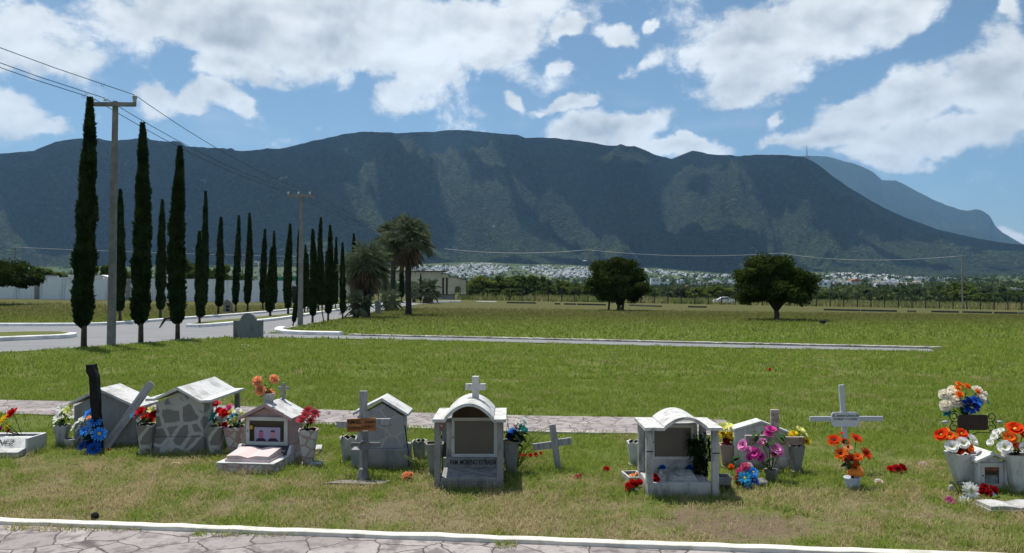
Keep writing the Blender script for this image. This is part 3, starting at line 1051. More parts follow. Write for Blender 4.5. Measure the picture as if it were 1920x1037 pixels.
# tree at the left edge, before the boundary wall
p = G(-22, 571); s_ = p.y / FPX
cr, b = tree_meshes(37, 78 * s_, 70 * s_, 34 * s_, 78 * s_, 80, 260, .17, TREE_M, .2, .95)
place_tree('broad_tree', p, cr, b.mesh('trunk', BARK_M), 'dark tree at the left edge reaching over the boundary wall', 'tree')


def fan_frond(rng, base, az, el, plen, flen, fans=13, droop=.35):
    """palmate frond: petiole and narrow fan blades; returns triangles' vertices"""
    d = np.array([math.cos(az) * math.cos(el), math.sin(az) * math.cos(el), math.sin(el)])
    side = np.array([-math.sin(az), math.cos(az), 0])
    up = np.cross(d, side)
    hub = base + d * plen + np.array([0, 0, -droop * plen * .3])
    tri = [base + side * .012, base - side * .012, hub]
    for k in range(fans):
        t = (k / (fans - 1) - .5) * 2
        a = t * 1.9
        dd = d * math.cos(a) + side * math.sin(a) + up * rng.uniform(-.12, .12)
        L = flen * (1 - .35 * abs(t)) * rng.uniform(.85, 1.1)
        tip = hub + dd * L + np.array([0, 0, -droop * L * rng.uniform(.5, 1.2)])
        mid = hub + dd * L * .6
        w_ = np.cross(dd, up) * L * .05
        tri += [hub, mid + w_, tip, hub, tip, mid - w_]
    return tri


def palm_meshes(seed, H, crown_r, nf=62, skirt=50, trunk_r=.13, skirt_len=1.1):
    rng = np.random.default_rng(seed)
    T = []
    top = np.array([0, 0, H - crown_r * .75])
    for i in range(nf):
        el = math.asin(rng.uniform(-.75, .98))
        if i % 3 == 2: continue
        T += fan_frond(rng, top + np.array([0, 0, rng.uniform(-.2, .15)]), rng.uniform(0, 2 * math.pi), el, crown_r * .50, crown_r * .60, 11, .34)
    fr = np_mesh('fronds', np.array(T), tris=np.arange(len(T)).reshape(-1, 3), mat=PALM_M)
    D = []
    for i in range(skirt):
        D += fan_frond(rng, top + np.array([0, 0, -.15 - rng.uniform(0, skirt_len * .5)]), rng.uniform(0, 2 * math.pi), rng.uniform(-1.35, -.75), crown_r * .32, crown_r * .5 * rng.uniform(.7, 1.2), 9, .5)
    sk = np_mesh('dry_skirt', np.array(D), tris=np.arange(len(D)).reshape(-1, 3), mat=PALMDRY_M) if skirt else None
    b = MB()
    zs = np.linspace(0, top[2], 14)
    b.tube([(0.02 * math.sin(z * 2), 0, z - .1 * (i == 0)) for i, z in enumerate(zs)], [trunk_r * (1.25 if i == 0 else 1.0 + .08 * (i % 2)) for i in range(14)], 9)
    return fr, sk, b.mesh('trunk', PALMBARK_M)


def palm(px, yb, yt, wpx, seed, label, group, skirt=50, nf=62, trunk_px=12, skirt_len=1.1, Y=None):
    p = G(px, yb)
    s_ = p.y / FPX
    fr, sk, tr = palm_meshes(seed, (yb - yt) * s_, wpx * .5 * s_ * 1.08, nf, skirt, trunk_px * .5 * s_, skirt_len)
    t = thing('fan_palm', p, label, 'palm', group)
    link('fronds', fr, t)
    if sk: link('dry_skirt', sk, t)
    link('trunk', tr, t)


PG = 'fan palms beside the avenue'
palm(765.5, 591, 404, 96, 5, 'tallest fan palm with slender bare trunk, in front', PG, 60, 90, 11)
palm(737, 580, 414, 62, 6, 'tall fan palm just behind and left of the tallest palm', PG, 40, 60, 9)
palm(722, 574, 440, 48, 9, 'shorter fan palm partly hidden between the tall palms', PG, 30, 50, 8)
palm(687, 596, 452, 94, 7, 'stout fan palm with wide shaggy skirt left of the tall palms', PG, 90, 95, 13, 1.6)
palm(664, 590, 470, 60, 8, 'fan palm with brown skirt at the left of the palm clump', PG, 50, 60, 10, 1.3)
palm(667, 597, 542, 62, 12, 'trunkless fan palm clump at the foot of the skirted palms', PG, 0, 48, 12)
palm(729, 583, 540, 52, 13, 'low fan palm behind the white pillar', PG, 6, 44, 9)
palm(801, 569, 520, 54, 14, 'small bushy fan palm in front of the gate building', PG, 10, 56, 10)
palm(776, 567, 528, 30, 15, 'little fan palm at the gate opening', PG, 4, 40, 6)

# drooping cut branch beside the third cypress
b = MB(); p = G(333, 637)
a0, a1, a2 = at(322, 596, p.y), at(310, 597, p.y), at(299, 615, p.y)
b.tube([a0 - p, a1 - p, a2 - p], [.05, .06, .02], 6)
rng = np.random.default_rng(4)
br = b.build('drooping_branch', BARK_M, loc=p)
tag(br, 'drooping dead branch hanging at the left of the third near cypress', 'branch')

# ------------------------------------------------------------------ trees and scrub beyond the fence
BUSHES = []
for k in range(3):
    for j in range(2):
        cr, b = tree_meshes(50 + k * 2 + j, 3.2, 3.0, .6 + .5 * j, 4.6, 42, 95, .36, BUSH_MS[k], .16, .9, .8)
        BUSHES.append((cr, b.mesh('trunk', BARK_M)))
rng = random.Random(8)
bush_px = []
kinds = ['dense mid green tree in the belt beyond the post fence', 'yellow green bushy tree in the belt beyond the post fence', 'grey green thorny tree in the belt beyond the post fence']


def bush(px, py_top, Y, wpx, kind, variant, label=None):
    x = (px - CX) / FPX * Y
    p = Vector((x, Y, th(x, Y)))
    top = at(px, py_top, Y)
    sz = max(.4, (top.z - p.z) / 4.6); sx = wpx * Y / FPX / 6.6
    cr, tr = BUSHES[kind * 2 + variant]
    t = thing('bush_tree', p, label or kinds[kind], 'tree', 'trees beyond the fence', px * 3.3)
    for nm, me in (('crown', cr), ('trunk', tr)):
        link(nm, me, t, scale=(sx, sx, sz))


# big clump right of the gate building
for (px, yt, Y, wp, k) in [(905, 519, 165, 62, 1), (935, 517, 172, 60, 0), (970, 514, 170, 66, 0), (1000, 516, 180, 56, 0), (888, 530, 160, 34, 0), (1025, 524, 178, 52, 0), (1052, 527, 185, 50, 1), (1085, 530, 180, 50, 0),
                           (1120, 532, 190, 50, 1), (920, 540, 158, 40, 0), (960, 540, 160, 44, 0), (1010, 545, 166, 30, 0), (1215, 540, 190, 46, 0), (1250, 546, 195, 40, 2), (1285, 536, 210, 44, 2), (1310, 540, 200, 46, 1), (1345, 537, 205, 60, 1), (1380, 540, 215, 52, 2),
                           (1530, 545, 190, 50, 0), (1565, 544, 200, 54, 2), (1580, 550, 180, 24, 0), (1620, 542, 205, 56, 2), (1655, 543, 210, 48, 0), (1690, 538, 220, 50, 2), (1725, 536, 225, 50, 2), (1760, 538, 230, 46, 0), (1800, 532, 215, 64, 1), (1840, 548, 190, 60, 0), (1870, 538, 230, 50, 2), (1905, 545, 215, 54, 0), (1935, 540, 230, 60, 2),
                           (1400, 530, 260, 50, 2), (1460, 548, 200, 44, 0), (1490, 540, 230, 50, 2)]:
    bush(px, yt, Y, wp, k, int(px) % 2)
for (px, yt, Y, wp, k) in [(80, 500, 110, 90, 0), (200, 495, 112, 44, 0), (235, 504, 116, 30, 1), (345, 488, 118, 70, 0), (300, 505, 125, 40, 1), (412, 494, 120, 54, 0), (385, 500, 124, 40, 0), (140, 512, 130, 60, 2), (450, 512, 140, 50, 0)]:
    bush(px, yt, Y, wp, k, int(px) % 2, ['dense mid green tree behind the boundary wall', 'yellow green tree behind the boundary wall', 'grey green tree behind the boundary wall'][k])

# far scrub: one mass
rng = np.random.default_rng(77)
N = 5200
az = rng.uniform(-.66, .66, N)
r = 215 * np.exp(rng.uniform(0, 1, N) ** .8 * math.log(2750 / 215))
keep = np.ones(N, bool)
px_ = CX + FPX * np.tan(az)
keep &= ~((r < 300) & (px_ < 900))
az, r = az[keep], r[keep]
X, Y = r * np.sin(az), r * np.cos(az)
Z = terrain(X, Y)
SCRUB = []
for i in range(len(X)):
    k = 46 if r[i] < 700 else 22
    R0 = rng.uniform(1.8, 3.6) * (1 + min(r[i], 2000) / 2600)
    hgt = R0 * rng.uniform(.7, 1.1)
    off = rng.normal(size=(k, 3)); off /= np.linalg.norm(off, axis=1, keepdims=True)
    off *= rng.uniform(.3, 1, (k, 1)) * np.array([R0, R0, hgt * .8])
    SCRUB.append(leaf_quads(rng, np.array([X[i], Y[i], Z[i] + hgt * .7]) + off, np.full(k, R0 * (.30 if k > 30 else .5)), 1.4))
scrub = link('scrub', leaves_mesh('scrub', np.concatenate(SCRUB), foliage_mat('scrub_foliage', (0.030, 0.052, 0.020), (0.095, 0.118, 0.042), .02, .2)))
tag(scrub, kind='stuff')

# rank grass between fence and trees
rng = np.random.default_rng(3)
N = 30000
px_ = rng.uniform(860, 2000, N); Yg = rng.uniform(147, 205, N)
X = (px_ - CX) / FPX * Yg
hgt = rng.uniform(.4, 1.35, N) * (0.5 + 1.1 * fbm(X / 6, Yg / 6, 3, 4))
Z = terrain(X, Yg)
wd = rng.uniform(.10, .3, N); a = rng.uniform(0, math.pi, N)
lx, ly = rng.normal(0, .22, N), rng.normal(0, .22, N)
v = np.stack([np.stack([X - wd * np.cos(a), Yg - wd * np.sin(a), Z - .05], 1), np.stack([X + wd * np.cos(a), Yg + wd * np.sin(a), Z - .05], 1), np.stack([X + lx, Yg + ly, Z + hgt], 1)], 1).reshape(-1, 3)
RANK_M, n = material('rank_grass')
P = n.coord('Object')
c = n.mix(n.mapr(n.noise(P, .10, 4, .6), .35, .65), (0.15, 0.185, 0.05), (0.33, 0.30, 0.13))
c = n.mix(n.math('MULTIPLY', n.mapr(n.noise(P, .06, 3, .6), .58, .7), .7), c, (0.17, 0.115, 0.065))
d = n.node('ShaderNodeBsdfDiffuse'); n.l.new(c, d.inputs[0])
t_ = n.node('ShaderNodeBsdfTranslucent'); n.l.new(c, t_.inputs[0])
mx = n.node('ShaderNodeMixShader'); mx.inputs[0].default_value = .3
n.l.new(d.outputs[0], mx.inputs[1]); n.l.new(t_.outputs[0], mx.inputs[2]); n.out(mx.outputs[0])
rank = link('tall_grass', np_mesh('tall_grass', v, tris=np.arange(len(v)).reshape(-1, 3), mat=RANK_M))
tag(rank, kind='stuff')
# ------------------------------------------------------------------ gate building, boundary wall, fence
CREAM_M = simple_mat('cream_render', (0.52, 0.465, 0.34), .9, .12, .6, .2, stain=(0.17, 0.15, 0.11), stain_scale=.6, stain_amt=.4)
DARKTRIM_M = simple_mat('dark_brown_trim', (0.035, 0.026, 0.022), .7, .3, 2)
GREYBASE_M = simple_mat('grey_plinth', (0.24, 0.225, 0.19), .9, .2, 1)
GREEN_M = simple_mat('green_paint', (0.012, 0.17, 0.075), .5, .2, 1)
DARKMETAL_M = simple_mat('dark_metal', (0.02, 0.02, 0.022), .5, .3, 6)
GALV_M = simple_mat('galvanised_steel', (0.36, 0.37, 0.38), .5, .2, 6)
CONCRETE_M = simple_mat('pole_concrete', (0.215, 0.205, 0.19), .9, .22, 5, .3, stain=(0.10, 0.095, 0.085), stain_scale=2, stain_amt=.6)
WHITE_M = simple_mat('white_paint', (0.72, 0.72, 0.71), .7, .1, 4, .1)
GLASSDARK_M, n = material('dark_glass'); n.out(n.bsdf((0.02, 0.024, 0.028), .06, None, .6))


def extr(pts, y0, y1, name, mat, parent, bevel=0.0):
    b = MB(); b.prism(pts, y0, y1)
    me = b.mesh(name, mat, bevel)
    bm = bmesh.new(); bm.from_mesh(me); bmesh.ops.triangulate(bm, faces=[f for f in bm.faces if len(f.verts) > 4]); bmesh.ops.recalc_face_normals(bm, faces=bm.faces); bm.to_mesh(me); bm.free()
    return link(name, me, parent)


def arch(xc, z0, z1, hw, n_=10, rev=False):
    """outline of a round-topped opening, from lower right up and over to lower left"""
    zs = z1 - hw
    return [(xc + hw, z0)] + [(xc + hw * math.cos(a), zs + hw * math.sin(a)) for a in np.linspace(0, math.pi, n_)] + [(xc - hw, z0)]


YG = 152.0
s_ = YG / FPX
p = Vector(((835 - CX) * s_, YG, th((835 - CX) * s_, YG)))
gt = thing('gate_building', p, 'cream gate building with dark cornices and an arched opening at the end of the avenue', 'gate building')
ux = lambda px: (px - 835) * s_
uz = lambda py: at(835, py, YG).z - p.z
Bz = -.3
# portal beam with wide shallow arch, stepping piece, pier with slots, end wing
extr([(ux(560), Bz), (ux(668), Bz), (ux(668), uz(530)), (ux(690), uz(525)), (ux(725), uz(522.5)), (ux(762), uz(525)), (ux(784), uz(530)), (ux(784), Bz), (ux(829), Bz), (ux(829), uz(509)), (ux(560), uz(509))], 0, 3.0, 'wall', CREAM_M, gt)
extr([(ux(558), uz(509)), (ux(831), uz(509)), (ux(836), uz(508.6)), (ux(836), uz(507.7)), (ux(558), uz(507.7))], -.35, 3.3, 'cornice', DARKTRIM_M, gt)
extr([(ux(829), uz(520.5)), (ux(841), uz(520.5)), (ux(841), uz(514)), (ux(836), uz(513)), (ux(829), uz(513))], -.25, 2.6, 'wall', CREAM_M, gt)
extr([(ux(827), uz(514)), (ux(838), uz(513.9)), (ux(843), uz(516.3)), (ux(844), uz(515.3)), (ux(838), uz(512.8)), (ux(827), uz(512.8))], -.4, 2.7, 'cornice', DARKTRIM_M, gt)
for (x0, x1) in ((829.2, 832.5), (836, 839.5)):
    extr([(ux(x0), uz(552)), (ux(x1), uz(552)), (ux(x1), uz(521)), (ux(x0), uz(521))], .25, 2.0, 'slot', DARKTRIM_M, gt)
extr([(ux(832.5), uz(552)), (ux(836), uz(552)), (ux(836), uz(520.6)), (ux(832.5), uz(520.6))], 0, 2.3, 'pier', CREAM_M, gt)
wing = [(ux(839.5), uz(552)), (ux(852.5), uz(552)), (ux(852.5), uz(541.5))] + [(ux(858.3) + (ux(864.1) - ux(858.3)) * -math.cos(a), uz(541.5) + (uz(536.5) - uz(541.5)) * math.sin(a)) for a in np.linspace(0.01, math.pi - .01, 10)] + [(ux(864.1), uz(552)), (ux(873), uz(552)), (ux(873), uz(524.5)), (ux(865), uz(523.5)), (ux(858), uz(520.8)), (ux(851), uz(519.4)), (ux(839.5), uz(519.2))]
extr(wing, 0, .55, 'wall', CREAM_M, gt)
extr([(ux(841), uz(519.2)), (ux(851), uz(519.4)), (ux(858), uz(520.8)), (ux(865), uz(523.5)), (ux(873.6), uz(524.5)), (ux(873.6), uz(523.4)), (ux(865), uz(522.4)), (ux(858), uz(519.6)), (ux(851), uz(518.2)), (ux(841), uz(518.1))], -.25, .8, 'cornice', DARKTRIM_M, gt)
for (x0, x1) in ((829, 852.5), (864.1, 873)):
    extr([(ux(x0), Bz), (ux(x1), Bz), (ux(x1), uz(553.2)), (ux(x0), uz(553.2))], -.08, .6, 'plinth', GREYBASE_M, gt)
    extr([(ux(x0), uz(553.2)), (ux(x1), uz(553.2)), (ux(x1), uz(552)), (ux(x0), uz(552))], -.14, .62, 'plinth_band', DARKTRIM_M, gt)
b = MB()
for k in range(4):
    b.box(ux(852.5) + k * .38, ux(852.5) + k * .38 + .05, .2, .26, Bz, uz(538))
b.box(ux(852.5), ux(864), .2, .26, uz(548), uz(547.4)); b.box(ux(852.5), ux(864), .2, .26, uz(560), uz(559.4))
b.build('window_bars', DARKMETAL_M, gt)
b = MB()
for k in range(14):
    b.box(ux(766) + k * .16, ux(766) + k * .16 + .13, .5, .56, .1, 1.25)
b.box(ux(765.6), ux(787.3), .46, .6, 1.25, 1.36)
b.box(ux(765.6), ux(787.3), .46, .6, .02, .1)
b.build('gate_leaf', GREEN_M, gt)
b = MB(); b.box(ux(758), ux(765), -.4, -.3, uz(545), uz(536)); b.box(ux(761), ux(761.6), -.3, -.2, 0, uz(545))
sg = b.build('direction_sign', GREEN_M, loc=p + Vector((0, -6, 0)))
tag(sg, 'small green sign on a post at the gate, between the palm trunks', 'sign')

WALL_M, n = material('weathered_white_wall')
P = n.coord('Object')
st = n.noise(n.mapping(P, scale=(3.0, 3.0, .22)), 1.0, 6, .65)
c = n.mix(n.noise(P, .35, 3, .6), (0.62, 0.64, 0.65), (0.78, 0.80, 0.80))
c = n.mix(n.math('MULTIPLY', n.mapr(st, .52, .70), .45), c, (0.17, 0.17, 0.16))
n.out(n.bsdf(c, .9, None, .2))
WALLPIER_M = simple_mat('wall_pier', (0.25, 0.24, 0.22), .9, .3, 1.5, stain=(0.08, 0.08, 0.07), stain_amt=.7)
w0, w1 = G(-60, 560.5), G(575, 568)
w0 = at(-60, 560.5, 86.0); w1 = at(575, 568, 88.0)
wt = thing('boundary_wall', (0, 0, 0), 'long weathered white boundary wall behind the left lawn', 'wall')
npan = 15
rw = random.Random(5)
for i in range(npan):
    a, c_ = w0.lerp(w1, i / npan), w0.lerp(w1, (i + 1) / npan)
    d_ = (c_ - a); L = d_.length; ang = math.atan2(d_.y, d_.x)
    z = th(a.x, a.y)
    hgt = 2.42 + rw.uniform(-.06, .06)
    b = MB(); b.box(.24, L - .24, 0, .15, -.4, hgt)
    if i % 4 == 2:
        for q in range(3): b.box(.6 + q * .6, .66 + q * .6, -.03, .0, -.2, hgt - .1)
    o = b.build('wall_panel', WALL_M, wt, (a.x, a.y, z), ang)
    b = MB(); b.box(-.24, .24, -.12, .27, -.4, hgt + .03)
    b.build('pier', WALLPIER_M if i % 2 else WALL_M, wt, (a.x, a.y, z), ang)
    b = MB(); b.box(.24, L - .24, -.05, .20, hgt + .001, hgt + .07)
    b.build('coping', WALL_M, wt, (a.x, a.y, z), ang)
# things rising above the wall
def above_wall(px0, px1, py0, py1, Y, mat, name, label, cat, group=None, kind='box'):
    p_ = at((px0 + px1) / 2, py1, Y); z0 = th(p_.x, Y)
    hw = (px1 - px0) / 2 * Y / FPX; top = at(px0, py0, Y).z
    b = MB()
    if kind == 'cross':
        w_ = hw * .3
        b.box(-w_, w_, 0, .12, 0, top - z0); b.box(-hw, -w_, .01, .11, top - z0 - hw * 1.3, top - z0 - hw * .7); b.box(w_, hw, .01, .11, top - z0 - hw * 1.3, top - z0 - hw * .7)
        b.box(-hw * .8, hw * .8, -.15, .3, 0, top - z0 - hw * 4)
    elif kind == 'house':
        e = (top - z0) * .93
        b.prism([(-hw, 0), (hw, 0), (hw, e), (0, top - z0), (-hw, e)], 0, 2.2)
        b.prism([(-hw - .12, e - .03), (0, top - z0 + .02), (hw + .12, e - .03), (hw + .12, e + .1), (0, top - z0 + .16), (-hw - .12, e + .1)], -.15, 2.35)
    else:
        b.box(-hw, hw, 0, 1.5, 0, top - z0)
        b.box(-hw * 1.06, hw * 1.06, -.06, 1.56, top - z0, top - z0 + .12)
    o = b.build(name, mat, loc=(p_.x, Y, z0))
    me = o.data
    bm = bmesh.new(); bm.from_mesh(me); bmesh.ops.recalc_face_normals(bm, faces=bm.faces); bm.to_mesh(me); bm.free()
    return tag(o, label, cat, group)


above_wall(484, 490, 511, 530, 96, WHITE_M, 'white_cross', 'white stone cross rising above the boundary wall', 'cross', kind='cross')
above_wall(128, 150, 517, 530, 94, WHITE_M, 'mausoleum', 'white flat mausoleum roof above the wall left of the nearest cypress', 'mausoleum')
above_wall(180, 203, 518, 530, 93, WHITE_M, 'mausoleum', 'white gabled mausoleum above the wall behind the large pole', 'mausoleum', kind='house')
above_wall(311, 318, 513, 530, 92, WHITE_M, 'white_cross', 'little white cross above the wall between the near cypresses', 'cross', kind='cross')
above_wall(78, 96, 518, 530, 95, GALV_M, 'mausoleum', 'grey mausoleum roof above the wall at far left', 'mausoleum')
above_wall(519, 558, 521.5, 527, 90.5, GREEN_M, 'green_awning', 'flat green shade roof above the right end of the boundary wall', 'awning')
# dark opening in the wall and grey block in the far lawn
p = at(556, 566, 86.5); b = MB(); b.box(-.35, .35, -.2, -.1, 0, 1.9); b.box(-.42, -.35, -.24, -.06, 0, 2.0); b.box(.35, .42, -.24, -.06, 0, 2.0)
tag(b.build('dark_door', DARKMETAL_M, loc=(p.x, p.y, th(p.x, p.y))), 'dark metal door in the boundary wall behind the slim pole', 'door')

# post fence along the road, with barbed strands
FPOST_M = simple_mat('fence_post', (0.045, 0.042, 0.038), .9, .3, 3)
ft = thing('post_fence', (0, 0, 0), 'long wire fence on dark posts along the far road', 'fence')
posts = []
x = 881.0
while x < 2060:
    yb = np.interp(x, [880, 1026, 1300, 1600, 1900, 2060], [564, 567, 574.5, 579.5, 583.5, 586])
    Yf = np.interp(x, [880, 1300, 1900, 2060], [149, 143, 141, 140])
    p = at(x, yb, Yf); z = th(p.x, p.y)
    b = MB(); b.box(-.075, .075, -.075, .075, -.2, 2.45); b.box(-.05, .05, -.3, .05, 2.45, 2.6)
    b.build('post', FPOST_M, ft, (p.x, p.y, z), random.Random(int(x)).uniform(-.2, .2))
    posts.append(Vector((p.x, p.y, z)))
    x += np.interp(x, [900, 1300, 1900], [24.4, 25.3, 25.8])
b = MB()
for zz in (.3, .9, 1.5, 2.05, 2.4):
    b.tube([q + Vector((0, 0, zz)) for q in posts], .012, 4)
b.build('wire_strands', FPOST_M, ft)

# far road behind the fence, with the car
rl = [at(x, 577, 148.5) for x in (860, 1000, 1200, 1400, 1600, 1800, 2000)]; rr = [at(x, 570, 153.5) for x in (860, 1000, 1200, 1400, 1600, 1800, 2000)]
strip('road', rl, rr, 40, 4, .03, ASPHALT_M)

CARWHITE_M, n = material('white_car_paint'); n.out(n.bsdf((0.72, 0.74, 0.76), .25, None, .5))
TYRE_M = simple_mat('tyre_rubber', (0.02, 0.02, 0.02), .8, .2, 5)
RED_M, n = material('red_lamp'); n.out(n.bsdf((0.30, 0.01, 0.01), .3))


def car(p, rz):
    t = thing('parked_car', p, 'white four door saloon car on the far road behind the fence', 'car', None, rz)
    L = 4.4
    prof = [(-2.2, .35), (-2.22, .62), (-2.12, .88), (-1.45, .96), (-.72, 1.38), (-.2, 1.46), (.45, 1.44), (1.18, 1.0), (1.95, .86), (2.18, .68), (2.2, .38)]
    b = MB()
    secs = []
    for (yy, sc, dz) in ((-.86, .94, -.05), (-.84, 1.0, 0), (-.5, 1.0, .03), (0, 1.0, .04), (.5, 1.0, .03), (.84, 1.0, 0), (.86, .94, -.05)):
        row = []
        for x_, z_ in prof:
            inn = .80 if z_ > 1.0 else 1.0
            row.append((x_ * (1 if abs(yy) < .6 else .99), yy * inn, .30 + (z_ - .30) * sc + dz * (z_ > .9)))
        secs.append(row)
    vs = [v for r_ in secs for v in r_]; m_ = len(prof)
    fs = []
    for i in range(len(secs) - 1):
        for k in range(m_ - 1):
            fs.append((i * m_ + k, i * m_ + k + 1, (i + 1) * m_ + k + 1, (i + 1) * m_ + k))
        fs.append((i * m_ + m_ - 1, i * m_, (i + 1) * m_, (i + 1) * m_ + m_ - 1))
    fs += [tuple(range(m_)), tuple((len(secs) - 1) * m_ + k for k in range(m_ - 1, -1, -1))]
    b.add(vs, fs, smooth=False)
    me = b.mesh('body', CARWHITE_M)
    bm = bmesh.new(); bm.from_mesh(me); bmesh.ops.recalc_face_normals(bm, faces=bm.faces); bm.to_mesh(me); bm.free()
    link('body', me, t)
    for sy in (-1, 1):
        for pts in ([(-1.25, 1.0), (-.66, 1.33), (-.22, 1.38), (-.22, .99)], [(-.12, .99), (-.12, 1.38), (.40, 1.36), (.98, 1.0)]):
            b = MB(); y_ = .755 * sy
            b.add([(x_, y_ + sy * (.10 * (1.42 - z_) / .42 + .012), z_) for x_, z_ in pts] + [(x_, y_ + sy * (.10 * (1.42 - z_) / .42 - .01), z_) for x_, z_ in pts], [(0, 1, 2, 3), (7, 6, 5, 4), (0, 4, 5, 1), (1, 5, 6, 2), (2, 6, 7, 3), (3, 7, 4, 0)])
            b.build('window', GLASSDARK_M, t)
        for wx_ in (-1.32, 1.38):
            b = MB()
            M_ = Matrix.Rotation(math.pi / 2, 4, 'X')
            b.lathe([(0.02, -.1), (.20, -.1), (.31, -.09), (.31, .09), (.20, .1), (.02, .1)], 18)
            b.v = [tuple(M_ @ Vector(v)) for v in b.v]
            wl = b.build('wheel', TYRE_M, t, (wx_, sy * .78, .31))
            b = MB(); b.lathe([(0.01, -.02), (.18, -.02), (.18, .02), (.01, .02)], 14); b.v = [tuple(M_ @ Vector(v)) for v in b.v]
            b.build('rim', GALV_M, wl, (0, sy * .10, 0))
        b = MB(); b.box(-2.235, -2.1, -.12, .12, .68, .84); b.build('tail_lamp', RED_M, t, (0, sy * .66, 0))
        b = MB(); b.box(2.02, 2.19, -.14, .14, .62, .74); b.build('headlight', GLASSDARK_M, t, (0, sy * .62, 0))
    b = MB(); b.add([(1.10, -.62, 1.05), (1.10, .62, 1.05), (.52, .58, 1.425), (.52, -.58, 1.425), (1.13, -.62, 1.07), (1.13, .62, 1.07), (.55, .58, 1.445), (.55, -.58, 1.445)], [(0, 1, 2, 3), (7, 6, 5, 4), (0, 4, 5, 1), (1, 5, 6, 2), (2, 6, 7, 3), (3, 7, 4, 0)])
    b.build('windscreen', GLASSDARK_M, t)
    return t


cp = at(1359, 575, 150.5); car((cp.x, cp.y, th(cp.x, cp.y) + .03), rad(-3))

# ------------------------------------------------------------------ poles and wires
def utility_pole(p, H, armL, label, group, arm_z=None, w0=.17, w1=.11, mats=(None, None), lean=0.0, arm_rot=0.0, insul=((-1, 'pin'), (-.42, 'pin'), (1, 'drum')), thin=False):
    t = thing('utility_pole', p, label, 'utility pole', group)
    t.rotation_euler = (0, lean, 0)
    az_ = arm_z or H - .2
    b = MB()
    k = .7071
    b.lathe([(w0 / k / 1.0 * .75, -.3), (w0 / k * .72, 0), (w1 / k * .72, H), (.001, H + .005)], 4, rot=math.pi / 4, smooth=False)
    b.build('pole', CONCRETE_M, t)
    tops = []
    b = MB(); b.box(-armL / 2, armL / 2, -w1 * .5 - .10, -w1 * .5 - .003, az_ - .06, az_ + .06)
    arm = b.build('crossarm', CONCRETE_M if not thin else GALV_M, t)
    arm.rotation_euler = (0, 0, arm_rot)
    for f, kd_ in insul:
        b = MB()
        x_ = f * armL / 2 * .95
        if kd_ == 'drum':
            b.lathe([(.01, 0), (.055, .0), (.06, .02), (.05, .05), (.065, .07), (.05, .1), (.07, .13), (.07, .2), (.04, .23), (.01, .24)], 12)
        else:
            b.lathe([(.008, -.02), (.008, .05), (.055, .055), (.06, .075), (.03, .09), (.045, .10), (.03, .13), (.005, .14)], 12)
        b.build('insulator', GALV_M if kd_ == 'drum' else WHITE_M, arm, (x_, -w1 * .5 - .05, az_ + .06))
        q = Matrix.Rotation(arm_rot, 4, 'Z') @ Vector((x_, -w1 * .5 - .05, az_ + .06 + (.24 if kd_ == 'drum' else .13)))
        tops.append(Vector(p) + (Matrix.Rotation(lean, 4, 'Y') @ q))
    return t, tops


p1 = G(208.5, 648.5)
H1 = at(217, 190, p1.y).z - p1.z
pole1, tops1 = utility_pole(p1, H1, (258 - 176) * p1.y / FPX, 'large concrete utility pole with a crossarm, between the first two cypresses', None, H1 - .12, .135, .085, lean=.006)
p2 = G(563, 612)
H2 = at(565, 363, p2.y).z - p2.z
pole2, tops2 = utility_pole(p2, H2, (588 - 538) * p2.y / FPX, 'slim grey utility pole with thin crossarm at the right verge', None, H2 - .12, .15, .10, insul=((-1, 'pin'), (-.2, 'pin'), (.7, 'pin')), lean=.004)
CABLE_M, n = material('dark_cable'); n.out(n.bsdf((0.03, 0.03, 0.033), .6))
LCABLE_M, n = material('pale_cable'); n.out(n.bsdf((0.42, 0.42, 0.42), .5))
dprev = Vector(p1) - Vector(p2)


def span(b, a, c, sag, r, n_=24):
    pts = []
    for i in range(n_ + 1):
        t_ = i / n_
        q = a.lerp(c, t_); q.z -= sag * 4 * t_ * (1 - t_)
        pts.append(q)
    b.tube(pts, r, 5)


wl = ['lower left overhead cable strung over the large concrete pole', 'middle overhead cable strung over the large concrete pole', 'upper right overhead cable strung over the large concrete pole']
# outer ends of the wires, seen on the left border
ends = [at(-330, 10, 13.2), at(-330, -40, 13.2), at(-330, -118, 13.2)]
ends = [at(-60, 106, 18.2), at(-60, 91, 18.4), at(-60, 62, 18.6)]
for i in range(3):
    b = MB()
    a = tops1[i]
    out_ = {0: at(-80, 98, a.y - 4.2), 1: at(-80, 89, a.y - 4.2), 2: at(-80, 60, a.y - 4.2)}[i]
    ext = out_ + (out_ - a) * 2.2
    b.tube([ext + Vector((0, 0, .5)), out_.lerp(ext, .5) + Vector((0, 0, .12)), out_, out_.lerp(a, .5) + Vector((0, 0, -.035)), a], .011, 5)
    span(b, a, tops2[i], .32, .011)
    far_ = tops2[i] + Vector((1.6, 46, .4))
    span(b, tops2[i], far_, .5, .011)
    for f in (.10,):
        q = a.lerp(out_, f + .06 * i)
        b.tube([q, q + Vector((.01, 0, -.09)), q + Vector((.07, .02, -.10)), q + Vector((.08, .02, -.01))], .006, 5)
    tag(b.build('power_line', CABLE_M), wl[i], 'cable', 'overhead cables on the near poles')


def far_pole(px, yt, yb, Y, label, lamp=None, arm=14, w_=.13):
    p_ = at(px, yb, Y); z0 = th(p_.x, Y)
    H = at(px, yt, Y).z - z0
    t, tp = utility_pole((p_.x, Y, z0), H, arm * Y / FPX, label, 'distant utility poles', H - .25, w_, .10, insul=((-1, 'pin'), (0, 'pin'), (1, 'pin')))
    return t, tp


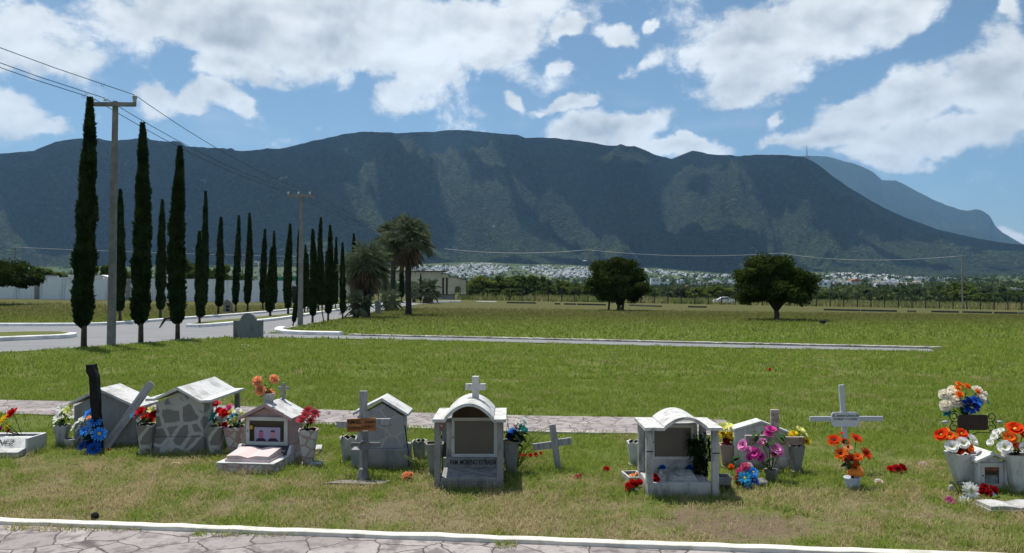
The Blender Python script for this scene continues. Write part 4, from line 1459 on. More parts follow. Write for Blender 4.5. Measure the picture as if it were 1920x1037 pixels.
fp = {}
fp[833] = far_pole(833, 466, 532, 230, 'distant thin utility pole behind the gate building')
fp[1104] = far_pole(1104, 468, 545, 215, 'distant utility pole with a street lamp left of the first broad tree')
fp[1463] = far_pole(1463, 474, 560, 205, 'distant utility pole above the crown of the second broad tree')
fp[1805] = far_pole(1805, 479, 580, 146, 'tall dark utility pole at the post fence on the right', arm=9)
fp[28] = far_pole(28, 463, 520, 150, 'distant pale utility pole at far left above the dark tree')
fp[262] = far_pole(368, 466, 520, 170, 'distant utility pole behind the short median cypress', arm=12)
fp[455] = far_pole(455, 476, 520, 200, 'distant thick utility pole with several arms behind the wall', arm=9)
# street lamp on the pole at 1104
pa = fp[1104][0].location
lz = at(1104, 489, 215).z - pa.z
b = MB(); b.tube([(0, 0, lz - .3), (-.5, 0, lz), (-.9, 0, lz)], .04, 6); 
lampo = b.build('lamp_arm', GALV_M, fp[1104][0])
b = MB(); b.lathe([(.02, .12), (.22, .05), (.30, -.03), (.25, -.10), (.02, -.12)], 12); b.v = [(v[0] * 2.2, v[1], v[2]) for v in b.v]
b.build('lamp_head', WHITE_M, lampo, (-1.2, 0, lz))


def far_line(k0, k1, sag, label, mat=LCABLE_M, end0=None, end1=None, r=.055):
    a = end0 if end0 is not None else fp[k0][1][1]; c = end1 if end1 is not None else fp[k1][1][1]
    b = MB(); span(b, a, c, sag, r)
    tag(b.build('power_line', mat), label, 'cable', 'distant overhead cables')


far_line(833, 1104, 1.1, 'pale overhead cable crossing the mountain above the white town')
far_line(1104, 1463, 1.2, 'pale overhead cable between the two broad trees')
far_line(1463, 1805, 1.3, 'faint overhead cable right of the second broad tree', r=.03)
far_line(28, None, .2, 'pale overhead cable at far left behind the nearest cypress', end1=at(560, 481, 190), r=.035)
far_line(None, 1805, .6, 'dark overhead cable at the right edge', CABLE_M, end0=at(2050, 534, 140), end1=fp[1805][0].location + Vector((0, 0, at(1805, 518, 146).z - fp[1805][0].location.z)), r=.05)

# flood light on a mast behind the wall
p = at(484, 530, 110); z0 = th(p.x, 110)
t = thing('floodlight_mast', (p.x, 110, z0), 'thin mast with two white floodlights behind the boundary wall', 'lamp mast')
zt = at(484, 492, 110).z - z0
b = MB(); b.tube([(0, 0, 0), (0, 0, zt)], .05, 6); b.tube([(-.35, 0, zt), (.35, 0, zt)], .03, 6); b.build('mast', GALV_M, t)
for sx in (-.36, .36):
    b = MB(); b.prism([(-.2, -.09), (.2, -.09), (.16, .09), (-.16, .09)], -.12, .10); b.build('floodlight', WHITE_M, t, (sx, 0, zt + .08))
# transmitter on the ridge
p = at(1513, 293, 4960)
b = MB(); b.tube([(0, 0, -25), (0, 0, 20), (0, 0, 75)], [3.0, 2.2, .9], 5); b.box(-3, 3, -3, 3, -20, 4); b.box(12, 20, -3, 3, -20, 0)
for k in range(4): b.box(-3.2, 3.2, -1.5, 1.5, 12 + k * 7, 15 + k * 7)
tag(b.build('radio_mast', GALV_M, loc=(p.x, p.y, p.z)), 'thin radio mast on the mountain ridge', 'radio mast')

# ------------------------------------------------------------------ the town on the slope
HOUSE_MS = [simple_mat('house_white', (0.60, 0.60, 0.62), .9, .1, .2), simple_mat('house_grey', (0.42, 0.42, 0.45), .9, .1, .2), simple_mat('house_cream', (0.55, 0.50, 0.42), .9, .1, .2)]
WIN_M, n = material('dark_window'); n.out(n.bsdf((0.05, 0.055, 0.07), .3))
ROOFRED_M = simple_mat('red_roof', (0.36, 0.10, 0.05), .9, .2, .5)


def house_mesh(k, W, D, H, mat, seed):
    b = MB(); r_ = random.Random(seed)
    b.box(-W / 2, W / 2, 0, D, -8, H, 0)
    b.box(-W / 2, W / 2, 0, .3, H, H + .6, 0); b.box(W / 2 - .3, W / 2, .3, D, H, H + .6, 0); b.box(-W / 2, -W / 2 + .3, .3, D, H, H + .6, 0)
    if r_.random() < .6: b.box(W * .05, W * .4, D * .4, D * .8, H, H + 2.1, 0)
    nf = 2 if H > 5 else 1
    for f in range(nf):
        for c_ in range(2):
            x0 = -W / 2 + W * (.14 + .46 * c_)
            b.box(x0, x0 + W * .24, -.06, -.001, f * 2.9 + .8, f * 2.9 + 2.3, 1)
    return b.mesh('house', [mat, WIN_M])


HM = [house_mesh(k, (7, 8.5, 10, 7.5, 12, 6.5)[k], 10, (5.8, 6, 3.4, 5.6, 6, 3.2)[k], HOUSE_MS[(0, 0, 1, 0, 2, 0)[k]], k) for k in range(6)]
TOWN = [([(765, 496), (800, 498), (850, 498), (885, 493), (920, 495), (957, 500)], [(765, 508), (835, 512), (870, 520), (930, 514), (957, 507)], 150),
        ([(975, 498), (1020, 498), (1105, 501)], [(975, 501), (1000, 511), (1030, 519), (1105, 520)], 85),
        ([(1205, 503), (1250, 507), (1300, 512), (1375, 516)], [(1205, 509), (1250, 514), (1300, 519), (1375, 520)], 40),
        ([(1550, 517), (1572, 512), (1620, 513), (1700, 518), (1792, 524)], [(1550, 519), (1600, 523), (1700, 527), (1750, 528), (1792, 526)], 58),
        ([(1335, 527), (1390, 528)], [(1335, 537), (1390, 540)], 9), ([(1540, 531), (1600, 533)], [(1540, 541), (1600, 542)], 8), ([(1640, 532), (1725, 533)], [(1640, 544), (1725, 546)], 8), ([(1205, 516), (1330, 522)], [(1205, 540), (1330, 542)], 7)]
rh = random.Random(21)
spots = []
for up_, lo_, cnt in TOWN:
    x0, x1 = up_[0][0], up_[-1][0]
    for i in range(cnt * 3):
        for _ in range(30):
            px = rh.uniform(x0, x1)
            ya = np.interp(px, [a for a, b in up_], [b for a, b in up_]); yb = np.interp(px, [a for a, b in lo_], [b for a, b in lo_])
            if rh.random() < (yb - ya + 2) / 25: break
        # terraces: rows of equal height
        py = ya + (yb - ya) * rh.random()
        if yb - ya > 8: py = ya + round((py - ya) / 2.6) * 2.6 + rh.uniform(-.3, .3)
        g_ = G(px, py + 1.6)
        spots.append((g_, px, py))
spots.sort(key=lambda s: s[0].y)
big, rest = [], []
for i, s in enumerate(spots):
    (big if i < 120 or i % 6 == 0 else rest).append(s)
big, extra = big[:280], big[280:]
rest += extra
first = True
for i, (g_, px, py) in enumerate(big):
    k = rh.randrange(6)
    sc = (1.0 if g_.y > 900 else .9) * rh.uniform(.8, 1.15) * (.72 if g_.y > 1200 else 1)
    o = link('town_house', HM[k], None, g_, (0, 0, math.atan2(-g_.x, g_.y) + rh.uniform(-.25, .25)), sc)
    tag(o, 'small pale flat roofed house in the hillside town below the mountain', 'house', 'houses of the hillside town')
V, F, MI = [], [], []
for (g_, px, py) in rest:
    me = HM[rh.randrange(6)]
    n_ = len(me.vertices); co = np.empty(n_ * 3, np.float32); me.vertices.foreach_get('co', co); co = co.reshape(-1, 3) * rh.uniform(.55, .8)
    a = math.atan2(-g_.x, g_.y) + rh.uniform(-.25, .25)
    Rm = np.array([[math.cos(a), math.sin(a), 0], [-math.sin(a), math.cos(a), 0], [0, 0, 1]])
    q = np.empty(len(me.loops), np.int32); me.loops.foreach_get('vertex_index', q)
    F.append(q.reshape(-1, 4) + sum(len(v) for v in V))
    V.append(co @ Rm + np.array(g_))
    mi = np.empty(len(me.polygons), np.int32); me.polygons.foreach_get('material_index', mi); MI.append(mi)
me = np_mesh('distant_houses', np.concatenate(V), quads=np.concatenate(F), mat=HOUSE_MS[0]); me.materials.append(WIN_M)
me.polygons.foreach_set('material_index', np.concatenate(MI))
tag(link('distant_houses', me), kind='stuff')
# a few houses that stand out
for (px, yb, wpx, hpx, Y, mi, lab, roof) in [(1230.5, 536, 19, 13, 620, 0, 'bright white two storey house right of the first broad tree', None), (1291, 546, 15, 8, 420, 0, 'white house with a small red roof above the fence', 'red'),
                                             (1605, 533, 20, 6, 900, 2, 'cream house with red roof right of the second broad tree', 'red'), (1366, 539, 26, 8, 700, 1, 'grey house left of the second broad tree', None), (1690, 566, 20, 7, 215, 1, 'low shed with pale metal roof behind the fence', 'flat'), (1908, 545, 18, 4, 380, 0, 'white building at the right edge among trees', None)]:
    p = at(px, yb, Y); z0 = th(p.x, Y); W = wpx * Y / FPX; H = at(px, yb - hpx, Y).z - z0
    t = thing('house', (p.x, Y, z0), lab, 'house')
    b = MB(); b.box(-W / 2, W / 2, 0, W * .7, -1, H)
    if roof is None: b.box(-W / 2 - .01, -W * .1, -.02, W * .5, H, H + W * .12)
    b.build('wall', HOUSE_MS[mi], t)
    for c_ in range(2):
        b = MB(); b.box(0, W * .15, -.08, -.003, max(.6, H - 1.6), max(1.2, H - .5)); b.build('window', WIN_M, t, (-W * .3 + c_ * W * .35, 0, 0))
    if roof:
        b = MB(); b.prism([(-W * .57, H), (W * .57, H), (W * .5, H + W * .06), (0, H + (W * .2 if roof == 'red' else W * .1)), (-W * .5, H + W * .06)], -W * .06, W * .76); b.build('roof', ROOFRED_M if roof == 'red' else GALV_M, t)
# ------------------------------------------------------------------ graves
def grime_mat(name, col, grime, amt=.75, rough=.85, scale=2.2, bump=.25):
    m, n = material(name)
    P = n.coord('Object')
    P0 = P
    P = n.vmath('ADD', P, n.vmath('SCALE', n.node('ShaderNodeObjectInfo').outputs['Location'], 0.37))
    st = n.noise(n.mapping(P, scale=(1, 1, .35)), scale * 3, 7, .68)
    bl = n.noise(P, scale * 1.3, 5, .6)
    sp = n.noise(P, 45, 4, .7)
    c = n.mix(bl, tuple(x * .84 for x in col), col)
    c = n.mix(n.math('MULTIPLY', n.mapr(st, .46, .68), amt), c, grime)
    c = n.mix(n.math('MULTIPLY', n.mapr(sp, .60, .74), amt * .8), c, tuple(g * .7 for g in grime))
    sz_ = n.node('ShaderNodeSeparateXYZ'); n.l.new(P0, sz_.inputs[0])
    sk = n.noise(n.mapping(P0, scale=(1, 1, .07)), 24, 4, .6)
    c = n.mix(n.math('MULTIPLY', n.mapr(sk, .54, .70), amt * .55), c, tuple(g * .9 for g in grime))
    mud = n.mapr(n.math('ADD', sz_.outputs[2], n.math('MULTIPLY', n.noise(P0, 11, 4, .6), .12)), .06, .16, 1.0, 0.0)
    c = n.mix(n.math('MULTIPLY', mud, .6), c, (0.115, 0.095, 0.07))
    n.out(n.bsdf(c, rough, n.bump(n.math('ADD', sp, n.math('MULTIPLY', st, .6)), bump, .006), .25))
    return m


def mosaic_mat(name, stone_a, stone_b, mortar, scale=9.0, joint=.06, grime=.5):
    m, n = material(name)
    P = n.coord('Object')
    wp = n.vmath('ADD', P, n.vmath('SCALE', n.vmath('SUBTRACT', n.noise(P, 9.0, 2, .5, col=True), (.5, .5, .5)), 0.035))
    vd = n.vor(wp, scale, 'DISTANCE_TO_EDGE'); vc = n.vor(wp, scale)
    jn = n.mapr(vd.outputs['Distance'], joint * .7, joint * 1.25, 1.0, 0.0)
    gs = n.node('ShaderNodeSeparateColor'); n.l.new(vc.outputs['Color'], gs.inputs[0])
    c = n.mix(gs.outputs[0], stone_a, stone_b)
    c = n.mix(n.math('MULTIPLY', n.noise(P, 30, 5, .65), .4), c, tuple(x * .5 for x in stone_a))
    mo = n.mix(n.noise(P, 14, 4, .6), mortar, tuple(x * .75 for x in mortar))
    c = n.mix(jn, c, mo)
    c = n.mix(n.math('MULTIPLY', n.mapr(n.noise(n.mapping(P, scale=(1, 1, .5)), 6, 6, .65), .52, .72), grime), c, (.07, .065, .055))
    n.out(n.bsdf(c, .8, n.bump(n.math('ADD', n.math('MULTIPLY', jn, -.8), n.noise(P, 60, 3, .6)), .35, .006), .3))
    return m


TOMBWHITE_M = grime_mat('white_tomb_paint', (0.58, 0.575, 0.56), (0.21, 0.20, 0.185), .7)
TOMBGREY_M = grime_mat('grey_tomb_cement', (0.27, 0.268, 0.27), (0.11, 0.125, 0.12), .55)
OLDGREY_M = grime_mat('old_speckled_terrazzo', (0.25, 0.243, 0.232), (0.08, 0.075, 0.068), .8, scale=4)
AGED_M = grime_mat('aged_white_cement', (0.44, 0.43, 0.41), (0.09, 0.11, 0.095), .85, scale=3)
PINKTOMB_M = grime_mat('pink_tomb_cement', (0.40, 0.28, 0.28), (0.16, 0.135, 0.13), .45)
PINKBOOK_M = grime_mat('pink_stone_book', (0.62, 0.49, 0.475), (0.36, 0.26, 0.25), .35)
STONEMOS_M = mosaic_mat('stone_mosaic', (0.17, 0.155, 0.145), (0.24, 0.22, 0.205), (0.42, 0.405, 0.375), 5.6, .085)
STONEMOS2_M = mosaic_mat('pale_stone_mosaic', (0.27, 0.275, 0.29), (0.36, 0.36, 0.37), (0.44, 0.43, 0.41), 6.5, .05)
PINKMOS_M = mosaic_mat('pink_mosaic', (0.44, 0.42, 0.41), (0.56, 0.54, 0.53), (0.40, 0.265, 0.26), 11, .09, .3)
CROSSWHITE_M = grime_mat('white_cross_paint', (0.52, 0.53, 0.56), (0.25, 0.25, 0.26), .35)
ALU_M = grime_mat('window_aluminium', (0.52, 0.52, 0.50), (0.28, 0.27, 0.25), .35, .5)
DUSTGLASS_M, n = material('dusty_glass')
P = n.coord('Object')
c = n.mix(n.noise(P, 4, 4, .6), (0.055, 0.052, 0.046), (0.10, 0.094, 0.083))
n.out(n.bsdf(c, .22, None, .5))
BLACKGLASS_M, n = material('black_glass'); n.out(n.bsdf((0.014, 0.012, 0.012), .12, None, .5))
BLACKWOOD_M = simple_mat('charred_wood', (0.010, 0.009, 0.009), .8, .5, 14, .9)
GREYWOOD_M, n = material('weathered_wood')
P = n.coord('Object')
gr = n.noise(n.mapping(P, scale=(14, 14, 1.6)), 3, 6, .65)
c = n.mix(n.mapr(gr, .3, .7), (0.20, 0.195, 0.195), (0.40, 0.395, 0.40))
n.out(n.bsdf(c, .9, n.bump(gr, .5, .006), .2))
BROWNWOOD_M, n = material('brown_weathered_wood')
P = n.coord('Object')
gr = n.noise(n.mapping(P, scale=(3, 14, 9)), 3, 6, .65)
c = n.mix(n.mapr(gr, .3, .7), (0.26, 0.21, 0.175), (0.44, 0.39, 0.35))
sp_ = n.node('ShaderNodeSeparateXYZ'); n.l.new(P, sp_.inputs[0])
c = n.mix(n.math('MULTIPLY', n.mapr(n.noise(P, 9, 5, .65), .50, .64), .8), c, (0.20, 0.06, 0.035))
n.out(n.bsdf(c, .9, n.bump(gr, .4, .006), .2))
SIGNWOOD_M, n = material('orange_sign_board')
P = n.coord('Object')
gr = n.noise(n.mapping(P, scale=(2, 8, 16)), 3, 6, .65)
c = n.mix(n.mapr(gr, .3, .7), (0.19, 0.065, 0.022), (0.40, 0.17, 0.065))
n.out(n.bsdf(c, .8, None, .2))
IRON_M = simple_mat('grey_cast_iron', (0.145, 0.14, 0.135), .55, .3, 8, .3)
BLACKIRON_M = simple_mat('black_wrought_iron', (0.018, 0.018, 0.02), .5, .3, 9)
INK_M, n = material('black_lettering'); n.out(n.bsdf((0.015, 0.013, 0.012), .7))
PALEINK_M, n = material('pale_lettering'); n.out(n.bsdf((0.62, 0.60, 0.58), .6))
SOIL_M = simple_mat('dark_soil', (0.045, 0.034, 0.024), .95, .5, 20, .8)
BROWNPLATE_M = simple_mat('dark_brown_plate', (0.035, 0.022, 0.018), .45, .4, 6)
BLUEGREYPLATE_M = simple_mat('dark_blue_plaque', (0.018, 0.022, 0.034), .3, .3, 6)

FOOTPRINTS = []     # nothing grows inside these


class F:
    """local frame of one thing: origin at its base, x right, y away, z up"""
    def __init__(s, px, py):
        s.o = G(px, py); s.Y = s.o.y

    def x(s, px, dy=0.0): return at(px, CY, s.Y + dy).x - s.o.x
    def z(s, py, dy=0.0): return at(CX, py, s.Y + dy).z - s.o.z

    def foot(s, px0, px1, d0, d1):
        FOOTPRINTS.append((s.o.x + s.x(px0), s.o.x + s.x(px1), s.Y + d0, s.Y + d1))


def text(body, size, mat, parent, loc, rot=(math.pi / 2, 0, 0), shear=0.0, align='CENTER', sx=1.0, thick=0.0, name='lettering'):
    cu = bpy.data.curves.new(name, 'FONT')
    cu.body = body; cu.size = size; cu.align_x = align; cu.align_y = 'CENTER'; cu.extrude = .0008; cu.shear = shear; cu.offset = thick
    cu.materials.append(mat)
    tmp = bpy.data.objects.new(name, cu)
    me = bpy.data.meshes.new_from_object(tmp)
    bpy.data.objects.remove(tmp)
    me.materials.clear(); me.materials.append(mat)
    o = bpy.data.objects.new(name, me); COL.objects.link(o)
    o.parent = parent; o.location = loc; o.rotation_euler = rot; o.scale = (sx, 1, 1)
    return o


def roof_gable(b, xl, xa, xr, zl, za, zr, y0, y1, t):
    """two sloping slabs meeting at a ridge"""
    b.prism([(xl, zl), (xa, za), (xr, zr), (xr, zr + t), (xa, za + t * 1.15), (xl, zl + t)], y0, y1)


def gable_pts(x0, x1, xa, zb, ze, za):
    return [(x0, zb), (x1, zb), (x1, ze), (xa, za), (x0, ze)]


# ---- vases
def vase_mesh(name, h, top, bot, mat, scallop=.012, foot=True, n_=8, square=True, rim=.014):
    b = MB()
    ring = []
    K = 4 * n_
    def r_at(k):
        a = 2 * math.pi * k / K
        if square:
            c_, s_ = math.cos(a), math.sin(a); p_ = 7
            q = (abs(c_) ** p_ + abs(s_) ** p_) ** (-1 / p_)
            return q * c_, q * s_
        return math.cos(a), math.sin(a)
    prof = [(bot * (1.35 if foot else 1), 0), (bot * (1.35 if foot else 1), h * (.07 if foot else .001)), (bot, h * (.11 if foot else .01)), (bot * 1.02, h * .16), (bot + (top - bot) * .45, h * .55), (bot + (top - bot) * .85, h * .88), (top, h), (top - rim, h), (top - rim * 1.6, h * .93), (top * .4, h * .92), (.001, h * .92)]
    vs, fs = [], []
    for i, (r, z) in enumerate(prof):
        for k in range(K):
            x_, y_ = r_at(k)
            dz = scallop * abs(math.sin(k * math.pi / (n_ / 2))) if i in (6, 7) else 0
            vs.append((x_ * r, y_ * r, z + dz))
    for i in range(len(prof) - 1):
        for k in range(K):
            fs.append((i * K + k, i * K + (k + 1) % K, (i + 1) * K + (k + 1) % K, (i + 1) * K + k))
    for j, f in enumerate(fs):
        pass
    b.add(vs, fs, smooth=False)
    for j in range(len(b.m)):
        if j >= 7 * K: b.m[j] = 1
    return b.mesh(name, [mat, SOIL_M])


def vase(px, yt, yb, wt, wb, mat, label, scallop=.012, foot=True, square=True, rz=None, dY=0.0, name='flower_vase', sink=.0):
    f = F(px, yb)
    o = f.o.copy()
    h = at(px, yt, f.Y).z - o.z
    S = f.Y / FPX
    ob = link(name, vase_mesh(name, h, wt * .5 * S, wb * .5 * S, mat, scallop, foot, 8, square), None, o, (0, 0, rz if rz is not None else random.Random(int(px)).uniform(-.25, .25)))
    tag(ob, label, 'vase' if name == 'flower_vase' else 'pot')
    FOOTPRINTS.append((o.x - wb * .6 * S, o.x + wb * .6 * S, o.y - wb * .6 * S, o.y + wb * .6 * S))
    return ob, f


# ---- artificial flowers
def petal_mat(name, a, b, rough=.7):
    m, n = material(name)
    P = n.coord('Object')
    r_ = n.vmath('LENGTH', P)
    c = n.mix(n.mapr(n.math('ADD', r_, n.math('MULTIPLY', n.noise(P, 2.5, 3, .6), .5)), .35, 1.25), b, a)
    d = n.node('ShaderNodeBsdfDiffuse'); n.l.new(c, d.inputs[0])
    t = n.node('ShaderNodeBsdfTranslucent'); n.l.new(c, t.inputs[0])
    mx = n.node('ShaderNodeMixShader'); mx.inputs[0].default_value = .42
    n.l.new(d.outputs[0], mx.inputs[1]); n.l.new(t.outputs[0], mx.inputs[2])
    n.out(mx.outputs[0])
    return m


PET = {
    'red': petal_mat('red_petals', (0.62, 0.018, 0.022), (0.30, 0.006, 0.010)),
    'darkred': petal_mat('dark_red_petals', (0.36, 0.010, 0.016), (0.16, 0.004, 0.008)),
    'pinkred': petal_mat('pink_red_petals', (0.62, 0.10, 0.12), (0.36, 0.02, 0.04)),
    'pink': petal_mat('pink_petals', (0.78, 0.16, 0.33), (0.55, 0.05, 0.16)),
    'magenta': petal_mat('magenta_petals', (0.72, 0.10, 0.40), (0.42, 0.02, 0.18)),
    'lilac': petal_mat('lilac_pink_petals', (0.90, 0.40, 0.70), (0.70, 0.16, 0.46)),
    'orange': petal_mat('orange_petals', (0.85, 0.22, 0.03), (0.72, 0.08, 0.015)),
    'redorange': petal_mat('red_orange_petals', (0.80, 0.085, 0.015), (0.55, 0.025, 0.01)),
    'peach': petal_mat('peach_orange_petals', (0.95, 0.50, 0.26), (0.90, 0.33, 0.12)),
    'white': petal_mat('white_petals', (0.90, 0.90, 0.88), (0.70, 0.68, 0.60)),
    'cream': petal_mat('cream_petals', (0.95, 0.91, 0.80), (0.90, 0.76, 0.58)),
    'paleyellow': petal_mat('pale_yellow_petals', (0.80, 0.80, 0.34), (0.70, 0.72, 0.16)),
    'yellow': petal_mat('yellow_petals', (0.85, 0.70, 0.03), (0.75, 0.42, 0.01)),
    'blue': petal_mat('blue_petals', (0.03, 0.16, 0.62), (0.01, 0.05, 0.30)),
    'skyblue': petal_mat('bright_blue_petals', (0.09, 0.42, 0.95), (0.02, 0.14, 0.62)),
    'darkblue': petal_mat('dark_blue_petals', (0.02, 0.04, 0.30), (0.006, 0.012, 0.10)),
    'turquoise': petal_mat('turquoise_petals', (0.06, 0.42, 0.66), (0.02, 0.22, 0.50)),
    'teal': petal_mat('teal_petals', (0.02, 0.24, 0.24), (0.01, 0.12, 0.12)),
    'whitepink': petal_mat('white_pink_petals', (0.80, 0.70, 0.70), (0.80, 0.30, 0.38)),
}
CEN = {'dark': simple_mat('dark_flower_centre', (0.02, 0.015, 0.012), .9, .4, 30), 'yellow': simple_mat('yellow_flower_centre', (0.55, 0.45, 0.05), .9, .3, 30), 'green': simple_mat('green_flower_centre', (0.35, 0.42, 0.08), .9, .3, 30)}
LEAF_M = foliage_mat('plastic_leaf', (0.018, 0.050, 0.016), (0.045, 0.100, 0.030), 12, .2)
TEALLEAF_M = foliage_mat('dark_teal_leaf', (0.010, 0.035, 0.032), (0.03, 0.085, 0.075), 12, .2)
STEM_M = simple_mat('plastic_stem', (0.035, 0.075, 0.022), .8, .3, 20)
WEED_M = foliage_mat('weed_blades', (0.12, 0.19, 0.03), (0.28, 0.34, 0.09), 6, .3)
DARKLEAF_M = foliage_mat('dark_leaves', (0.010, 0.018, 0.008), (0.024, 0.036, 0.014), 12, .15)


def petal(M, L, W, curl, cup, nu=4, nv=4, notch=0.0, base_w=.25, ruffle=0.0, ph=0.0):
    vs = []
    for i in range(nu + 1):
        u = i / nu
        w_ = W * (base_w + (1 - base_w) * math.sin(min(1.0, u * 1.15) * math.pi * .62)) * (1 - .75 * max(0, u - .8) / .2 * .6)
        for j in range(nv + 1):
            v = (j / nv - .5) * 2
            x = L * u * (1 - notch * (1 - abs(v)) * (u > .9)); y = w_ * v
            z = curl * u * u * L + cup * v * v * W * (.3 + u) + ruffle * L * u * math.sin(v * 5 + ph)
            vs.append(M @ Vector((x, y, z)))
    fs = [(i * (nv + 1) + j, i * (nv + 1) + j + 1, (i + 1) * (nv + 1) + j + 1, (i + 1) * (nv + 1) + j) for i in range(nu) for j in range(nv)]
    return vs, fs


_fl = {}


def flower_mesh(kind, col, cen='yellow', var=0):
    key = (kind, col, cen, var)
    if key in _fl: return _fl[key]
    r_ = random.Random(hash((kind, var)) & 0xffff if False else sum(map(ord, kind)) + var * 31)
    b = MB()
    def ring(n_, tilt, L, W, curl, cup, off=0.0, z=0.0, ruffle=.0, base_w=.25, notch=0.0, r0=0.0, jit=.12):
        for k in range(n_):
            a = 2 * math.pi * (k + off) / n_ + r_.uniform(-jit, jit)
            M = Matrix.Translation((0, 0, z)) @ Matrix.Rotation(a, 4, 'Z') @ Matrix.Translation((r0, 0, 0)) @ Matrix.Rotation(-tilt + r_.uniform(-jit, jit), 4, 'Y')
            vs, fs = petal(M, L * r_.uniform(.9, 1.08), W, curl, cup, ruffle=ruffle, base_w=base_w, notch=notch, ph=r_.uniform(0, 6))
            b.add(vs, fs, 0, True)
    if kind == 'daisy':
        ring(17, .20, 1.0, .115, -.12, .25, 0, 0, .0, .45)
        ring(15, .50, .76, .10, -.05, .25, .5, .03, .0, .45)
        b.lathe([(.27, .05), (.24, .15), (.13, .20), (.001, .21)], 12, mat=1)
    elif kind == 'rose':
        ring(6, .35, 1.0, .52, -.10, -.05, 0, 0, .05)
        ring(5, .80, .82, .46, .05, .25, .5, .0, .05)
        ring(4, 1.10, .66, .36, .10, .5, .2, .02, .04)
        ring(3, 1.35, .50, .26, .05, .8, .0, .05, .03)
    elif kind == 'carnation':
        for (n_, t_, L) in ((10, -.15, .95), (10, .15, 1.0), (9, .5, .98), (8, .85, .92), (6, 1.15, .86), (4, 1.4, .80)):
            ring(n_, t_, L, .34, .05, .1, r_.random(), .0, .10, .12, .12, 0, .18)
    elif kind == 'lily':
        ring(6, .50, 1.0, .34, -.35, .25, 0, 0, .02, .35)
        b.lathe([(.10, .05), (.12, .22), (.05, .30), (.001, .31)], 8, mat=1)
    else:                                        # poppy: broad ruffled petals and an eye
        ring(5, .32, 1.0, .62, -.05, .05, 0, 0, .05, .3)
        ring(5, .62, .78, .50, .0, .15, .5, .04, .05, .3)
        b.lathe([(.20, .10), (.17, .22), (.001, .24)], 10, mat=1)
    me = b.mesh('flower', [PET[col], CEN[cen]])
    _fl[key] = me
    return me


def leaf_blades(b, base, d, L, W, mat=0):
    d = Vector(d).normalized()
    q = d.cross(Vector((0, 0, 1))); q = q.normalized() if q.length > .01 else Vector((1, 0, 0))
    upn = q.cross(d)
    p0 = Vector(base)
    pts = [(0, .15), (.3, .9), (.6, 1.0), (.85, .55), (1, .02)]
    vs = []
    for u, w_ in pts:
        c = p0 + d * L * u + Vector((0, 0, -.35 * L * u * u))
        vs += [c - q * W * w_, c + upn * W * .18 * (1 - u), c + q * W * w_]
    fs = []
    for i in range(len(pts) - 1):
        fs += [(i * 3, i * 3 + 1, i * 3 + 4, i * 3 + 3), (i * 3 + 1, i * 3 + 2, i * 3 + 5, i * 3 + 4)]
    b.add(vs, fs, mat, True)


def bouquet(base, flowers, label, Y=None, leaves=10, leaf_L=.07, leaf_m=None, name='bouquet', cat='bouquet', seed=0, spread=.06, stems=True, group=None, leaf_c=None):
    """flowers: (px, py, radius px, kind, colour, centre[, extra depth]); base: world point where the stems meet"""
    base = Vector(base)
    Y = base.y if Y is None else Y
    t = thing(name, base, label, cat, group)
    r_ = random.Random(seed + int(abs(base.x) * 100))
    sb = MB(); lb = MB()
    tot = Vector((0, 0, 0))
    heads = []
    for i, fl in enumerate(flowers):
        px, py, rp, kind, col = fl[:5]
        cen = fl[5] if len(fl) > 5 else 'yellow'
        dy = fl[6] if len(fl) > 6 else r_.uniform(-spread, spread)
        q = at(px, py, Y + dy) - base
        heads.append(q); tot += q
        o = link('flower', flower_mesh(kind, col, cen, i % 2), t, q, None, rp * (Y + dy) / FPX * 1.06)
        dirv = Vector((q.x * 1.2 + r_.uniform(-.05, .05), -.16 + dy * .6 + r_.uniform(-.06, .06), .13 + max(q.z, 0) * .25)).normalized()
        if len(fl) > 7: dirv = Vector(fl[7]).normalized()
        o.rotation_mode = 'QUATERNION'
        o.rotation_quaternion = dirv.to_track_quat('Z', 'Y') @ Euler((0, 0, r_.uniform(0, 6))).to_quaternion()
        if stems:
            st = Vector((r_.uniform(-.012, .012), r_.uniform(-.012, .012), 0))
            sb.tube([st, st.lerp(q, .55) + Vector((0, 0, .01)), q - dirv * .004], .0032, 5)
    if stems and sb.v: sb.build('stems', STEM_M, t)
    ctr = tot / max(1, len(flowers))
    for i in range(leaves):
        if leaf_c: bs = at(*leaf_c[i % len(leaf_c)], Y) - base
        else: bs = (heads[i % len(heads)] if heads else Vector()).lerp(ctr, r_.uniform(.2, .9)) * r_.uniform(.5, 1.0)
        bs = bs + Vector((r_.uniform(-.03, .03), r_.uniform(-.04, .04), r_.uniform(-.05, .01)))
        d = Vector((bs.x * 3 + r_.uniform(-.4, .4), r_.uniform(-.8, .3), r_.uniform(-.2, .5)))
        leaf_blades(lb, bs, d, leaf_L * r_.uniform(.7, 1.3), leaf_L * .24 * r_.uniform(.8, 1.2))
    if lb.v: lb.build('leaves', leaf_m or LEAF_M, t)
    return t


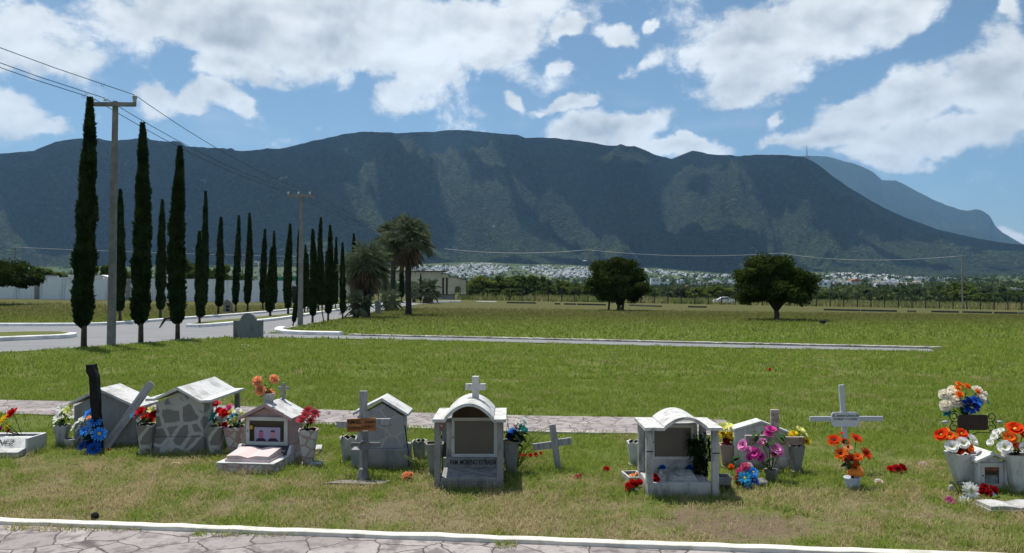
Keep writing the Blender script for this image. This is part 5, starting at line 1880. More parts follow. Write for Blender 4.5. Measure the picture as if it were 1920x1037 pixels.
# ================================================================== the row of graves, left to right
# planter slab with a family name at the left edge
f = F(10, 858); f.foot(-70, 54, -.05, .5)
t = thing('name_planter', f.o, 'low white cement planter grave with a family name, cut by the left edge', 'grave planter')
x0, x1 = f.x(-82), f.x(40)
b = MB()
prof = [(-.02, 0), (-.02, .055), (.10, .075), (.20, .165), (.24, .17), (.24, .11), (.38, .11), (.38, .17), (.42, .17), (.42, 0)]
vs = [(x0, y, z) for y, z in prof] + [(x1, y, z) for y, z in prof]; m_ = len(prof)
b.add(vs, [tuple(range(m_)), tuple(range(2 * m_ - 1, m_ - 1, -1))] + [(i, (i + 1) % m_, m_ + (i + 1) % m_, m_ + i) for i in range(m_)])
b.build('body', TOMBWHITE_M, t, recalc=True)
b = MB(); b.box(x1 + .001, x1 + .022, .10, .425, 0, .172); b.box(x0, x1, .425, .447, 0, .172); b.build('rim', TOMBWHITE_M, t)
b = MB(); b.box(x0 + .02, x1 - .01, .245, .378, .10, .135); b.build('soil', SOIL_M, t)
text('MARTINEZ', .085, INK_M, t, ((x0 + x1) / 2 - .02, .143, .126), (math.atan2(.09, .10), 0, 0))
bouquet(f.o + Vector((f.x(12), .31, .13)), [(6, 790, 15, 'daisy', 'yellow', 'dark'), (25, 776, 12, 'rose', 'red'), (13, 802, 9, 'daisy', 'yellow', 'dark'), (2, 806, 8, 'rose', 'magenta'), (17, 809, 6, 'rose', 'red')], 'small bunch of sunflowers and red roses in the name planter', leaves=6, leaf_L=.05)

# grey gabled tomb with a white roof, seen from behind
f = F(200, 838); f.foot(138, 268, -.02, .45)
t = thing('gabled_tomb', f.o, 'grey cement gabled tomb with white roof behind the charred post', 'tomb')
b = MB(); b.prism(gable_pts(f.x(142), f.x(254), f.x(190), -.05, f.z(762), f.z(736)), 0, .36); b.build('body', TOMBGREY_M, t, recalc=True, bevel=.004)
b = MB(); roof_gable(b, f.x(136), f.x(190), f.x(266), f.z(759), f.z(733), f.z(767), -.035, .43, .028); b.build('roof', TOMBWHITE_M, t, recalc=True, bevel=.003)
b = MB(); b.box(f.x(144), f.x(258), -.03, .39, -.05, f.z(826)); b.build('plinth', TOMBGREY_M, t, bevel=.004)
# charred post and the fallen grey plank
f2 = F(191, 846)
b = MB(); rq = random.Random(4)
cols = [(168, 180, 683), (169, 184, 697), (173, 187.5, 706), (174, 188.5, 730), (176, 190, 752), (178.5, 191.5, 775), (182, 194, 800), (183, 196, 850)]
vs = []
for (a, c_, y) in cols:
    z = f2.z(y)
    for (x_, y_) in ((f2.x(a), -.045), (f2.x(c_), -.05), (f2.x(c_), .03), (f2.x(a), .035)):
        vs.append((x_ + rq.uniform(-.004, .004), y_ + rq.uniform(-.006, .006), z + rq.uniform(-.008, .008)))
fs = [(0, 1, 2, 3), tuple(len(vs) - 4 + k for k in (3, 2, 1, 0))]
for i in range(len(cols) - 1):
    for k in range(4): fs.append((i * 4 + k, i * 4 + (k + 1) % 4, i * 4 + 4 + (k + 1) % 4, i * 4 + 4 + k))
b.add(vs, fs)
tag(b.build('charred_post', BLACKWOOD_M, loc=f2.o, recalc=True), 'upright charred black wooden post in front of the grey gabled tomb', 'post')
f3 = F(196, 843)
pb, ptp = Vector((f3.x(197), 0, -.02)), Vector((f3.x(273), .16, f3.z(720)))
d_ = ptp - pb; Lp = d_.length
b = MB(); hw = .042
outline = [(-hw, 0), (hw, 0), (hw, Lp - .03), (hw * .6, Lp), (-hw * .6, Lp), (-hw, Lp - .03)]
b.prism(outline, -.011, .011)
pl_ = b.build('grey_plank', GREYWOOD_M, loc=f3.o + pb, recalc=True, bevel=.002)
pl_.rotation_mode = 'QUATERNION'; pl_.rotation_quaternion = d_.to_track_quat('Z', 'Y') @ Euler((0, 0, rad(180) - .15)).to_quaternion()
zq = d_.normalized(); yq = Vector((0.05, 1, 0)); yq = (yq - zq * yq.dot(zq)).normalized(); xq = yq.cross(zq)
pl_.rotation_quaternion = Matrix((xq, yq, zq)).transposed().to_quaternion()
tag(pl_, 'grey weathered plank leaning diagonally against the grey gabled tomb', 'plank')
v_, fv = vase(116, 798, 838, 25, 15, AGED_M, 'grey cement vase with white lilies left of the charred post')
bouquet(fv.o + Vector((0, 0, fv.z(800))), [(116, 766, 9, 'lily', 'white', 'green'), (109, 783, 9, 'lily', 'white', 'green'), (127, 770, 9, 'lily', 'paleyellow', 'green'), (134, 779, 8, 'lily', 'white', 'green'), (121, 778, 9, 'lily', 'cream', 'green'), (106, 790, 7, 'lily', 'white', 'green'), (131, 762, 6, 'lily', 'paleyellow', 'green')], 'white and pale green lilies in the leftmost cement vase', leaves=18, leaf_L=.07)
vase(134, 822, 839, 26, 21, TOMBWHITE_M, 'small white pot on the grass left of the blue flowers', scallop=0, foot=False, square=False, name='white_pot')
fb_ = F(172, 850)
bouquet(fb_.o + Vector((0, .06, .0)), [(169, 774, 12, 'daisy', 'skyblue', 'dark', .05), (178, 791, 13, 'daisy', 'skyblue', 'dark', .0), (160, 808, 12, 'daisy', 'skyblue', 'dark', -.05), (186, 814, 14, 'daisy', 'skyblue', 'yellow', -.08), (168, 826, 13, 'daisy', 'darkblue', 'dark', -.03), (176, 842, 14, 'daisy', 'blue', 'dark', -.10), (154, 837, 9, 'daisy', 'blue', 'dark', -.06), (150, 790, 9, 'lily', 'white', 'green', 0), (157, 788, 8, 'lily', 'white', 'green', .02), (140, 800, 9, 'lily', 'white', 'green', -.02), (167, 784, 5, 'rose', 'peach', 'green', -.03), (148, 803, 7, 'lily', 'white', 'green', -.02)],
        'cascade of bright blue and white daisies against the charred post', leaves=22, leaf_L=.09, leaf_m=TEALLEAF_M)
b = MB(); q = F(196, 846); b.tube([(0, 0, .012), (.05, .01, .014), (.085, .0, .012)], [.006, .012, .004], 6); tag(b.build('fallen_petal', PET['darkred'], loc=q.o), 'dark red fallen petal on the grass right of the blue daisies', 'petal')

v_, fv = vase(275, 796, 851, 32, 20, STONEMOS_M, 'stone clad vase with red roses left of the stone clad tomb', scallop=.006)
bouquet(fv.o + Vector((0, 0, fv.z(797))), [(265, 771, 9, 'rose', 'red'), (273, 784, 10, 'rose', 'red'), (288, 777, 9, 'rose', 'red'), (256, 778, 8, 'rose', 'pink'), (249, 778, 6, 'lily', 'turquoise', 'green'), (284, 769, 8, 'lily', 'paleyellow', 'green'), (261, 787, 6, 'lily', 'white', 'green'), (281, 788, 8, 'rose', 'darkred')], 'red and pink roses in the vase left of the stone clad tomb', leaves=18, leaf_L=.055)

# stone clad tomb with broad white roof on a rear post
f = F(340, 851); f.foot(291, 392, -.03, .5)
t = thing('stone_clad_tomb', f.o, 'tomb clad in broken brown stone under a wide white pitched roof', 'tomb')
xa = f.x(338)
b = MB(); b.prism(gable_pts(f.x(295), f.x(384), xa, f.z(819), f.z(757), f.z(736)), 0, .27); b.build('body', STONEMOS_M, t, recalc=True, bevel=.004)
b = MB(); b.box(f.x(292.5), f.x(387), -.02, .31, -.05, f.z(819.5)); b.build('plinth', STONEMOS_M, t, bevel=.006)
b = MB()
t_ = .026
pts = [(f.x(279), f.z(751)), (f.x(295), f.z(750.5)), (xa, f.z(730.5)), (f.x(380), f.z(754)), (f.x(400), f.z(753.5)), (f.x(400), f.z(753.5) + t_), (f.x(380.5), f.z(754) + t_), (xa, f.z(730.5) + t_ * 1.2), (f.x(295), f.z(750.5) + t_), (f.x(279), f.z(751) + t_)]
b.prism(pts, -.05, .95)
b.build('roof', TOMBWHITE_M, t, recalc=True, bevel=.003)
for sx in (f.x(291), f.x(391)):
    b = MB(); b.box(sx - .025, sx + .025, .84, .89, -.05, f.z(753)); b.build('post', STONEMOS_M, t)
b = MB(); b.box(f.x(291), f.x(392), .30, .92, -.05, .12); b.build('rear_slab', TOMBGREY_M, t)
f.foot(290, 393, .3, .95)
v_, fv = vase(406, 799, 852, 30, 20, STONEMOS_M, 'stone clad vase with mixed red and white flowers right of the stone clad tomb', scallop=.006)
bouquet(fv.o + Vector((0, 0, fv.z(801))), [(406, 758, 8, 'rose', 'pinkred'), (420, 775, 10, 'rose', 'red'), (417, 786, 9, 'rose', 'white'), (418, 797, 9, 'rose', 'red'), (412, 770, 7, 'rose', 'red'), (402, 778, 7, 'lily', 'teal', 'green'), (410, 793, 6, 'lily', 'paleyellow', 'green'), (398, 786, 7, 'lily', 'teal', 'green')], 'red and white roses with teal leaves right of the stone clad tomb', leaves=26, leaf_L=.06, leaf_m=TEALLEAF_M)
v_, fv = vase(441, 801, 851, 35, 20, PINKMOS_M, 'pink mosaic vase left of the pink shrine')
bouquet(fv.o + Vector((0, 0, fv.z(803))), [(430, 764, 7, 'rose', 'pink'), (433, 773, 7, 'rose', 'paleyellow'), (441, 787, 7, 'rose', 'paleyellow'), (454, 778, 7, 'rose', 'paleyellow'), (446, 771, 7, 'rose', 'white'), (449, 790, 6, 'rose', 'white'), (436, 781, 6, 'lily', 'turquoise', 'green'), (458, 786, 5, 'rose', 'cream')], 'pale yellow and white flowers in the pink vase left of the pink shrine', leaves=24, leaf_L=.055, leaf_m=TEALLEAF_M)

# pink shrine with the framed portrait and stone book
f = F(462, 888); f.foot(404, 530, -.03, .9)
t = thing('pink_shrine', f.o, 'pink and white shrine with a framed portrait behind glass and an open stone book', 'shrine', None, -.12)
xl, xr = f.x(406), f.x(517)
zt = f.z(868.5)
D = .46                                           # body stands this far back
b = MB(); b.box(xl, xr, 0, .88, -.05, zt - .012); b.build('platform', PINKMOS_M, t, bevel=.004)
b = MB(); b.box(xl - .004, xr + .004, -.004, D - .10, zt - .011, zt); b.build('platform_top', TOMBWHITE_M, t, bevel=.003)
xc = (xl + xr) / 2
# sloped plaque between white cheeks
zp = zt + .072
for (a, c_) in ((xl, xl + .03), (xr - .03, xr)):
    b = MB(); vs = [(a, D - .10, zt), (a, D, zt), (a, D, zp + .01), (a, D - .03, zp + .01), (c_, D - .10, zt), (c_, D, zt), (c_, D, zp + .01), (c_, D - .03, zp + .01)]
    b.add(vs, [(0, 1, 2, 3), (7, 6, 5, 4), (0, 4, 5, 1), (1, 5, 6, 2), (2, 6, 7, 3), (3, 7, 4, 0)]); b.build('cheek', TOMBWHITE_M, t, recalc=True)
b = MB(); vs = [(xl + .031, D - .09, zt), (xl + .031, D, zt), (xl + .031, D, zp), (xl + .031, D - .035, zp), (xr - .031, D - .09, zt), (xr - .031, D, zt), (xr - .031, D, zp), (xr - .031, D - .035, zp)]
b.add(vs, [(0, 1, 2, 3), (7, 6, 5, 4), (0, 4, 5, 1), (1, 5, 6, 2), (2, 6, 7, 3), (3, 7, 4, 0)]); b.build('plaque', BLUEGREYPLATE_M, t, recalc=True)
text('Familia Reyna', .052, PALEINK_M, t, (xc + .07, D - .066, zt + .038), (math.atan2(.072, .055), 0, 0), shear=.4, thick=-.0005)
# body, roof, framed door
bw = .232
z0, ze, za = zp - .002, f.z(784, D), f.z(763, D)
b = MB(); b.prism([(xc - bw, z0), (xc + bw, z0), (xc + bw, ze), (xc, za), (xc - bw, ze)], D + .01, D + .33); b.build('body', PINKTOMB_M, t, recalc=True, bevel=.003)
b = MB(); b.box(xc - bw - .02, xc + bw + .02, D + .001, D + .36, zt - .01, z0); b.build('ledge', PINKTOMB_M, t, bevel=.004)
b = MB(); roof_gable(b, xc - bw - .045, xc, xc + bw + .045, ze - .02, za + .006, ze - .02, D - .06, D + .36, .03); rf = b.build('roof', PINKTOMB_M, t, recalc=True, bevel=.004)
b = MB(); roof_gable(b, xc - bw - .046, xc, xc + bw + .046, ze + .0105, za + .0415, ze + .0105, D - .055, D + .355, .003); b.build('roof_paint', TOMBWHITE_M, rf, recalc=True)


def window(parent, x0, x1, z0, z1, y, fw=.035, glass=None, depth=.02, tilt=0.0):
    b = MB()
    for (a, c_, d_, e_) in ((x0, x1, z0, z0 + fw), (x0, x1, z1 - fw, z1), (x0, x0 + fw, z0 + fw + .0005, z1 - fw - .0005), (x1 - fw, x1, z0 + fw + .0005, z1 - fw - .0005)):
        b.box(a, c_, y - depth, y, d_, e_)
    fr = b.build('window_frame', ALU_M, parent, bevel=.003)
    b = MB(); b.box(x0 + fw, x1 - fw, y - depth * .45, y - depth * .2, z0 + fw, z1 - fw)
    b.build('glass', glass or DUSTGLASS_M, fr)
    b = MB(); b.tube([(x0 + fw * .5, y - depth - .008, (z0 + z1) / 2), (x0 + fw * .5, y - depth, (z0 + z1) / 2)], .006, 8); b.build('lock', INK_M, fr)
    return fr


fr = window(t, xc - bw + .022, xc + bw - .018, z0 + .004, ze + .012, D + .008, .036, BLACKGLASS_M)
# the portrait: a flat print of two men, lilac toned
PHOTO_M, n = material('portrait_print'); P = n.coord('Object')
n.out(n.bsdf(n.mix(n.noise(P, 9, 3, .6), (0.26, 0.22, 0.36), (0.36, 0.33, 0.46)), .5))
SKIN1_M, n = material('print_skin'); n.out(n.bsdf((0.36, 0.13, 0.20), .6))
SKIN2_M, n = material('print_skin_light'); n.out(n.bsdf((0.42, 0.22, 0.26), .6))
HAIR_M, n = material('print_dark'); n.out(n.bsdf((0.035, 0.02, 0.045), .6))
px0, px1 = xc - bw + .022 + .085, xc + bw - .018 - .075
pz0, pz1 = z0 + .042, z0 + .178
yq_ = D - .0065
b = MB(); b.box(px0, px1, yq_, yq_ + .002, pz0, pz1); ph = b.build('portrait', PHOTO_M, fr)


def disc(b, x, z, rx, rz, y, n_=20, a0=0, a1=2 * math.pi):
    vs = [(x + rx * math.cos(a0 + (a1 - a0) * k / n_), y, z + rz * math.sin(a0 + (a1 - a0) * k / n_)) for k in range(n_ + (0 if abs(a1 - a0 - 2 * math.pi) < .01 else 1))]
    b.add(vs, [tuple(range(len(vs)))])


pw = px1 - px0; ph_ = pz1 - pz0
for cx_, hm, sk, hair in ((.26, 1, SKIN1_M, False), (.72, 2, SKIN2_M, True)):
    X_ = px0 + pw * cx_
    b = MB(); disc(b, X_, pz0, pw * .2, ph_ * .26, yq_ - .0008, 16, 0, math.pi); b.build('shirt', HAIR_M, ph)
    b = MB(); disc(b, X_, pz0 + ph_ * .50, pw * .10, ph_ * .28, yq_ - .0016); b.build('face', sk, ph)
    b = MB(); disc(b, X_, pz0 + ph_ * (.66 if hair else .69), pw * (.098 if hair else .085), ph_ * (.15 if hair else .10), yq_ - .0024, 16, .05, math.pi - .05)
    for ex in (-.045, .045): disc(b, X_ + pw * ex, pz0 + ph_ * .53, pw * .010, ph_ * .014, yq_ - .0024, 10)
    disc(b, X_, pz0 + ph_ * .385, pw * .028, ph_ * .009, yq_ - .0024, 10)
    b.build('hair', HAIR_M, ph)
b = MB(); b.lathe([(.012, -.02), (.02, 0), (.012, .02)], 8); b.build('gold_trinket', simple_mat('gold_paint', (0.45, 0.28, 0.03), .5), fr, (px0 - .03, yq_, pz1 + .0))
# small white cross on the ridge
b = MB(); cxr = xc + .03
b.box(cxr - .013, cxr + .013, D + .30, D + .325, za + .03, za + .20); b.box(cxr - .06, cxr - .0135, D + .302, D + .323, za + .135, za + .16); b.box(cxr + .0135, cxr + .06, D + .302, D + .323, za + .135, za + .16)
b.build('ridge_cross', TOMBGREY_M, t)


def stone_book(parent, x0, x1, y0, y1, z, mat, h=.035, cover=.018, name='open_book', slope=.0):
    """open book: cover slab and two swelling pages"""
    b = MB(); b.box(x0 - .012, x1 + .012, y0 - .012, y1 + .012, z, z + cover)
    xm = (x0 + x1) / 2
    K = 9
    row = []
    for sgn in (-1, 1):
        for k in range(K + 1):
            u = k / K
            row.append((xm + sgn * (x1 - xm) * u, z + cover + .001 + h * (.35 + .65 * math.sin(min(1, u * 1.6 + .05) * math.pi * .5) - .28 * max(0, u - .4))))
    L_ = row[:K + 1][::-1]; R_ = row[K + 1:]
    line = L_ + R_[1:]
    vs = [(x, y0, zz) for x, zz in line] + [(x, y1, zz + slope) for x, zz in line] + [(x, y0, z + cover) for x, zz in line] + [(x, y1, z + cover) for x, zz in line]
    m_ = len(line); fs = []
    for i in range(m_ - 1):
        fs += [(i, i + 1, m_ + i + 1, m_ + i), (2 * m_ + i, 2 * m_ + i + 1, i + 1, i), (3 * m_ + i, m_ + i, m_ + i + 1, 3 * m_ + i + 1)]
    fs += [(0, m_, 3 * m_, 2 * m_), (m_ - 1, 3 * m_ - 1, 4 * m_ - 1, 2 * m_ - 1)]
    b.add(vs, fs)
    return b.build(name, mat, parent, recalc=True)


bk = stone_book(t, xl + .07, xr - .07, .05, .335, zt, PINKBOOK_M, .035, .022, slope=.03)
pot = MB(); S = (f.Y + D) / FPX
po = at(503.5, 767, f.Y + D + .06)
b = MB(); b.lathe([(8.0 * S, 0), (8.2 * S, .002), (10.0 * S, .088), (11.2 * S, .092), (11.2 * S, .105), (9.8 * S, .105), (9.4 * S, .08), (.001, .078)], 28)
po.z = f.o.z + za + .022
tag(b.build('white_pot', TOMBWHITE_M, loc=po), 'white ribbed pot of orange carnations on the pink shrine roof', 'pot')
bouquet(po + Vector((0, 0, .085)), [(483, 715, 10.5, 'carnation', 'peach'), (514, 711, 9.5, 'carnation', 'peach'), (489, 732, 11, 'carnation', 'peach'), (505, 739, 11, 'carnation', 'peach'), (484, 728, 6, 'carnation', 'peach')], 'peach orange carnations in the white pot on the pink shrine roof', leaves=16, leaf_L=.06)
v_, fv = vase(578, 806, 870, 35, 20, PINKMOS_M, 'pink mosaic vase with red gerberas right of the pink shrine')
bouquet(fv.o + Vector((0, 0, fv.z(808))), [(577, 772, 12, 'daisy', 'pinkred', 'dark'), (567, 786, 12, 'daisy', 'pinkred', 'dark'), (590, 776, 11, 'daisy', 'pinkred', 'dark'), (583, 789, 8, 'daisy', 'pinkred', 'dark'), (572, 779, 8, 'daisy', 'pinkred', 'dark')], 'dusty red gerberas in the vase right of the pink shrine', leaves=8, leaf_L=.05)
f = F(586, 850); f.foot(572, 604, -.05, .25)
b = MB(); b.box(f.x(570), f.x(604), -.02, .22, .0, .045); tag(b.build('marble_slab', TOMBWHITE_M, loc=f.o, rz=.2, bevel=.003), 'white marble slab behind the gerbera vase', 'slab')
f = F(590, 880); b = MB(); b.box(f.x(576), f.x(600), -.02, .14, .0, .03); tag(b.build('vase_base', TOMBWHITE_M, loc=f.o + Vector((0, .1, 0)), rz=.15, bevel=.003), 'small white base slab under the right side of the gerbera vase', 'slab')

# wooden cross with the painted name board, iron cross in front
f = F(672, 911); f.foot(606, 733, -.03, .13)
b = MB(); vs = [(f.x(606), 0.03, .012), (f.x(716), -.02, .012), (f.x(733), .11, .014), (f.x(640), .13, .014)]
vs = [(x_, y_, 0) for x_, y_, z_ in vs] + [(x_, y_, .02) for x_, y_, z_ in vs]
b.add(vs, [(3, 2, 1, 0), (4, 5, 6, 7), (0, 1, 5, 4), (1, 2, 6, 5), (2, 3, 7, 6), (3, 0, 4, 7)])
tag(b.build('ground_slab', OLDGREY_M, loc=f.o, bevel=.002), 'flat grey speckled slab lying in the grass before the name board cross', 'slab')
fi = F(679, 903)
t = thing('iron_cross', fi.o + Vector((0, .03, .02)), 'small grey iron cross with round medallion and funnel foot', 'cross')
zz = lambda y: fi.z(y) - .02
b = MB(); b.lathe([(.062, 0), (.06, .012), (.034, .085), (.022, .092), (.001, .092)], 8, smooth=False); b.build('foot', IRON_M, t, (0, 0, 0))
b = MB(); b.box(-.018 + .014, .046, -.014, .014, .08, zz(809)); b.build('upright', IRON_M, t, bevel=.003)
b = MB()
for sg, xx in ((-1, f.x(658)), (1, f.x(713))):
    xx = fi.x(658) if sg < 0 else fi.x(713)
    a_, c_ = (xx, -.0045) if sg < 0 else (.0465, xx)
    b.box(a_, c_, -.012, .012, zz(838.5), zz(831))
b.build('arms', IRON_M, t, bevel=.003)
b = MB(); b.lathe([(.001, 0), (.03, .0), (.036, .012), (.044, .014), (.05, .006), (.05, -.004), (.001, -.006)], 22); b.v = [(v[0], -v[2] - .016, v[1]) for v in b.v]
b.build('medallion', IRON_M, t, (fi.x(684), 0, zz(836.5)), recalc=True)
fw_ = F(684, 893)
t = thing('board_cross', fw_.o, 'weathered wooden cross carrying an orange handwritten name board', 'cross', None)
b = MB(); b.box(fw_.x(674), fw_.x(688), .02, .055, -.05, fw_.z(734)); b.build('upright', GREYWOOD_M, t, bevel=.003)
b = MB(); b.box(fw_.x(632), fw_.x(674) - .001, .02, .055, fw_.z(803), fw_.z(791)); b.box(fw_.x(688) + .001, fw_.x(732), .02, .055, fw_.z(799), fw_.z(786)); b.build('crossbar', GREYWOOD_M, t, bevel=.003)
b = MB(); b.box(fw_.x(655), fw_.x(709), -.004, .012, fw_.z(808.5), fw_.z(784.5)); bd = b.build('name_board', SIGNWOOD_M, t, bevel=.002); bd.rotation_euler = (0, rad(-2.0), 0)
xc = fw_.x(681)
text('ISMAEL', .050, INK_M, bd, (fw_.x(670), -.006, fw_.z(791)), sx=.78, thick=.0004)
text('13/06/87', .034, INK_M, bd, (fw_.x(697), -.006, fw_.z(791.5)), sx=.85)
text('Cordova 21/10/13', .042, INK_M, bd, (xc, -.006, fw_.z(801)), sx=.76)

# small pale stone house tomb
f = F(712, 880); f.foot(657, 772, -.03, .42)
t = thing('small_house_tomb', f.o, 'small grey stone faced house tomb with white gable roof behind the name board cross', 'tomb')
b = MB(); b.box(f.x(659.5), f.x(763), 0, .38, -.05, f.z(843)); b.build('plinth', TOMBGREY_M, t, bevel=.008)
dy = .06
b = MB(); b.prism(gable_pts(f.x(671, dy), f.x(757, dy), f.x(717, dy), f.z(843), f.z(781, dy), f.z(756, dy)), dy, .32); b.build('body', STONEMOS2_M, t, recalc=True, bevel=.005)
b = MB(); roof_gable(b, f.x(664, dy), f.x(718, dy), f.x(767, dy), f.z(778, dy), f.z(751, dy), f.z(780, dy), dy - .04, .36, .026); b.build('roof', TOMBWHITE_M, t, recalc=True, bevel=.003)
b = MB(); b.box(f.x(717, dy), f.x(731, dy), dy - .012, dy - .001, f.z(798, dy), f.z(792.5, dy)); b.build('plaque', BLACKIRON_M, t)
b = MB(); b.tube([(f.x(757, dy) + .012, dy + .02, f.z(800)), (f.x(760, dy) + .02, dy, f.z(830)), (f.x(766), .02, f.z(846)), (f.x(768), -.02, f.z(870)), (f.x(771), -.03, .005)], .006, 6); b.build('cable', BLACKIRON_M, t)
vase(654, 822, 866, 32, 20, AGED_M, 'empty scalloped cement vase left of the small house tomb', scallop=.022)
vase(787, 828, 862, 26, 18, AGED_M, 'empty scalloped cement vase right of the small house tomb', scallop=.018)
fo = F(764, 902)
bouquet(fo.o + Vector((0, 0, .0)), [(762, 893, 9, 'carnation', 'peach', 'yellow', 0.0), (770, 889, 5, 'carnation', 'peach', 'yellow', 0.0)], 'single peach orange carnation lying on the grass', leaves=4, leaf_L=.035, name='fallen_flower', cat='flower', stems=False)

# arched shrine with a cross on top and a family name
f = F(882, 917); f.foot(812, 950, -.04, .66)
t = thing('arched_shrine', f.o, 'grey arched roof shrine with a cross on top and a family name on the sill', 'shrine')
x0, x1 = f.x(814.5), f.x(944)
b = MB(); b.box(x0 + .055, x1, 0.0, .60, -.05, .055); b.build('plinth', OLDGREY_M, t, bevel=.004)
# sloping lid with a lighter diagonal cross
zl0, zl1 = f.z(897), f.z(876, .26)
b = MB(); vs = [(x0 + .06, .005, .056), (x1 - .005, .005, .056), (x1 - .005, .27, .056), (x0 + .06, .27, .056), (x0 + .06, .005, zl0), (x1 - .005, .005, zl0), (x1 - .005, .27, zl1), (x0 + .06, .27, zl1)]
b.add(vs, [(3, 2, 1, 0), (4, 5, 6, 7), (0, 1, 5, 4), (1, 2, 6, 5), (2, 3, 7, 6), (3, 0, 4, 7)]); ld = b.build('lid', OLDGREY_M, t, recalc=True, bevel=.006)
b = MB(); xm = (x0 + x1) / 2 + .03; sl = (zl1 - zl0) / .265
for sg in (-1, 1):
    def P_(u, w_):
        y_ = .03 + .22 * u; return (xm + sg * (-.20 + .40 * u) + w_, y_, zl0 + (y_ - .005) * sl + .0035)
    b.add([P_(0, -.028), P_(0, .028), P_(1, .028), P_(1, -.028)] if sg > 0 else [(p_[0], p_[1], p_[2] + .0015) for p_ in (P_(0, -.028), P_(0, .028), P_(1, .028), P_(1, -.028))], [(0, 1, 2, 3)])
b.build('inlaid_cross', TOMBGREY_M, ld)
b = MB(); b.box(x0 + .052, x1 - .004, .28, .33, zl1 - .04, f.z(859, .28)); b.build('sill', OLDGREY_M, t, bevel=.004)
text('FAM. MORENO ESTRADA', .060, INK_M, t, ((x0 + x1) / 2 + .022, .2785, f.z(867, .28)), sx=.60, thick=.0012)
b = MB(); b.box(x0 + .075, x1 - .03, .35, .60, .05, .50); b.prism([(x0 + .085, .501)] + [(x1 - .04, .501)] + [((x0 + x1) / 2 + .012 + .19 * math.cos(a), .50 + .16 * math.sin(a)) for a in np.linspace(.05, math.pi - .05, 14)], .36, .60); b.build('body', AGED_M, t, recalc=True)
b = MB(); b.prism([((x0 + x1) / 2 + .012 + .185 * math.cos(a), .53 + .14 * math.sin(a)) for a in np.linspace(.05, math.pi - .05, 14)], .345, .359); b.build('arch_panel', simple_mat('brown_backing', (0.085, 0.06, 0.04), .9), t, recalc=True)
window(t, f.x(847, .33), f.x(932, .33), f.z(857, .33), f.z(783, .33), .345, .028, None, .02)
# posts
for (xx, yy, w_) in ((x0, .02, .052), (x1 - .055, .02, .055), (x0 + .02, .52, .052), (x1 - .055, .52, .05)):
    b = MB(); b.box(xx, xx + w_, yy, yy + .05, -.05 if xx < x0 + .03 else .056, f.z(790)); b.build('post', OLDGREY_M, t, bevel=.003)


def wave_roof(f, xl, xr, a0, a1, ze, za, y0, y1, th_, parent, mat, n_=22):
    """flat eaves with a round arch between"""
    line = [(xl, ze), (a0, ze)]
    for k in range(1, n_):
        u = k / n_
        line.append((a0 + (a1 - a0) * u, ze + (za - ze) * math.sin(math.pi * u) ** .82))
    line += [(a1, ze), (xr, ze)]
    up = []
    for i, (x_, z_) in enumerate(line):
        p_, q_ = line[max(i - 1, 0)], line[min(i + 1, len(line) - 1)]
        d = Vector((q_[0] - p_[0], q_[1] - p_[1])).normalized()
        up.append((x_ - d.y * th_, z_ + d.x * th_))
    b = MB()
    m_ = len(line)
    vs = [(x, y0, z) for x, z in line] + [(x, y0, z) for x, z in up] + [(x, y1, z) for x, z in line] + [(x, y1, z) for x, z in up]
    fs = []
    for i in range(m_ - 1):
        fs += [(i, i + 1, m_ + i + 1, m_ + i), (2 * m_ + i + 1, 2 * m_ + i, 3 * m_ + i, 3 * m_ + i + 1), (m_ + i, m_ + i + 1, 3 * m_ + i + 1, 3 * m_ + i), (i + 1, i, 2 * m_ + i, 2 * m_ + i + 1)]
    fs += [(0, m_, 3 * m_, 2 * m_), (m_ - 1, 3 * m_ - 1, 4 * m_ - 1, 2 * m_ - 1)]
    b.add(vs, fs)
    return b.build('roof', mat, parent, recalc=True)


ROOFCEM_M = grime_mat('sunbleached_roof_cement', (0.56, 0.555, 0.535), (0.17, 0.16, 0.145), .75, scale=4)
wave_roof(f, f.x(812), f.x(949), f.x(835), f.x(925), f.z(791), f.z(761), -.03, .62, .026, t, ROOFCEM_M)
cz = f.z(749); cd = .30
b = MB(); xa_, xb_ = f.x(885.5, cd), f.x(898, cd); zt_ = f.z(706, cd)
b.box(xa_, xb_, cd, cd + .055, cz - .06, zt_); b.box(f.x(873, cd), xa_ - .0005, cd + .002, cd + .053, f.z(732, cd), f.z(720, cd)); b.box(xb_ + .0005, f.x(910.5, cd), cd + .002, cd + .053, f.z(732, cd), f.z(720, cd))
b.build('roof_cross', ROOFCEM_M, t, bevel=.004)
v_, fv = vase(815, 830, 893, 34, 19, OLDGREY_M, 'empty square grey vase behind left post of the arched name shrine', scallop=.0, rz=.08)
v_, fv = vase(958, 826, 888, 33, 19, OLDGREY_M, 'square grey vase with blue flowers right of the arched name shrine', scallop=.0, rz=-.05)
bouquet(fv.o + Vector((0, 0, fv.z(828))), [(962, 812, 10, 'carnation', 'skyblue'), (974, 823, 8, 'carnation', 'blue'), (982, 790, 8, 'rose', 'white'), (966, 800, 6, 'rose', 'whitepink'), (978, 803, 8, 'lily', 'teal', 'green'), (955, 818, 7, 'carnation', 'darkblue'), (970, 793, 5, 'rose', 'white'), (985, 806, 6, 'lily', 'teal', 'green')], 'faded blue and white flowers in the vase right of the arched name shrine', leaves=36, leaf_L=.085, leaf_m=DARKLEAF_M)
fr_ = F(833, 880)
bouquet(fr_.o + Vector((0, .1, .1)), [(833, 793, 7, 'carnation', 'red'), (836, 801, 6, 'carnation', 'redorange'), (829, 804, 5, 'carnation', 'red')], 'small red flowers behind left post of the arched name shrine', leaves=14, leaf_L=.06, leaf_m=DARKLEAF_M)
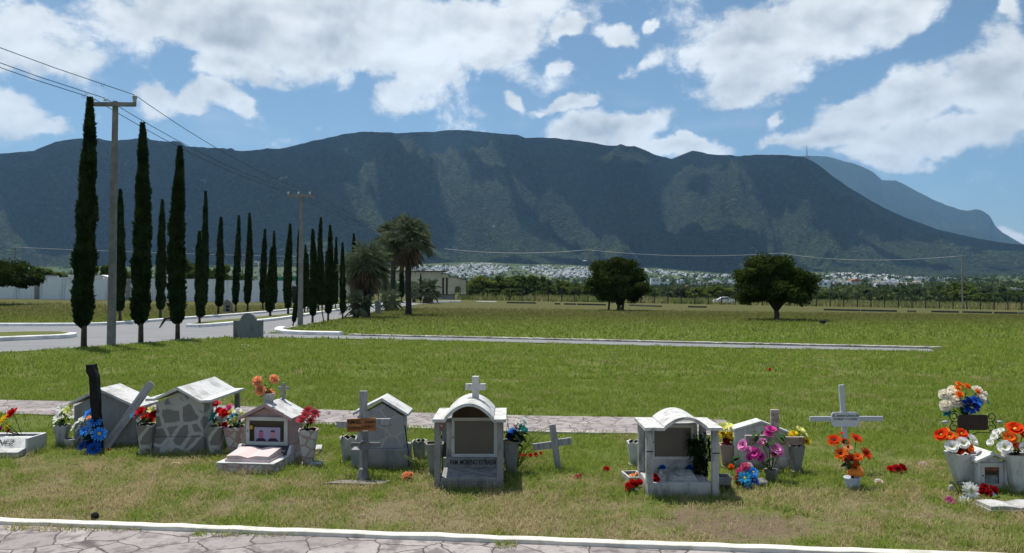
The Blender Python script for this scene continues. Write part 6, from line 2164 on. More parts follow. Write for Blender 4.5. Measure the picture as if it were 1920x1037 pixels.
# tall weeds
fwd = F(955, 880)
b = MB(); rq = random.Random(9)
for k in range(46):
    a = rq.uniform(-.1, .9) if k % 4 else rq.uniform(-.9, .2)
    L = rq.uniform(.28, .62); base = Vector((rq.uniform(-.10, .10), rq.uniform(-.05, .2), 0))
    d = Vector((math.sin(a) * .75, rq.uniform(-.15, .3), math.cos(a))).normalized()
    bend = Vector((math.sin(a) * .5, 0, -.25)) * L
    pts = [base, base + d * L * .45, base + d * L * .8 + bend * .25, base + d * L + bend * .6]
    b.tube(pts, [.0055, .005, .004, .0015], 4)
tag(b.build('tall_weeds', WEED_M, loc=fwd.o), 'tall thin green weeds growing up beside the arched name shrine', 'weeds')
fwd = F(806, 886)
b = MB()
for k in range(40):
    a = rq.uniform(-.9, .9); L = rq.uniform(.08, .28); base = Vector((rq.uniform(-.16, .10), rq.uniform(-.05, .12), 0))
    d = Vector((math.sin(a), rq.uniform(-.4, .2), math.cos(a))).normalized()
    b.tube([base, base + d * L * .5, base + d * L + Vector((math.sin(a) * .04, 0, -.04))], [.005, .0045, .0015], 4)
tag(b.build('low_weeds', WEED_M, loc=fwd.o), 'low tangled weeds between the small house tomb and the arched name shrine', 'weeds')
fo = F(975, 862)
bouquet(fo.o, [(972, 854, 8, 'rose', 'red', 'yellow', 0), (984, 856, 6, 'rose', 'red', 'yellow', .02), (994, 854, 5, 'rose', 'red', 'yellow', .03), (1004, 853, 5, 'rose', 'red', 'yellow', .04), (1013, 850, 4, 'rose', 'red', 'yellow', .05), (990, 863, 5, 'lily', 'white', 'green', 0)], 'string of fallen red flowers on the grass left of the leaning cross', leaves=4, leaf_L=.04, name='fallen_flower', cat='flowers', stems=False)

# plain leaning wooden cross
f = F(1047, 882); f.foot(1040, 1055, -.02, .05)
t = thing('wooden_cross', f.o, 'plain grey wooden cross leaning left between the two arched shrines', 'cross')
t.rotation_euler = (0, rad(-7.5), 0)
Hc = f.z(796) * 1.005
b = MB(); b.box(-.030, .030, 0, .032, -.06, Hc); b.build('upright', GREYWOOD_M, t, bevel=.003)
zc = f.z(833)
b = MB(); b.box(-.205, -.0305, .002, .03, zc - .033, zc + .03); b.box(.0305, .16, .002, .03, zc - .02, zc + .043); b.build('crossbar', GREYWOOD_M, t, bevel=.003)
for i, (px, py, col, lab) in enumerate([(1082, 897, 'pinkred', 'small faded red petals on the grass right of the leaning cross'), (1137, 886, 'red', 'single red rosebud on bare soil left of the bowl shrine vase')]):
    fo = F(px, py)
    bouquet(fo.o, [(px, py - (5 if i else 3), 7 if i else 4, 'rose', col, 'yellow', 0)] + ([(px + 6, py - 5, 4, 'rose', col, 'yellow', .02), (px - 5, py - 1, 3, 'rose', col, 'yellow', 0)] if i == 0 else []), lab, leaves=2, leaf_L=.03, name='fallen_flower', cat='flower', stems=False)

# second arched shrine with flat eaves
f = F(1277, 933); f.foot(1206, 1348, -.04, .56)
t = thing('open_shrine', f.o, 'aged grey shrine on four posts with wavy roof and stone book inside', 'shrine')
x0, x1 = f.x(1211), f.x(1345)
zb = f.z(906)
b = MB(); b.box(x0 + .012, x1 - .055, .0, .50, -.05, zb); b.build('base_block', AGED_M, t, bevel=.008)
for (xx, yy) in ((x0 - .004, .03), (x1 - .052, .03), (x0 + .0, .44), (x1 - .05, .44)):
    b = MB(); b.box(xx, xx + .054, yy - .045, yy + .008, zb + .001 if xx < 0 else -.05, f.z(803)); b.build('post', AGED_M, t, bevel=.004)
zs = f.z(862, .36)
b = MB(); b.box(x0 + .06, x1 - .06, .37, .52, zb, zs + .001); b.build('sill', AGED_M, t, bevel=.004)
b = MB(); b.box(x0 + .055, x1 - .075, .39, .52, zs, f.z(796, .38)); b.build('body', AGED_M, t, bevel=.003)
window(t, f.x(1221, .36), f.x(1300, .36), f.z(862, .36), f.z(797, .36), .386, .024, None, .02)
wave_roof(f, f.x(1206), f.x(1351), f.x(1243), f.x(1322), f.z(806), f.z(786), -.045, .48, .024, t, ROOFCEM_M)
stone_book(t, f.x(1243, .1), f.x(1303, .1), .10, .30, zb + .001, AGED_M, .022, .012, slope=.01)
for zz_, xx in ((f.z(846), x0 - .006), (f.z(849), x1 - .054)):
    b = MB()
    b.box(xx, xx + .060, -.020, -.016, zz_ - .004, zz_ + .004); b.build('tie_wire', BLACKIRON_M, t)
text('1 9 4 4    2 0 0 5', .034, PALEINK_M, t, ((x0 + x1) / 2 - .02, .3685, zs - .05), sx=.9)
# dark leafy plant inside, right
b = MB(); rq = random.Random(3)
stems_ = MB()
for k in range(18):
    a = rq.uniform(-.45, .45); L = rq.uniform(.24, .46); base = Vector((rq.uniform(-.03, .06), rq.uniform(-.03, .03), 0))
    d = Vector((math.sin(a), rq.uniform(-.2, .1), 1)).normalized()
    if k % 2: base = Vector((rq.uniform(-.10, .02), rq.uniform(-.06, .02), .40)); d = Vector((rq.uniform(-.1, .6), rq.uniform(-.3, .1), -1)).normalized(); L = rq.uniform(.18, .34)
    tip = base + d * L
    stems_.tube([base, base.lerp(tip, .5), tip + Vector((.02, 0, -.02))], .004, 4)
    for j in range(12):
        q = base.lerp(tip, .2 + .8 * j / 11)
        ld_ = Vector((rq.uniform(-1, 1), rq.uniform(-1, .3), rq.uniform(-.7, .3)))
        leaf_blades(b, q, ld_, rq.uniform(.045, .08), .012)
fpz = f.o + Vector((f.x(1313, .2), .30, zb * .5))
t2 = thing('leafy_plant', fpz, 'dark leafy shrub pushing through the right side of the open shrine', 'plant')
b.build('leaves', DARKLEAF_M, t2); stems_.build('stems', STEM_M, t2)
fo = f.o + Vector((f.x(1229), .06, zb))
bouquet(fo, [(1228, 893, 6, 'rose', 'red', 'yellow', .0), (1232, 899, 6, 'rose', 'red', 'yellow', .0), (1227, 901, 5, 'rose', 'darkred', 'yellow', .0)], 'small red flower propped inside the open shrine at left', leaves=2, leaf_L=.03, Y=f.Y + .06, name='fallen_flower', cat='flower', stems=False)
for (px, lab) in ((1242, 'blue flower left behind the stone book in the open shrine'), (1293, 'blue flower right behind the stone book in the open shrine')):
    q = f.o + Vector((f.x(px, .33), .33, zb + .01))
    bouquet(q, [(px, 877, 6, 'carnation', 'blue', 'yellow', 0), (px - 5, 879, 4, 'carnation', 'teal', 'yellow', 0)], lab, leaves=0, name='fallen_flower', cat='flower', stems=False)
vase(1190, 830, 872, 28, 18, TOMBWHITE_M, 'empty white scalloped vase left of the open shrine', scallop=.018)
# white planter with flowers at the left
f2 = F(1190, 908); f2.foot(1170, 1208, -.02, .3)
t = thing('planter_box', f2.o, 'white framed planter box on the ground left of the open shrine', 'planter')
xa_, xb_ = f2.x(1178), f2.x(1209)
b = MB(); b.box(xa_, xb_, .0, .015, 0, .06); b.box(xa_, xb_, .235, .25, 0, .06); b.box(xa_, xa_ + .015, .0155, .2345, 0, .06); b.box(xb_ - .015, xb_, .0155, .2345, 0, .06); b.build('frame', TOMBWHITE_M, t, rz=.14)
b = MB(); b.box(xa_ + .016, xb_ - .016, .0155, .234, 0, .035); b.build('soil', SOIL_M, t, rz=.14)
bouquet(f2.o + Vector((0, .12, .03)), [(1186, 893, 6, 'rose', 'peach', 'yellow', .1), (1196, 890, 6, 'rose', 'peach', 'yellow', .12), (1200, 887, 4, 'rose', 'whitepink', 'yellow', .15), (1190, 898, 5, 'rose', 'paleyellow', 'yellow', .05)], 'faded peach flowers in the planter box', leaves=12, leaf_L=.05, Y=f2.Y)
fo = F(1189, 926)
bouquet(fo.o + Vector((0, .03, 0)), [(1178, 911, 7, 'carnation', 'red', 'yellow', 0), (1186, 905, 7, 'carnation', 'red', 'yellow', .02), (1199, 904, 7, 'carnation', 'red', 'yellow', .03), (1192, 908, 6, 'carnation', 'darkred', 'yellow', .0), (1177, 919, 6, 'carnation', 'red', 'yellow', -.02), (1194, 920, 5, 'lily', 'white', 'green', -.04), (1183, 915, 6, 'carnation', 'red', 'yellow', -.02)], 'red carnation bunch on the ground before the planter box', leaves=16, leaf_L=.055, leaf_m=DARKLEAF_M)
f2 = F(1354, 924); f2.foot(1343, 1366, -.02, .2)
b = MB()
t = thing('square_pot', f2.o + Vector((.02, 0, 0)), 'grey square cement pot behind right post of the open shrine', 'pot', None, -.1)
vs = []
for (hw, z) in ((.042, 0), (.062, .13), (.055, .13), (.052, .115)): vs += [(-hw, .0 + .06 - hw, z), (hw, .06 - hw, z), (hw, .06 + hw, z), (-hw, .06 + hw, z)]
fs = [(i * 4 + k, i * 4 + (k + 1) % 4, i * 4 + 4 + (k + 1) % 4, i * 4 + 4 + k) for i in range(3) for k in range(4)]
b.add(vs, fs); b.build('body', TOMBGREY_M, t, recalc=True)
b = MB(); b.box(-.0515, .0515, .0085, .1115, .02, .112); b.build('soil', SOIL_M, t)

# white slab headstone behind the brown cross
f = F(1425, 880); f.foot(1374, 1482, -.02, .25)
t = thing('gabled_headstone', f.o, 'broad white headstone with low gable top behind the brown wooden cross', 'headstone', None, 0)
b = MB(); b.prism([(f.x(1376), -.05), (f.x(1478), -.05), (f.x(1480), f.z(815)), (f.x(1425), f.z(793)), (f.x(1375), f.z(808))], 0, .09); b.build('slab', TOMBWHITE_M, t, recalc=True, bevel=.006)
b = MB(); b.prism([(f.x(1374), f.z(808)), (f.x(1425), f.z(793)), (f.x(1482), f.z(815.2)), (f.x(1482), f.z(811)), (f.x(1425), f.z(788.5)), (f.x(1374), f.z(803.5))], -.015, .15); b.build('coping', TOMBWHITE_M, t, recalc=True, bevel=.003)
b = MB(); b.box(f.x(1456), f.x(1479), -.06, -.001, -.05, f.z(858)); b.build('step', TOMBWHITE_M, t, bevel=.004)
f2 = F(1452, 888)
t = thing('brown_cross', f2.o, 'brown weathered wooden cross with rust stained top behind pink flowers', 'cross')
b = MB(); b.box(f2.x(1443), f2.x(1457.5), -.02, .02, -.05, f2.z(768)); b.build('upright', BROWNWOOD_M, t, bevel=.002)
b = MB(); b.box(f2.x(1395), f2.x(1443) - .001, -.018, .018, f2.z(836), f2.z(816)); b.box(f2.x(1457.5) + .001, f2.x(1505), -.018, .018, f2.z(834), f2.z(819)); b.build('crossbar', BROWNWOOD_M, t, bevel=.002)
v_, fv = vase(1363, 833, 876, 27, 17, PINKTOMB_M, 'dusty pink cement vase with yellow flowers behind the open shrine', scallop=.006)
bouquet(fv.o + Vector((0, 0, fv.z(834))), [(1357, 803, 11, 'poppy', 'paleyellow', 'yellow'), (1366, 800, 9, 'poppy', 'paleyellow', 'yellow'), (1360, 816, 11, 'poppy', 'yellow', 'dark'), (1371, 817, 8, 'poppy', 'yellow', 'dark'), (1353, 814, 8, 'poppy', 'yellow', 'dark'), (1361, 827, 7, 'rose', 'darkred', 'yellow'), (1374, 808, 8, 'poppy', 'white', 'yellow')], 'pale yellow flowers between open shrine and white headstone', leaves=10, leaf_L=.06)
v_, fv = vase(1493, 837, 887, 26, 14, OLDGREY_M, 'slim grey scalloped vase right of the white headstone', scallop=.012)
bouquet(fv.o + Vector((0, .02, fv.z(838))), [(1500, 807, 9, 'poppy', 'paleyellow', 'yellow', .04), (1507, 815, 8, 'poppy', 'paleyellow', 'yellow', .04), (1511, 828, 9, 'poppy', 'yellow', 'dark', .02), (1489, 814, 8, 'poppy', 'yellow', 'dark', .06), (1483, 817, 6, 'poppy', 'yellow', 'dark', .06)], 'yellow flowers in the slim vase at the brown cross right arm', leaves=10, leaf_L=.06)
fo = F(1446, 902)
vase(1446, 880, 903, 25, 18, OLDGREY_M, 'round whitish stone pot at the foot of the brown cross', scallop=0, foot=False, square=False, name='stone_pot')
bouquet(fo.o + Vector((0, .0, .09)), [(1445, 806, 10, 'poppy', 'magenta', 'dark', .06), (1440, 814, 9, 'poppy', 'magenta', 'dark', .04), (1394, 835, 11, 'poppy', 'lilac', 'dark', 0), (1403, 844, 8, 'poppy', 'lilac', 'dark', -.02), (1415, 851, 12, 'poppy', 'magenta', 'dark', -.05), (1426, 857, 9, 'poppy', 'magenta', 'dark', -.06), (1407, 858, 8, 'poppy', 'magenta', 'dark', -.05), (1429, 830, 9, 'poppy', 'lilac', 'green', .02), (1455, 843, 13, 'poppy', 'lilac', 'green', -.06), (1462, 850, 8, 'poppy', 'lilac', 'green', -.06), (1450, 852, 7, 'poppy', 'pink', 'green', -.04)], 'spray of large pink flowers in front of the brown cross', leaves=24, leaf_L=.085, leaf_c=[(1425, 806), (1455, 815), (1446, 822), (1463, 812), (1420, 815), (1440, 826), (1388, 848), (1436, 860)])
fo = F(1400, 916)
bouquet(fo.o + Vector((0, .05, 0)), [(1397, 876, 9, 'carnation', 'pink', 'yellow', 0), (1404, 874, 7, 'carnation', 'whitepink', 'yellow', .01), (1386, 884, 7, 'carnation', 'pink', 'yellow', .0), (1383, 896, 6, 'carnation', 'pinkred', 'yellow', .0), (1396, 897, 13, 'daisy', 'turquoise', 'yellow', -.07), (1412, 886, 11, 'daisy', 'skyblue', 'yellow', -.03), (1414, 901, 10, 'daisy', 'blue', 'yellow', -.02), (1402, 909, 10, 'daisy', 'turquoise', 'yellow', -.05), (1385, 907, 6, 'carnation', 'pinkred', 'yellow', 0), (1405, 890, 9, 'carnation', 'skyblue', 'yellow', 0)], 'round bunch of blue and pink flowers on the grass right of the open shrine', leaves=14, leaf_L=.06, leaf_m=DARKLEAF_M)
fo = F(1430, 911)
rq = random.Random(6)


def rock(px, py, w, h, mat, label, cat='stone', seed=0, name='stone'):
    f = F(px, py); S = f.Y / FPX
    bm = bmesh.new(); bmesh.ops.create_icosphere(bm, subdivisions=3, radius=1)
    r_ = random.Random(seed + int(px)); ph_ = [r_.uniform(0, 6) for _ in range(6)]
    for v in bm.verts:
        k = 1 + .12 * math.sin(3 * v.co.x + ph_[0]) + .12 * math.sin(4 * v.co.y + ph_[1]) + .10 * math.sin(5 * v.co.z + ph_[2])
        v.co = Vector((v.co.x * w * .5 * S * k, v.co.y * w * .5 * S * k, max(-.3, v.co.z) * h * .5 * S * k + h * .35 * S))
    me = bpy.data.meshes.new(name); bm.to_mesh(me); bm.free(); me.materials.append(mat)
    me.polygons.foreach_set('use_smooth', [True] * len(me.polygons))
    return tag(link(name, me, None, f.o), label, cat)


rock(1430, 911, 21, 17, OLDGREY_M, 'small whitish rounded stone beside the blue and pink bunch', seed=2)
fo = F(1371, 890)
bouquet(fo.o, [(1371, 876, 6, 'carnation', 'orange', 'yellow', 0)], 'small orange marigold on a thin stem right of the open shrine', leaves=2, leaf_L=.04, name='single_flower', cat='flower')

# white cross with plaque, and its orange flowers
f = F(1590, 884)
t = thing('plaque_cross', f.o, 'thin white wooden cross with a lettered plaque standing alone on the lawn', 'cross')
t.rotation_euler = (0, rad(-3.6), 0)
b = MB(); b.box(-.024, .022, 0, .022, -.05, f.z(721.5)); b.build('upright', CROSSWHITE_M, t, bevel=.002)
zc = f.z(786)
b = MB(); b.box(f.x(1523), -.0245, .001, .021, zc - .022, zc + .022); b.box(.0225, f.x(1660), .001, .021, zc - .022, zc + .022); cb = b.build('crossbar', CROSSWHITE_M, t, bevel=.002)
cb.rotation_euler = (0, rad(3.4), 0); cb.location = (-.03, 0, .004)
b = MB(); w_, h_, rr = .128, .067, .03
out = []
for (sx, sz, a0) in ((1, -1, -math.pi / 2), (1, 1, 0), (-1, 1, math.pi / 2), (-1, -1, math.pi)):
    for k in range(5):
        a = a0 + k * math.pi / 8
        out.append((sx * (w_ - rr) + rr * math.cos(a), sz * (h_ - rr) + rr * math.sin(a)))
b.prism(out, -.012, -.001)
pq = b.build('plaque', simple_mat('plaque_paint', (0.56, 0.57, 0.59), .6, .12, 12), t, (.006, 0, zc), recalc=True); pq.rotation_euler = (0, rad(3.4), 0)
text('Sr. Andres Chavez Elo', .034, INK_M, pq, (.004, -.0135, .036), sx=.80, shear=.2)
text('21-04-67 + 11-10-2021', .030, INK_M, pq, (.004, -.0135, .003), sx=.80, shear=.1)
fv = F(1598, 915); FOOTPRINTS.append((fv.o.x - .06, fv.o.x + .06, fv.Y - .05, fv.Y + .08))
b = MB(); b.lathe([(.062, 0), (.064, .01), (.058, .03), (.063, .06), (.067, .08), (.070, .088), (.066, .093), (.056, .093), (.05, .075), (.001, .07)], 24)
tag(b.build('white_pot', simple_mat('blue_white_glaze', (0.50, 0.54, 0.60), .3, .1, 4), loc=fv.o), 'squat bluish white pot of orange flowers at the plaque cross', 'pot')
bouquet(fv.o + Vector((0, 0, .075)), [(1564, 826, 13, 'daisy', 'redorange', 'dark', 0), (1605, 822, 12, 'daisy', 'redorange', 'dark', .03), (1577, 851, 13, 'daisy', 'orange', 'dark', -.06), (1624, 851, 13, 'daisy', 'redorange', 'dark', -.02), (1585, 829, 9, 'daisy', 'redorange', 'dark', .02), (1590, 839, 8, 'daisy', 'peach', 'dark', -.03), (1596, 862, 12, 'daisy', 'redorange', 'dark', -.05), (1608, 857, 10, 'daisy', 'orange', 'dark', -.06), (1578, 812, 4, 'daisy', 'redorange', 'dark', .03), (1600, 868, 10, 'daisy', 'redorange', 'dark', -.03), (1585, 858, 9, 'daisy', 'redorange', 'dark', -.03)], 'red orange gerberas in the squat white pot at the plaque cross', leaves=22, leaf_L=.075)
ORGANZA_M, n = material('orange_organza'); n.out(n.bsdf((0.72, 0.20, 0.02), .5))
rw_ = rock(1602, 895, 28, 26, ORGANZA_M, 'crumpled orange organza wrap in the squat white pot', 'ribbon', 3, 'orange_wrap')
rw_.location = fv.o + Vector((.018, -.02, .088))
for (px, py, r_, col, lab, more) in [(1682, 888, 10, 'red', 'bunch of red roses dropped on the lawn right of the plaque cross', [(1669, 880, 7, 'rose', 'red', 'yellow', .02), (1692, 877, 8, 'rose', 'darkred', 'yellow', .03)]), (1732, 874, 5, 'whitepink', 'pale pink petals on the lawn near the iron plaque stand', [(1725, 871, 4, 'rose', 'whitepink', 'yellow', .0)]), (1443, 696, 4, 'red', 'tiny red flower head lying on the open lawn behind the graves', []), (1649, 908, 6, 'whitepink', 'pale pink ribbon flower on the lawn right of the squat pot', [(1656, 907, 4, 'rose', 'whitepink', 'yellow', 0), (1644, 902, 4, 'rose', 'white', 'yellow', 0)])]:
    fo = F(px, py)
    bouquet(fo.o, [(px, py - r_ * .7, r_, 'rose', col, 'yellow', 0)] + more, lab, leaves=6 if r_ > 8 else 0, leaf_L=.05, name='fallen_flower', cat='flowers', stems=False, leaf_m=TEALLEAF_M)

# right hand group: iron stand with a plate
f = F(1816, 895)
t = thing('iron_stand', f.o, 'black scrolled iron stand holding a dark brown plate', 'stand')
b = MB(); b.tube([(0, 0, -.05), (0, 0, f.z(768))], .008, 8); b.build('rod', BLACKIRON_M, t)
b = MB(); out = []
xa_, xb_, za_, zb_ = f.x(1790), f.x(1845), f.z(805.5), f.z(777)
rr = .02
for (cx_, cz_, a0) in ((xb_ - rr, za_ + rr, -math.pi / 2), (xb_ - rr, zb_ - rr, 0), (xa_ + rr, zb_ - rr, math.pi / 2), (xa_ + rr, za_ + rr, math.pi)):
    for k in range(5): out.append((cx_ + rr * math.cos(a0 + k * math.pi / 8), cz_ + rr * math.sin(a0 + k * math.pi / 8)))
b.prism(out, -.03, -.012); b.build('plate', BROWNPLATE_M, t, recalc=True)
for sg in (-1, 1):
    b = MB()
    x_e = xb_ if sg > 0 else xa_
    def sp(cx_, cz_, r0, turns, dirn, ph_):
        return [Vector((cx_ + sg * r0 * (1 - .62 * k / 22) * math.cos(ph_ + dirn * turns * 2 * math.pi * k / 22), -.02, cz_ + r0 * (1 - .62 * k / 22) * math.sin(ph_ + dirn * turns * 2 * math.pi * k / 22))) for k in range(23)]
    zc = (za_ + zb_) / 2
    b.tube(sp(x_e + sg * .035, zc + .05, .042, 1.1, 1, -1.4), .0042, 6)
    b.tube(sp(x_e + sg * .035, zc - .045, .042, 1.1, -1, 1.4), .0042, 6)
    b.tube([Vector((x_e, -.02, zc + .005)), Vector((x_e + sg * .09, -.02, zc + .003))], .004, 6)
    b.tube([Vector((0, -.02, za_ - .05)), Vector((x_e * .5, -.02, za_ - .02)), Vector((x_e + sg * .01, -.02, za_ - .025)), Vector((x_e + sg * .045, -.02, za_ + .0))], .004, 6)
    b.build('scroll', BLACKIRON_M, t)
    b = MB(); b.lathe([(.001, 0), (.012, .01), (.016, .025), (.010, .045), (.001, .06)], 10)
    M_ = Matrix.Rotation(sg * math.pi / 2, 4, 'Y'); b.v = [tuple(M_ @ Vector(v)) for v in b.v]
    b.build('finial', GALV_M, t, (x_e + sg * .085, -.02, zc + .003))
bouquet(f.o + Vector((0, .06, f.z(785))), [(1771, 740, 11, 'carnation', 'cream', 'yellow', .05), (1790, 738, 11, 'carnation', 'cream', 'yellow', .06), (1774, 761, 12, 'carnation', 'cream', 'yellow', .0), (1792, 753, 13, 'carnation', 'cream', 'yellow', .0), (1785, 730, 8, 'carnation', 'cream', 'yellow', .1), (1831, 735, 12, 'carnation', 'cream', 'yellow', .06), (1838, 749, 12, 'carnation', 'cream', 'yellow', .02), (1845, 740, 7, 'carnation', 'cream', 'yellow', .08), (1806, 757, 9, 'carnation', 'cream', 'yellow', -.02), (1798, 721, 6.5, 'rose', 'orange', 'yellow', .06), (1813, 725, 7, 'rose', 'orange', 'yellow', .05), (1795, 728, 6, 'rose', 'orange', 'yellow', .0), (1799, 740, 7, 'rose', 'orange', 'yellow', -.05), (1832, 735, 6.5, 'rose', 'orange', 'yellow', -.03), (1820, 760, 17, 'lily', 'darkblue', 'dark', -.06), (1829, 752, 12, 'lily', 'blue', 'dark', -.05), (1816, 768, 12, 'lily', 'blue', 'dark', -.06), (1851, 754, 8, 'lily', 'teal', 'green', 0), (1777, 774, 8, 'lily', 'teal', 'green', 0)], 'tall bouquet of cream carnations orange buds and blue lilies above the iron stand', leaves=34, leaf_L=.07)
v_, fv = vase(1803, 849, 912, 46, 20, TOMBWHITE_M, 'tall white V shaped vase left of the little white shrine', scallop=.004, foot=False, rz=.12)
bouquet(fv.o + Vector((0, 0, fv.z(851))), [(1765, 816, 12, 'poppy', 'redorange', 'yellow', 0), (1780, 820, 12, 'poppy', 'orange', 'yellow', 0), (1802, 814, 11, 'poppy', 'redorange', 'yellow', .03), (1772, 808, 8, 'poppy', 'orange', 'yellow', .04), (1785, 838, 12, 'poppy', 'white', 'green', -.07), (1805, 831, 12, 'poppy', 'white', 'green', -.07), (1822, 826, 11, 'poppy', 'white', 'green', -.04), (1818, 840, 9, 'poppy', 'orange', 'yellow', -.03), (1811, 845, 8, 'poppy', 'redorange', 'yellow', -.03), (1792, 826, 9, 'poppy', 'orange', 'yellow', -.02), (1800, 846, 8, 'poppy', 'redorange', 'dark', -.01)], 'orange and white flowers in the V shaped vase', leaves=18, leaf_L=.06, leaf_m=DARKLEAF_M)
f = F(1856, 921); f.foot(1822, 1888, -.03, .4)
t = thing('little_shrine', f.o, 'little white gabled shrine with a narrow glass door at right', 'shrine')
x0, x1 = f.x(1829), f.x(1884); xa_ = (x0 + x1) / 2 + .0
b = MB(); b.prism(gable_pts(x0, x1, xa_, -.02, f.z(868), f.z(855)), .03, .36); b.build('body', TOMBWHITE_M, t, recalc=True, bevel=.003)
b = MB(); b.box(x0, x0 + .022, .0, .0295, -.02, f.z(866)); b.box(x1 - .022, x1, 0, .0295, -.02, f.z(866)); b.build('jambs', TOMBWHITE_M, t, bevel=.003)
b = MB(); roof_gable(b, x0 - .025, xa_, x1 + .025, f.z(867), f.z(853), f.z(867), -.03, .40, .022); b.build('roof', TOMBWHITE_M, t, recalc=True, bevel=.003)
fr = window(t, x0 + .026, x1 - .026, .022, f.z(868.5), .028, .036, BLACKGLASS_M)
b = MB(); b.box(x0 + .07, x1 - .07, .0165, .0175, .055, .13); b.build('picture', simple_mat('faded_picture', (0.20, 0.21, 0.22), .6, .5, 12), fr)
b = MB(); b.box(x0 + .066, x1 - .066, .0155, .0165, f.z(884), f.z(877)); b.build('red_picture', simple_mat('red_picture', (0.22, 0.07, 0.04), .6, .6, 12), fr)
v_, fv = vase(1907, 852, 922, 42, 22, TOMBWHITE_M, 'white vase right of the little white shrine', scallop=.006)
bouquet(fv.o + Vector((0, 0, fv.z(854))), [(1903, 806, 16, 'poppy', 'redorange', 'yellow', .03), (1893, 822, 13, 'poppy', 'orange', 'yellow', -.02), (1918, 816, 14, 'poppy', 'redorange', 'yellow', 0), (1884, 839, 13, 'poppy', 'white', 'green', -.08), (1865, 820, 7, 'poppy', 'white', 'green', .0), (1869, 811, 7, 'poppy', 'white', 'green', .02), (1858, 830, 7, 'poppy', 'white', 'green', .0), (1877, 807, 6, 'poppy', 'white', 'green', .03), (1918, 841, 11, 'poppy', 'white', 'green', -.06), (1901, 834, 9, 'poppy', 'orange', 'dark', -.04), (1909, 838, 8, 'poppy', 'redorange', 'dark', -.03), (1935, 830, 12, 'poppy', 'white', 'green', 0)], 'orange and white flowers in the vase at the right edge', leaves=20, leaf_L=.065)
f2 = F(1902, 914)
t = thing('small_cross', f2.o + Vector((0, -.05, 0)), 'small dark crucifix with white lettering leaning on the rightmost vase', 'cross'); t.rotation_euler = (0, rad(5), 0)
b = MB(); b.box(-.014, .014, 0, .012, 0, f2.z(858)); b.build('upright', IRON_M, t, bevel=.002)
b = MB(); zc = f2.z(870); b.box(-.085, -.0145, .001, .011, zc - .01, zc + .01); b.box(.0145, .085, .001, .011, zc - .01, zc + .01); b.build('crossbar', BLACKIRON_M, t, bevel=.002)
b = MB(); b.box(-.009, .009, -.003, -.0005, .04, f2.z(862)); b.build('label_strip', TOMBWHITE_M, t)
# wire stand with white daisies
f2 = F(1806, 936)
b = MB()
for k in range(5):
    a = -.9 + k * .45
    b.tube([(math.sin(a) * .055, -.02 + abs(a) * .02, 0), (math.sin(a) * .06, -.02, .06), (math.sin(a) * .095, .0, .12), (math.sin(a) * .11, .02, .145)], .003, 5)
b.tube([(.06 * math.cos(a), .01 + .03 * math.sin(a), .062) for a in np.linspace(0, 2 * math.pi, 20)], .003, 5)
b.tube([(.095 * math.cos(a), .02 + .04 * math.sin(a), .125) for a in np.linspace(0, 2 * math.pi, 20)], .003, 5)
tag(b.build('wire_basket', BLACKIRON_M, loc=f2.o), 'bent black wire basket below the V shaped vase', 'wire stand')
fo = F(1822, 940)
bouquet(fo.o + Vector((0, .04, 0)), [(1820, 920, 16, 'daisy', 'white', 'green', -.02, (.1, -1, .25)), (1808, 940, 11, 'daisy', 'white', 'green', -.10, (-.1, -.8, .6)), (1812, 913, 9, 'lily', 'white', 'green', .02)], 'large white daisies leaning on the wire basket', leaves=4, leaf_L=.05, stems=False)
fo = F(1848, 934)
bouquet(fo.o + Vector((0, .03, 0)), [(1840, 922, 12, 'rose', 'darkred', 'yellow', 0), (1852, 925, 9, 'rose', 'darkred', 'yellow', -.02), (1862, 919, 10, 'rose', 'darkred', 'yellow', .02), (1846, 914, 8, 'rose', 'darkred', 'yellow', .03), (1863, 927, 6, 'lily', 'turquoise', 'green', -.03)], 'dark red roses at the foot of the little white shrine', leaves=6, leaf_L=.04, stems=False)
fo = F(1782, 944)
bouquet(fo.o, [(1780, 938, 7, 'lily', 'magenta', 'green', 0), (1788, 941, 5, 'lily', 'pink', 'green', -.01)], 'small magenta ribbon flower on the grass at right', leaves=0, name='fallen_flower', cat='flower', stems=False)
f2 = F(1895, 962); f2.foot(1838, 1960, -.03, .2)
t = thing('stone_book', f2.o, 'white stone book slab lying open at the bottom right', 'stone book')
stone_book(t, f2.x(1852), f2.x(1962), .0, .19, .0, TOMBWHITE_M, .030, .022, name='pages')
rock(1848, 953, 26, 9, TOMBWHITE_M, 'broken white stone piece at the left of the stone book slab', seed=5)
rock(1783, 925, 8, 18, TOMBWHITE_M, 'small pale upright stone left of the wire basket', seed=8)

# ---- scattered things of the middle distance
f = F(465, 636.5); f.foot(438, 492, -.05, .25)
t = thing('rounded_headstone', f.o, 'grey stone headstone with raised round top at the edge of the lawn', 'headstone')
hs = [(f.x(438), -.05), (f.x(492), -.05), (f.x(492), f.z(601)), (f.x(480), f.z(601))] + [(f.x(465.5) + (f.x(480) - f.x(465.5)) * math.cos(a), f.z(602) + (f.z(587) - f.z(602)) * math.sin(a)) for a in np.linspace(0.05, math.pi - .05, 14)] + [(f.x(451), f.z(601)), (f.x(438), f.z(601))]
b = MB(); b.prism(hs, 0, .16)
b.build('stone', grime_mat('blue_grey_stone', (0.20, 0.215, 0.225), (0.075, 0.08, 0.08), .8, scale=1.6), t, recalc=True, bevel=.01)
b = MB(); b.box(f.x(448), f.x(482), .17, .5, -.05, .05); b.build('kerb_slab', TOMBGREY_M, t)
f = F(426.5, 587)
t = thing('far_headstone', f.o, 'small brownish headstone with two dark plates before the boundary wall', 'headstone')
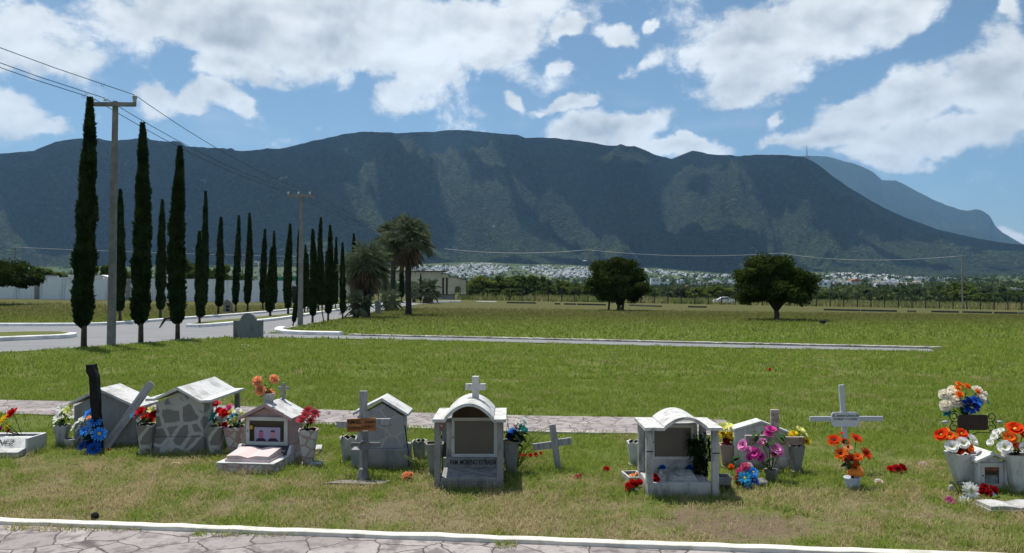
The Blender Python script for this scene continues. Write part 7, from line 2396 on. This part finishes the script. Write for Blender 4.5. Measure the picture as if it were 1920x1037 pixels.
b = MB(); b.prism([(f.x(419), -.05), (f.x(434), -.05), (f.x(434), f.z(568))] + [(f.x(426.5) + (f.x(433) - f.x(426.5)) * math.cos(a), f.z(568) + (f.z(561.5) - f.z(568)) * math.sin(a)) for a in np.linspace(0.05, math.pi - .05, 10)] + [(f.x(419), f.z(568))], 0, .3)
b.build('stone', simple_mat('brownish_stone', (0.26, 0.24, 0.21), .9, .3, 2, .2), t, recalc=True, bevel=.02)
for (za_, zb_) in ((577, 572.5), (583, 579)):
    b = MB(); b.box(f.x(424), f.x(431), -.02, -.002, f.z(za_), f.z(zb_)); b.build('plate', INK_M, t)
f = F(708, 589)
t = thing('white_pillar', f.o, 'short white pillar beside the skirted palms at the road', 'pillar')
b = MB(); b.box(f.x(703.5), f.x(712.5), 0, .42, -.05, f.z(567)); b.build('shaft', TOMBGREY_M, t, bevel=.01)
b = MB(); b.prism([(f.x(703), f.z(567)), (f.x(713), f.z(567)), (f.x(711.5), f.z(563.5)), (f.x(706), f.z(563.5))], -.02, .44); b.build('cap', TOMBGREY_M, t, recalc=True)
f = F(1544, 609.5)
b = MB(); b.box(-.13, .13, 0, .22, -.05, .20); b.box(-.15, .15, -.02, .24, .2005, .235); tag(b.build('marker_block', DARKMETAL_M, loc=f.o, bevel=.01), 'dark little marker block in the lawn right of the second broad tree', 'marker')
f = F(178, 975)
b = MB(); b.lathe([(.001, -.012), (.026, -.011), (.028, .008), (.020, .012), (.001, .012)], 14); M_ = Matrix.Rotation(rad(72), 4, 'X') @ Matrix.Rotation(.5, 4, 'Z')
b.v = [tuple(M_ @ Vector(v)) for v in b.v]
tag(b.build('dark_disc', BLACKWOOD_M, loc=f.o + Vector((0, 0, .028))), 'charred round wood chip standing in the dry grass near the front edging', 'wood chip')
DRYLEAF_M = simple_mat('dry_leaf', (0.50, 0.38, 0.20), .8, .3, 20)
for i, (px, py, L, a, lab) in enumerate([(322, 873, .10, .4, 'curled tan dry leaf on the grass below the stone clad tomb'), (150, 693, .26, .5, 'tan dry palm husk on the lawn above the charred post'), (452, 648, .5, 0, 'pale paper scrap on the lawn below the rounded headstone')]):
    f = F(px, py)
    b = MB(); leaf_blades(b, (0, 0, .03), (math.cos(a), math.sin(a), .08), L, L * .14)
    tag(b.build('dry_leaf', DRYLEAF_M if i < 2 else TOMBWHITE_M, loc=f.o), lab, 'leaf' if i < 2 else 'scrap')
# ------------------------------------------------------------------ grass blades
def in_poly(X, Y, poly):
    x = np.array([p[0] for p in poly]); y = np.array([p[1] for p in poly])
    ins = np.zeros(len(X), bool)
    j = len(poly) - 1
    for i in range(len(poly)):
        if y[i] != y[j]:
            c = ((y[i] > Y) != (y[j] > Y)) & (X < (x[j] - x[i]) * (Y - y[i]) / (y[j] - y[i]) + x[i])
            ins ^= c
        j = i
    return ins


GRASS_M, n = material('grass_blades')
P = n.coord('Object')
c, dry, sp = lawn_color(n, P, True)
d = n.node('ShaderNodeBsdfDiffuse'); n.l.new(c, d.inputs[0])
t_ = n.node('ShaderNodeBsdfTranslucent'); n.l.new(c, t_.inputs[0])
mx = n.node('ShaderNodeMixShader'); mx.inputs[0].default_value = .4
n.l.new(d.outputs[0], mx.inputs[1]); n.l.new(t_.outputs[0], mx.inputs[2]); n.out(mx.outputs[0])


def blades(rng, X, Y, hgt, wid, lean):
    N = len(X)
    Z = terrain(X, Y)
    a = rng.uniform(0, 2 * math.pi, N); b_ = rng.uniform(0, 2 * math.pi, N)
    dx, dy = np.cos(a) * wid * .5, np.sin(a) * wid * .5
    lx, ly = np.cos(b_) * lean * hgt, np.sin(b_) * lean * hgt
    p0 = np.stack([X - dx, Y - dy, Z - .004], 1); p1 = np.stack([X + dx, Y + dy, Z - .004], 1)
    m0 = np.stack([X - dx * .8 + lx * .4, Y - dy * .8 + ly * .4, Z + hgt * .6], 1); m1 = np.stack([X + dx * .8 + lx * .4, Y + dy * .8 + ly * .4, Z + hgt * .6], 1)
    tp = np.stack([X + lx, Y + ly, Z + hgt * (1 - .25 * lean)], 1)
    v = np.stack([p0, p1, m1, m0, tp], 1).reshape(-1, 3)
    i = np.arange(N)[:, None] * 5
    return v, i + np.array([[0, 1, 2, 3]]), i + np.array([[3, 2, 4]])


def field(seed, y0, y1, dens, h0, h1, w, name, half=.95, lean=(.2, 1.1)):
    rng = np.random.default_rng(seed)
    area = half * 2 * (y1 * y1 - y0 * y0) / 2
    N = int(area * dens)
    Y = np.sqrt(rng.uniform(y0 * y0, y1 * y1, N)); X = rng.uniform(-half, half, N) * Y
    tuft = fbm(X * 2.2, Y * 2.2, 4, 31)
    pick = rng.uniform(0, 1, N) < np.clip((tuft - .15) * 2.6, .2, 1)
    pick &= rng.uniform(0, 1, N) < np.clip((78 - Y) / 30, 0, 1)
    # bare soil in front of the second arched shrine
    bd = np.hypot((X - 1.55) * 1.15, (Y - 5.55) * 1.7) + .9 * fbm(X * 3.2, Y * 3.2, 4, 7)
    pick &= ~((bd < 1.12) & (rng.uniform(0, 1, N) < .88))
    X, Y, tuft = X[pick], Y[pick], tuft[pick]
    ok = np.ones(len(X), bool)
    for p_ in POLYS: ok &= ~in_poly(X, Y, p_)
    for (a, b_, c_, d_) in FOOTPRINTS: ok &= ~((X > a) & (X < b_) & (Y > c_) & (Y < d_))
    ok &= (Y - .19 * 0 > (kA2.y + (X - kA2.x) * (kB2.y - kA2.y) / (kB2.x - kA2.x)) + .075)
    X, Y, tuft = X[ok], Y[ok], tuft[ok]
    N = len(X)
    hgt = rng.uniform(h0, h1, N) * (.62 + .76 * tuft)
    wid = w * rng.uniform(.6, 1.4, N)
    v, q, t = blades(rng, X, Y, hgt, wid, rng.uniform(*lean, N))
    o = link(name, np_mesh(name, v, tris=t, quads=q, mat=GRASS_M))
    return tag(o, kind='stuff')


field(1, 4.9, 9.2, 5200, .022, .058, .0052, 'grass', lean=(.3, 1.5))
field(2, 9.0, 15.0, 1500, .04, .085, .009, 'grass')
field(3, 14.8, 27, 420, .05, .11, .018, 'grass')
field(4, 26.5, 75, 60, .07, .17, .045, 'grass', lean=(.2, .9))
# stray tufts along the edging and round the graves
rng = np.random.default_rng(12)
XS, YS = [], []
for (px0, px1, py0, py1, k) in [(10, 260, 988, 997, 420), (360, 560, 1000, 1008, 220), (930, 970, 1016, 1030, 120), (1520, 1600, 1036, 1042, 60)]:
    for _ in range(k):
        g_ = G(rng.uniform(px0, px1), rng.uniform(py0, py1)); XS.append(g_.x); YS.append(g_.y)
XS2, YS2 = [], []
for (a, b_, c_, d_) in FOOTPRINTS:
    if c_ > 12: continue
    per = int(2 * ((b_ - a) + (d_ - c_)) * 130)
    for _ in range(per):
        s_ = rng.integers(0, 3)
        if s_ == 0: x_, y_ = rng.uniform(a, b_), c_ - abs(rng.normal(0, .03))
        elif s_ == 1: x_, y_ = a - abs(rng.normal(0, .03)), rng.uniform(c_, d_)
        else: x_, y_ = b_ + abs(rng.normal(0, .03)), rng.uniform(c_, d_)
        XS2.append(x_); YS2.append(y_)
v1, q1, t1 = blades(rng, np.array(XS), np.array(YS), rng.uniform(.015, .05, len(XS)), np.full(len(XS), .006), rng.uniform(.4, 1.6, len(XS)))
v2, q2, t2 = blades(rng, np.array(XS2), np.array(YS2), rng.uniform(.03, .10, len(XS2)), np.full(len(XS2), .006), rng.uniform(.2, 1.0, len(XS2)))
o = link('grass', np_mesh('grass', np.concatenate([v1, v2]), tris=np.concatenate([t1, t2 + len(v1)]), quads=np.concatenate([q1, q2 + len(v1)]), mat=GRASS_M))
tag(o, kind='stuff')
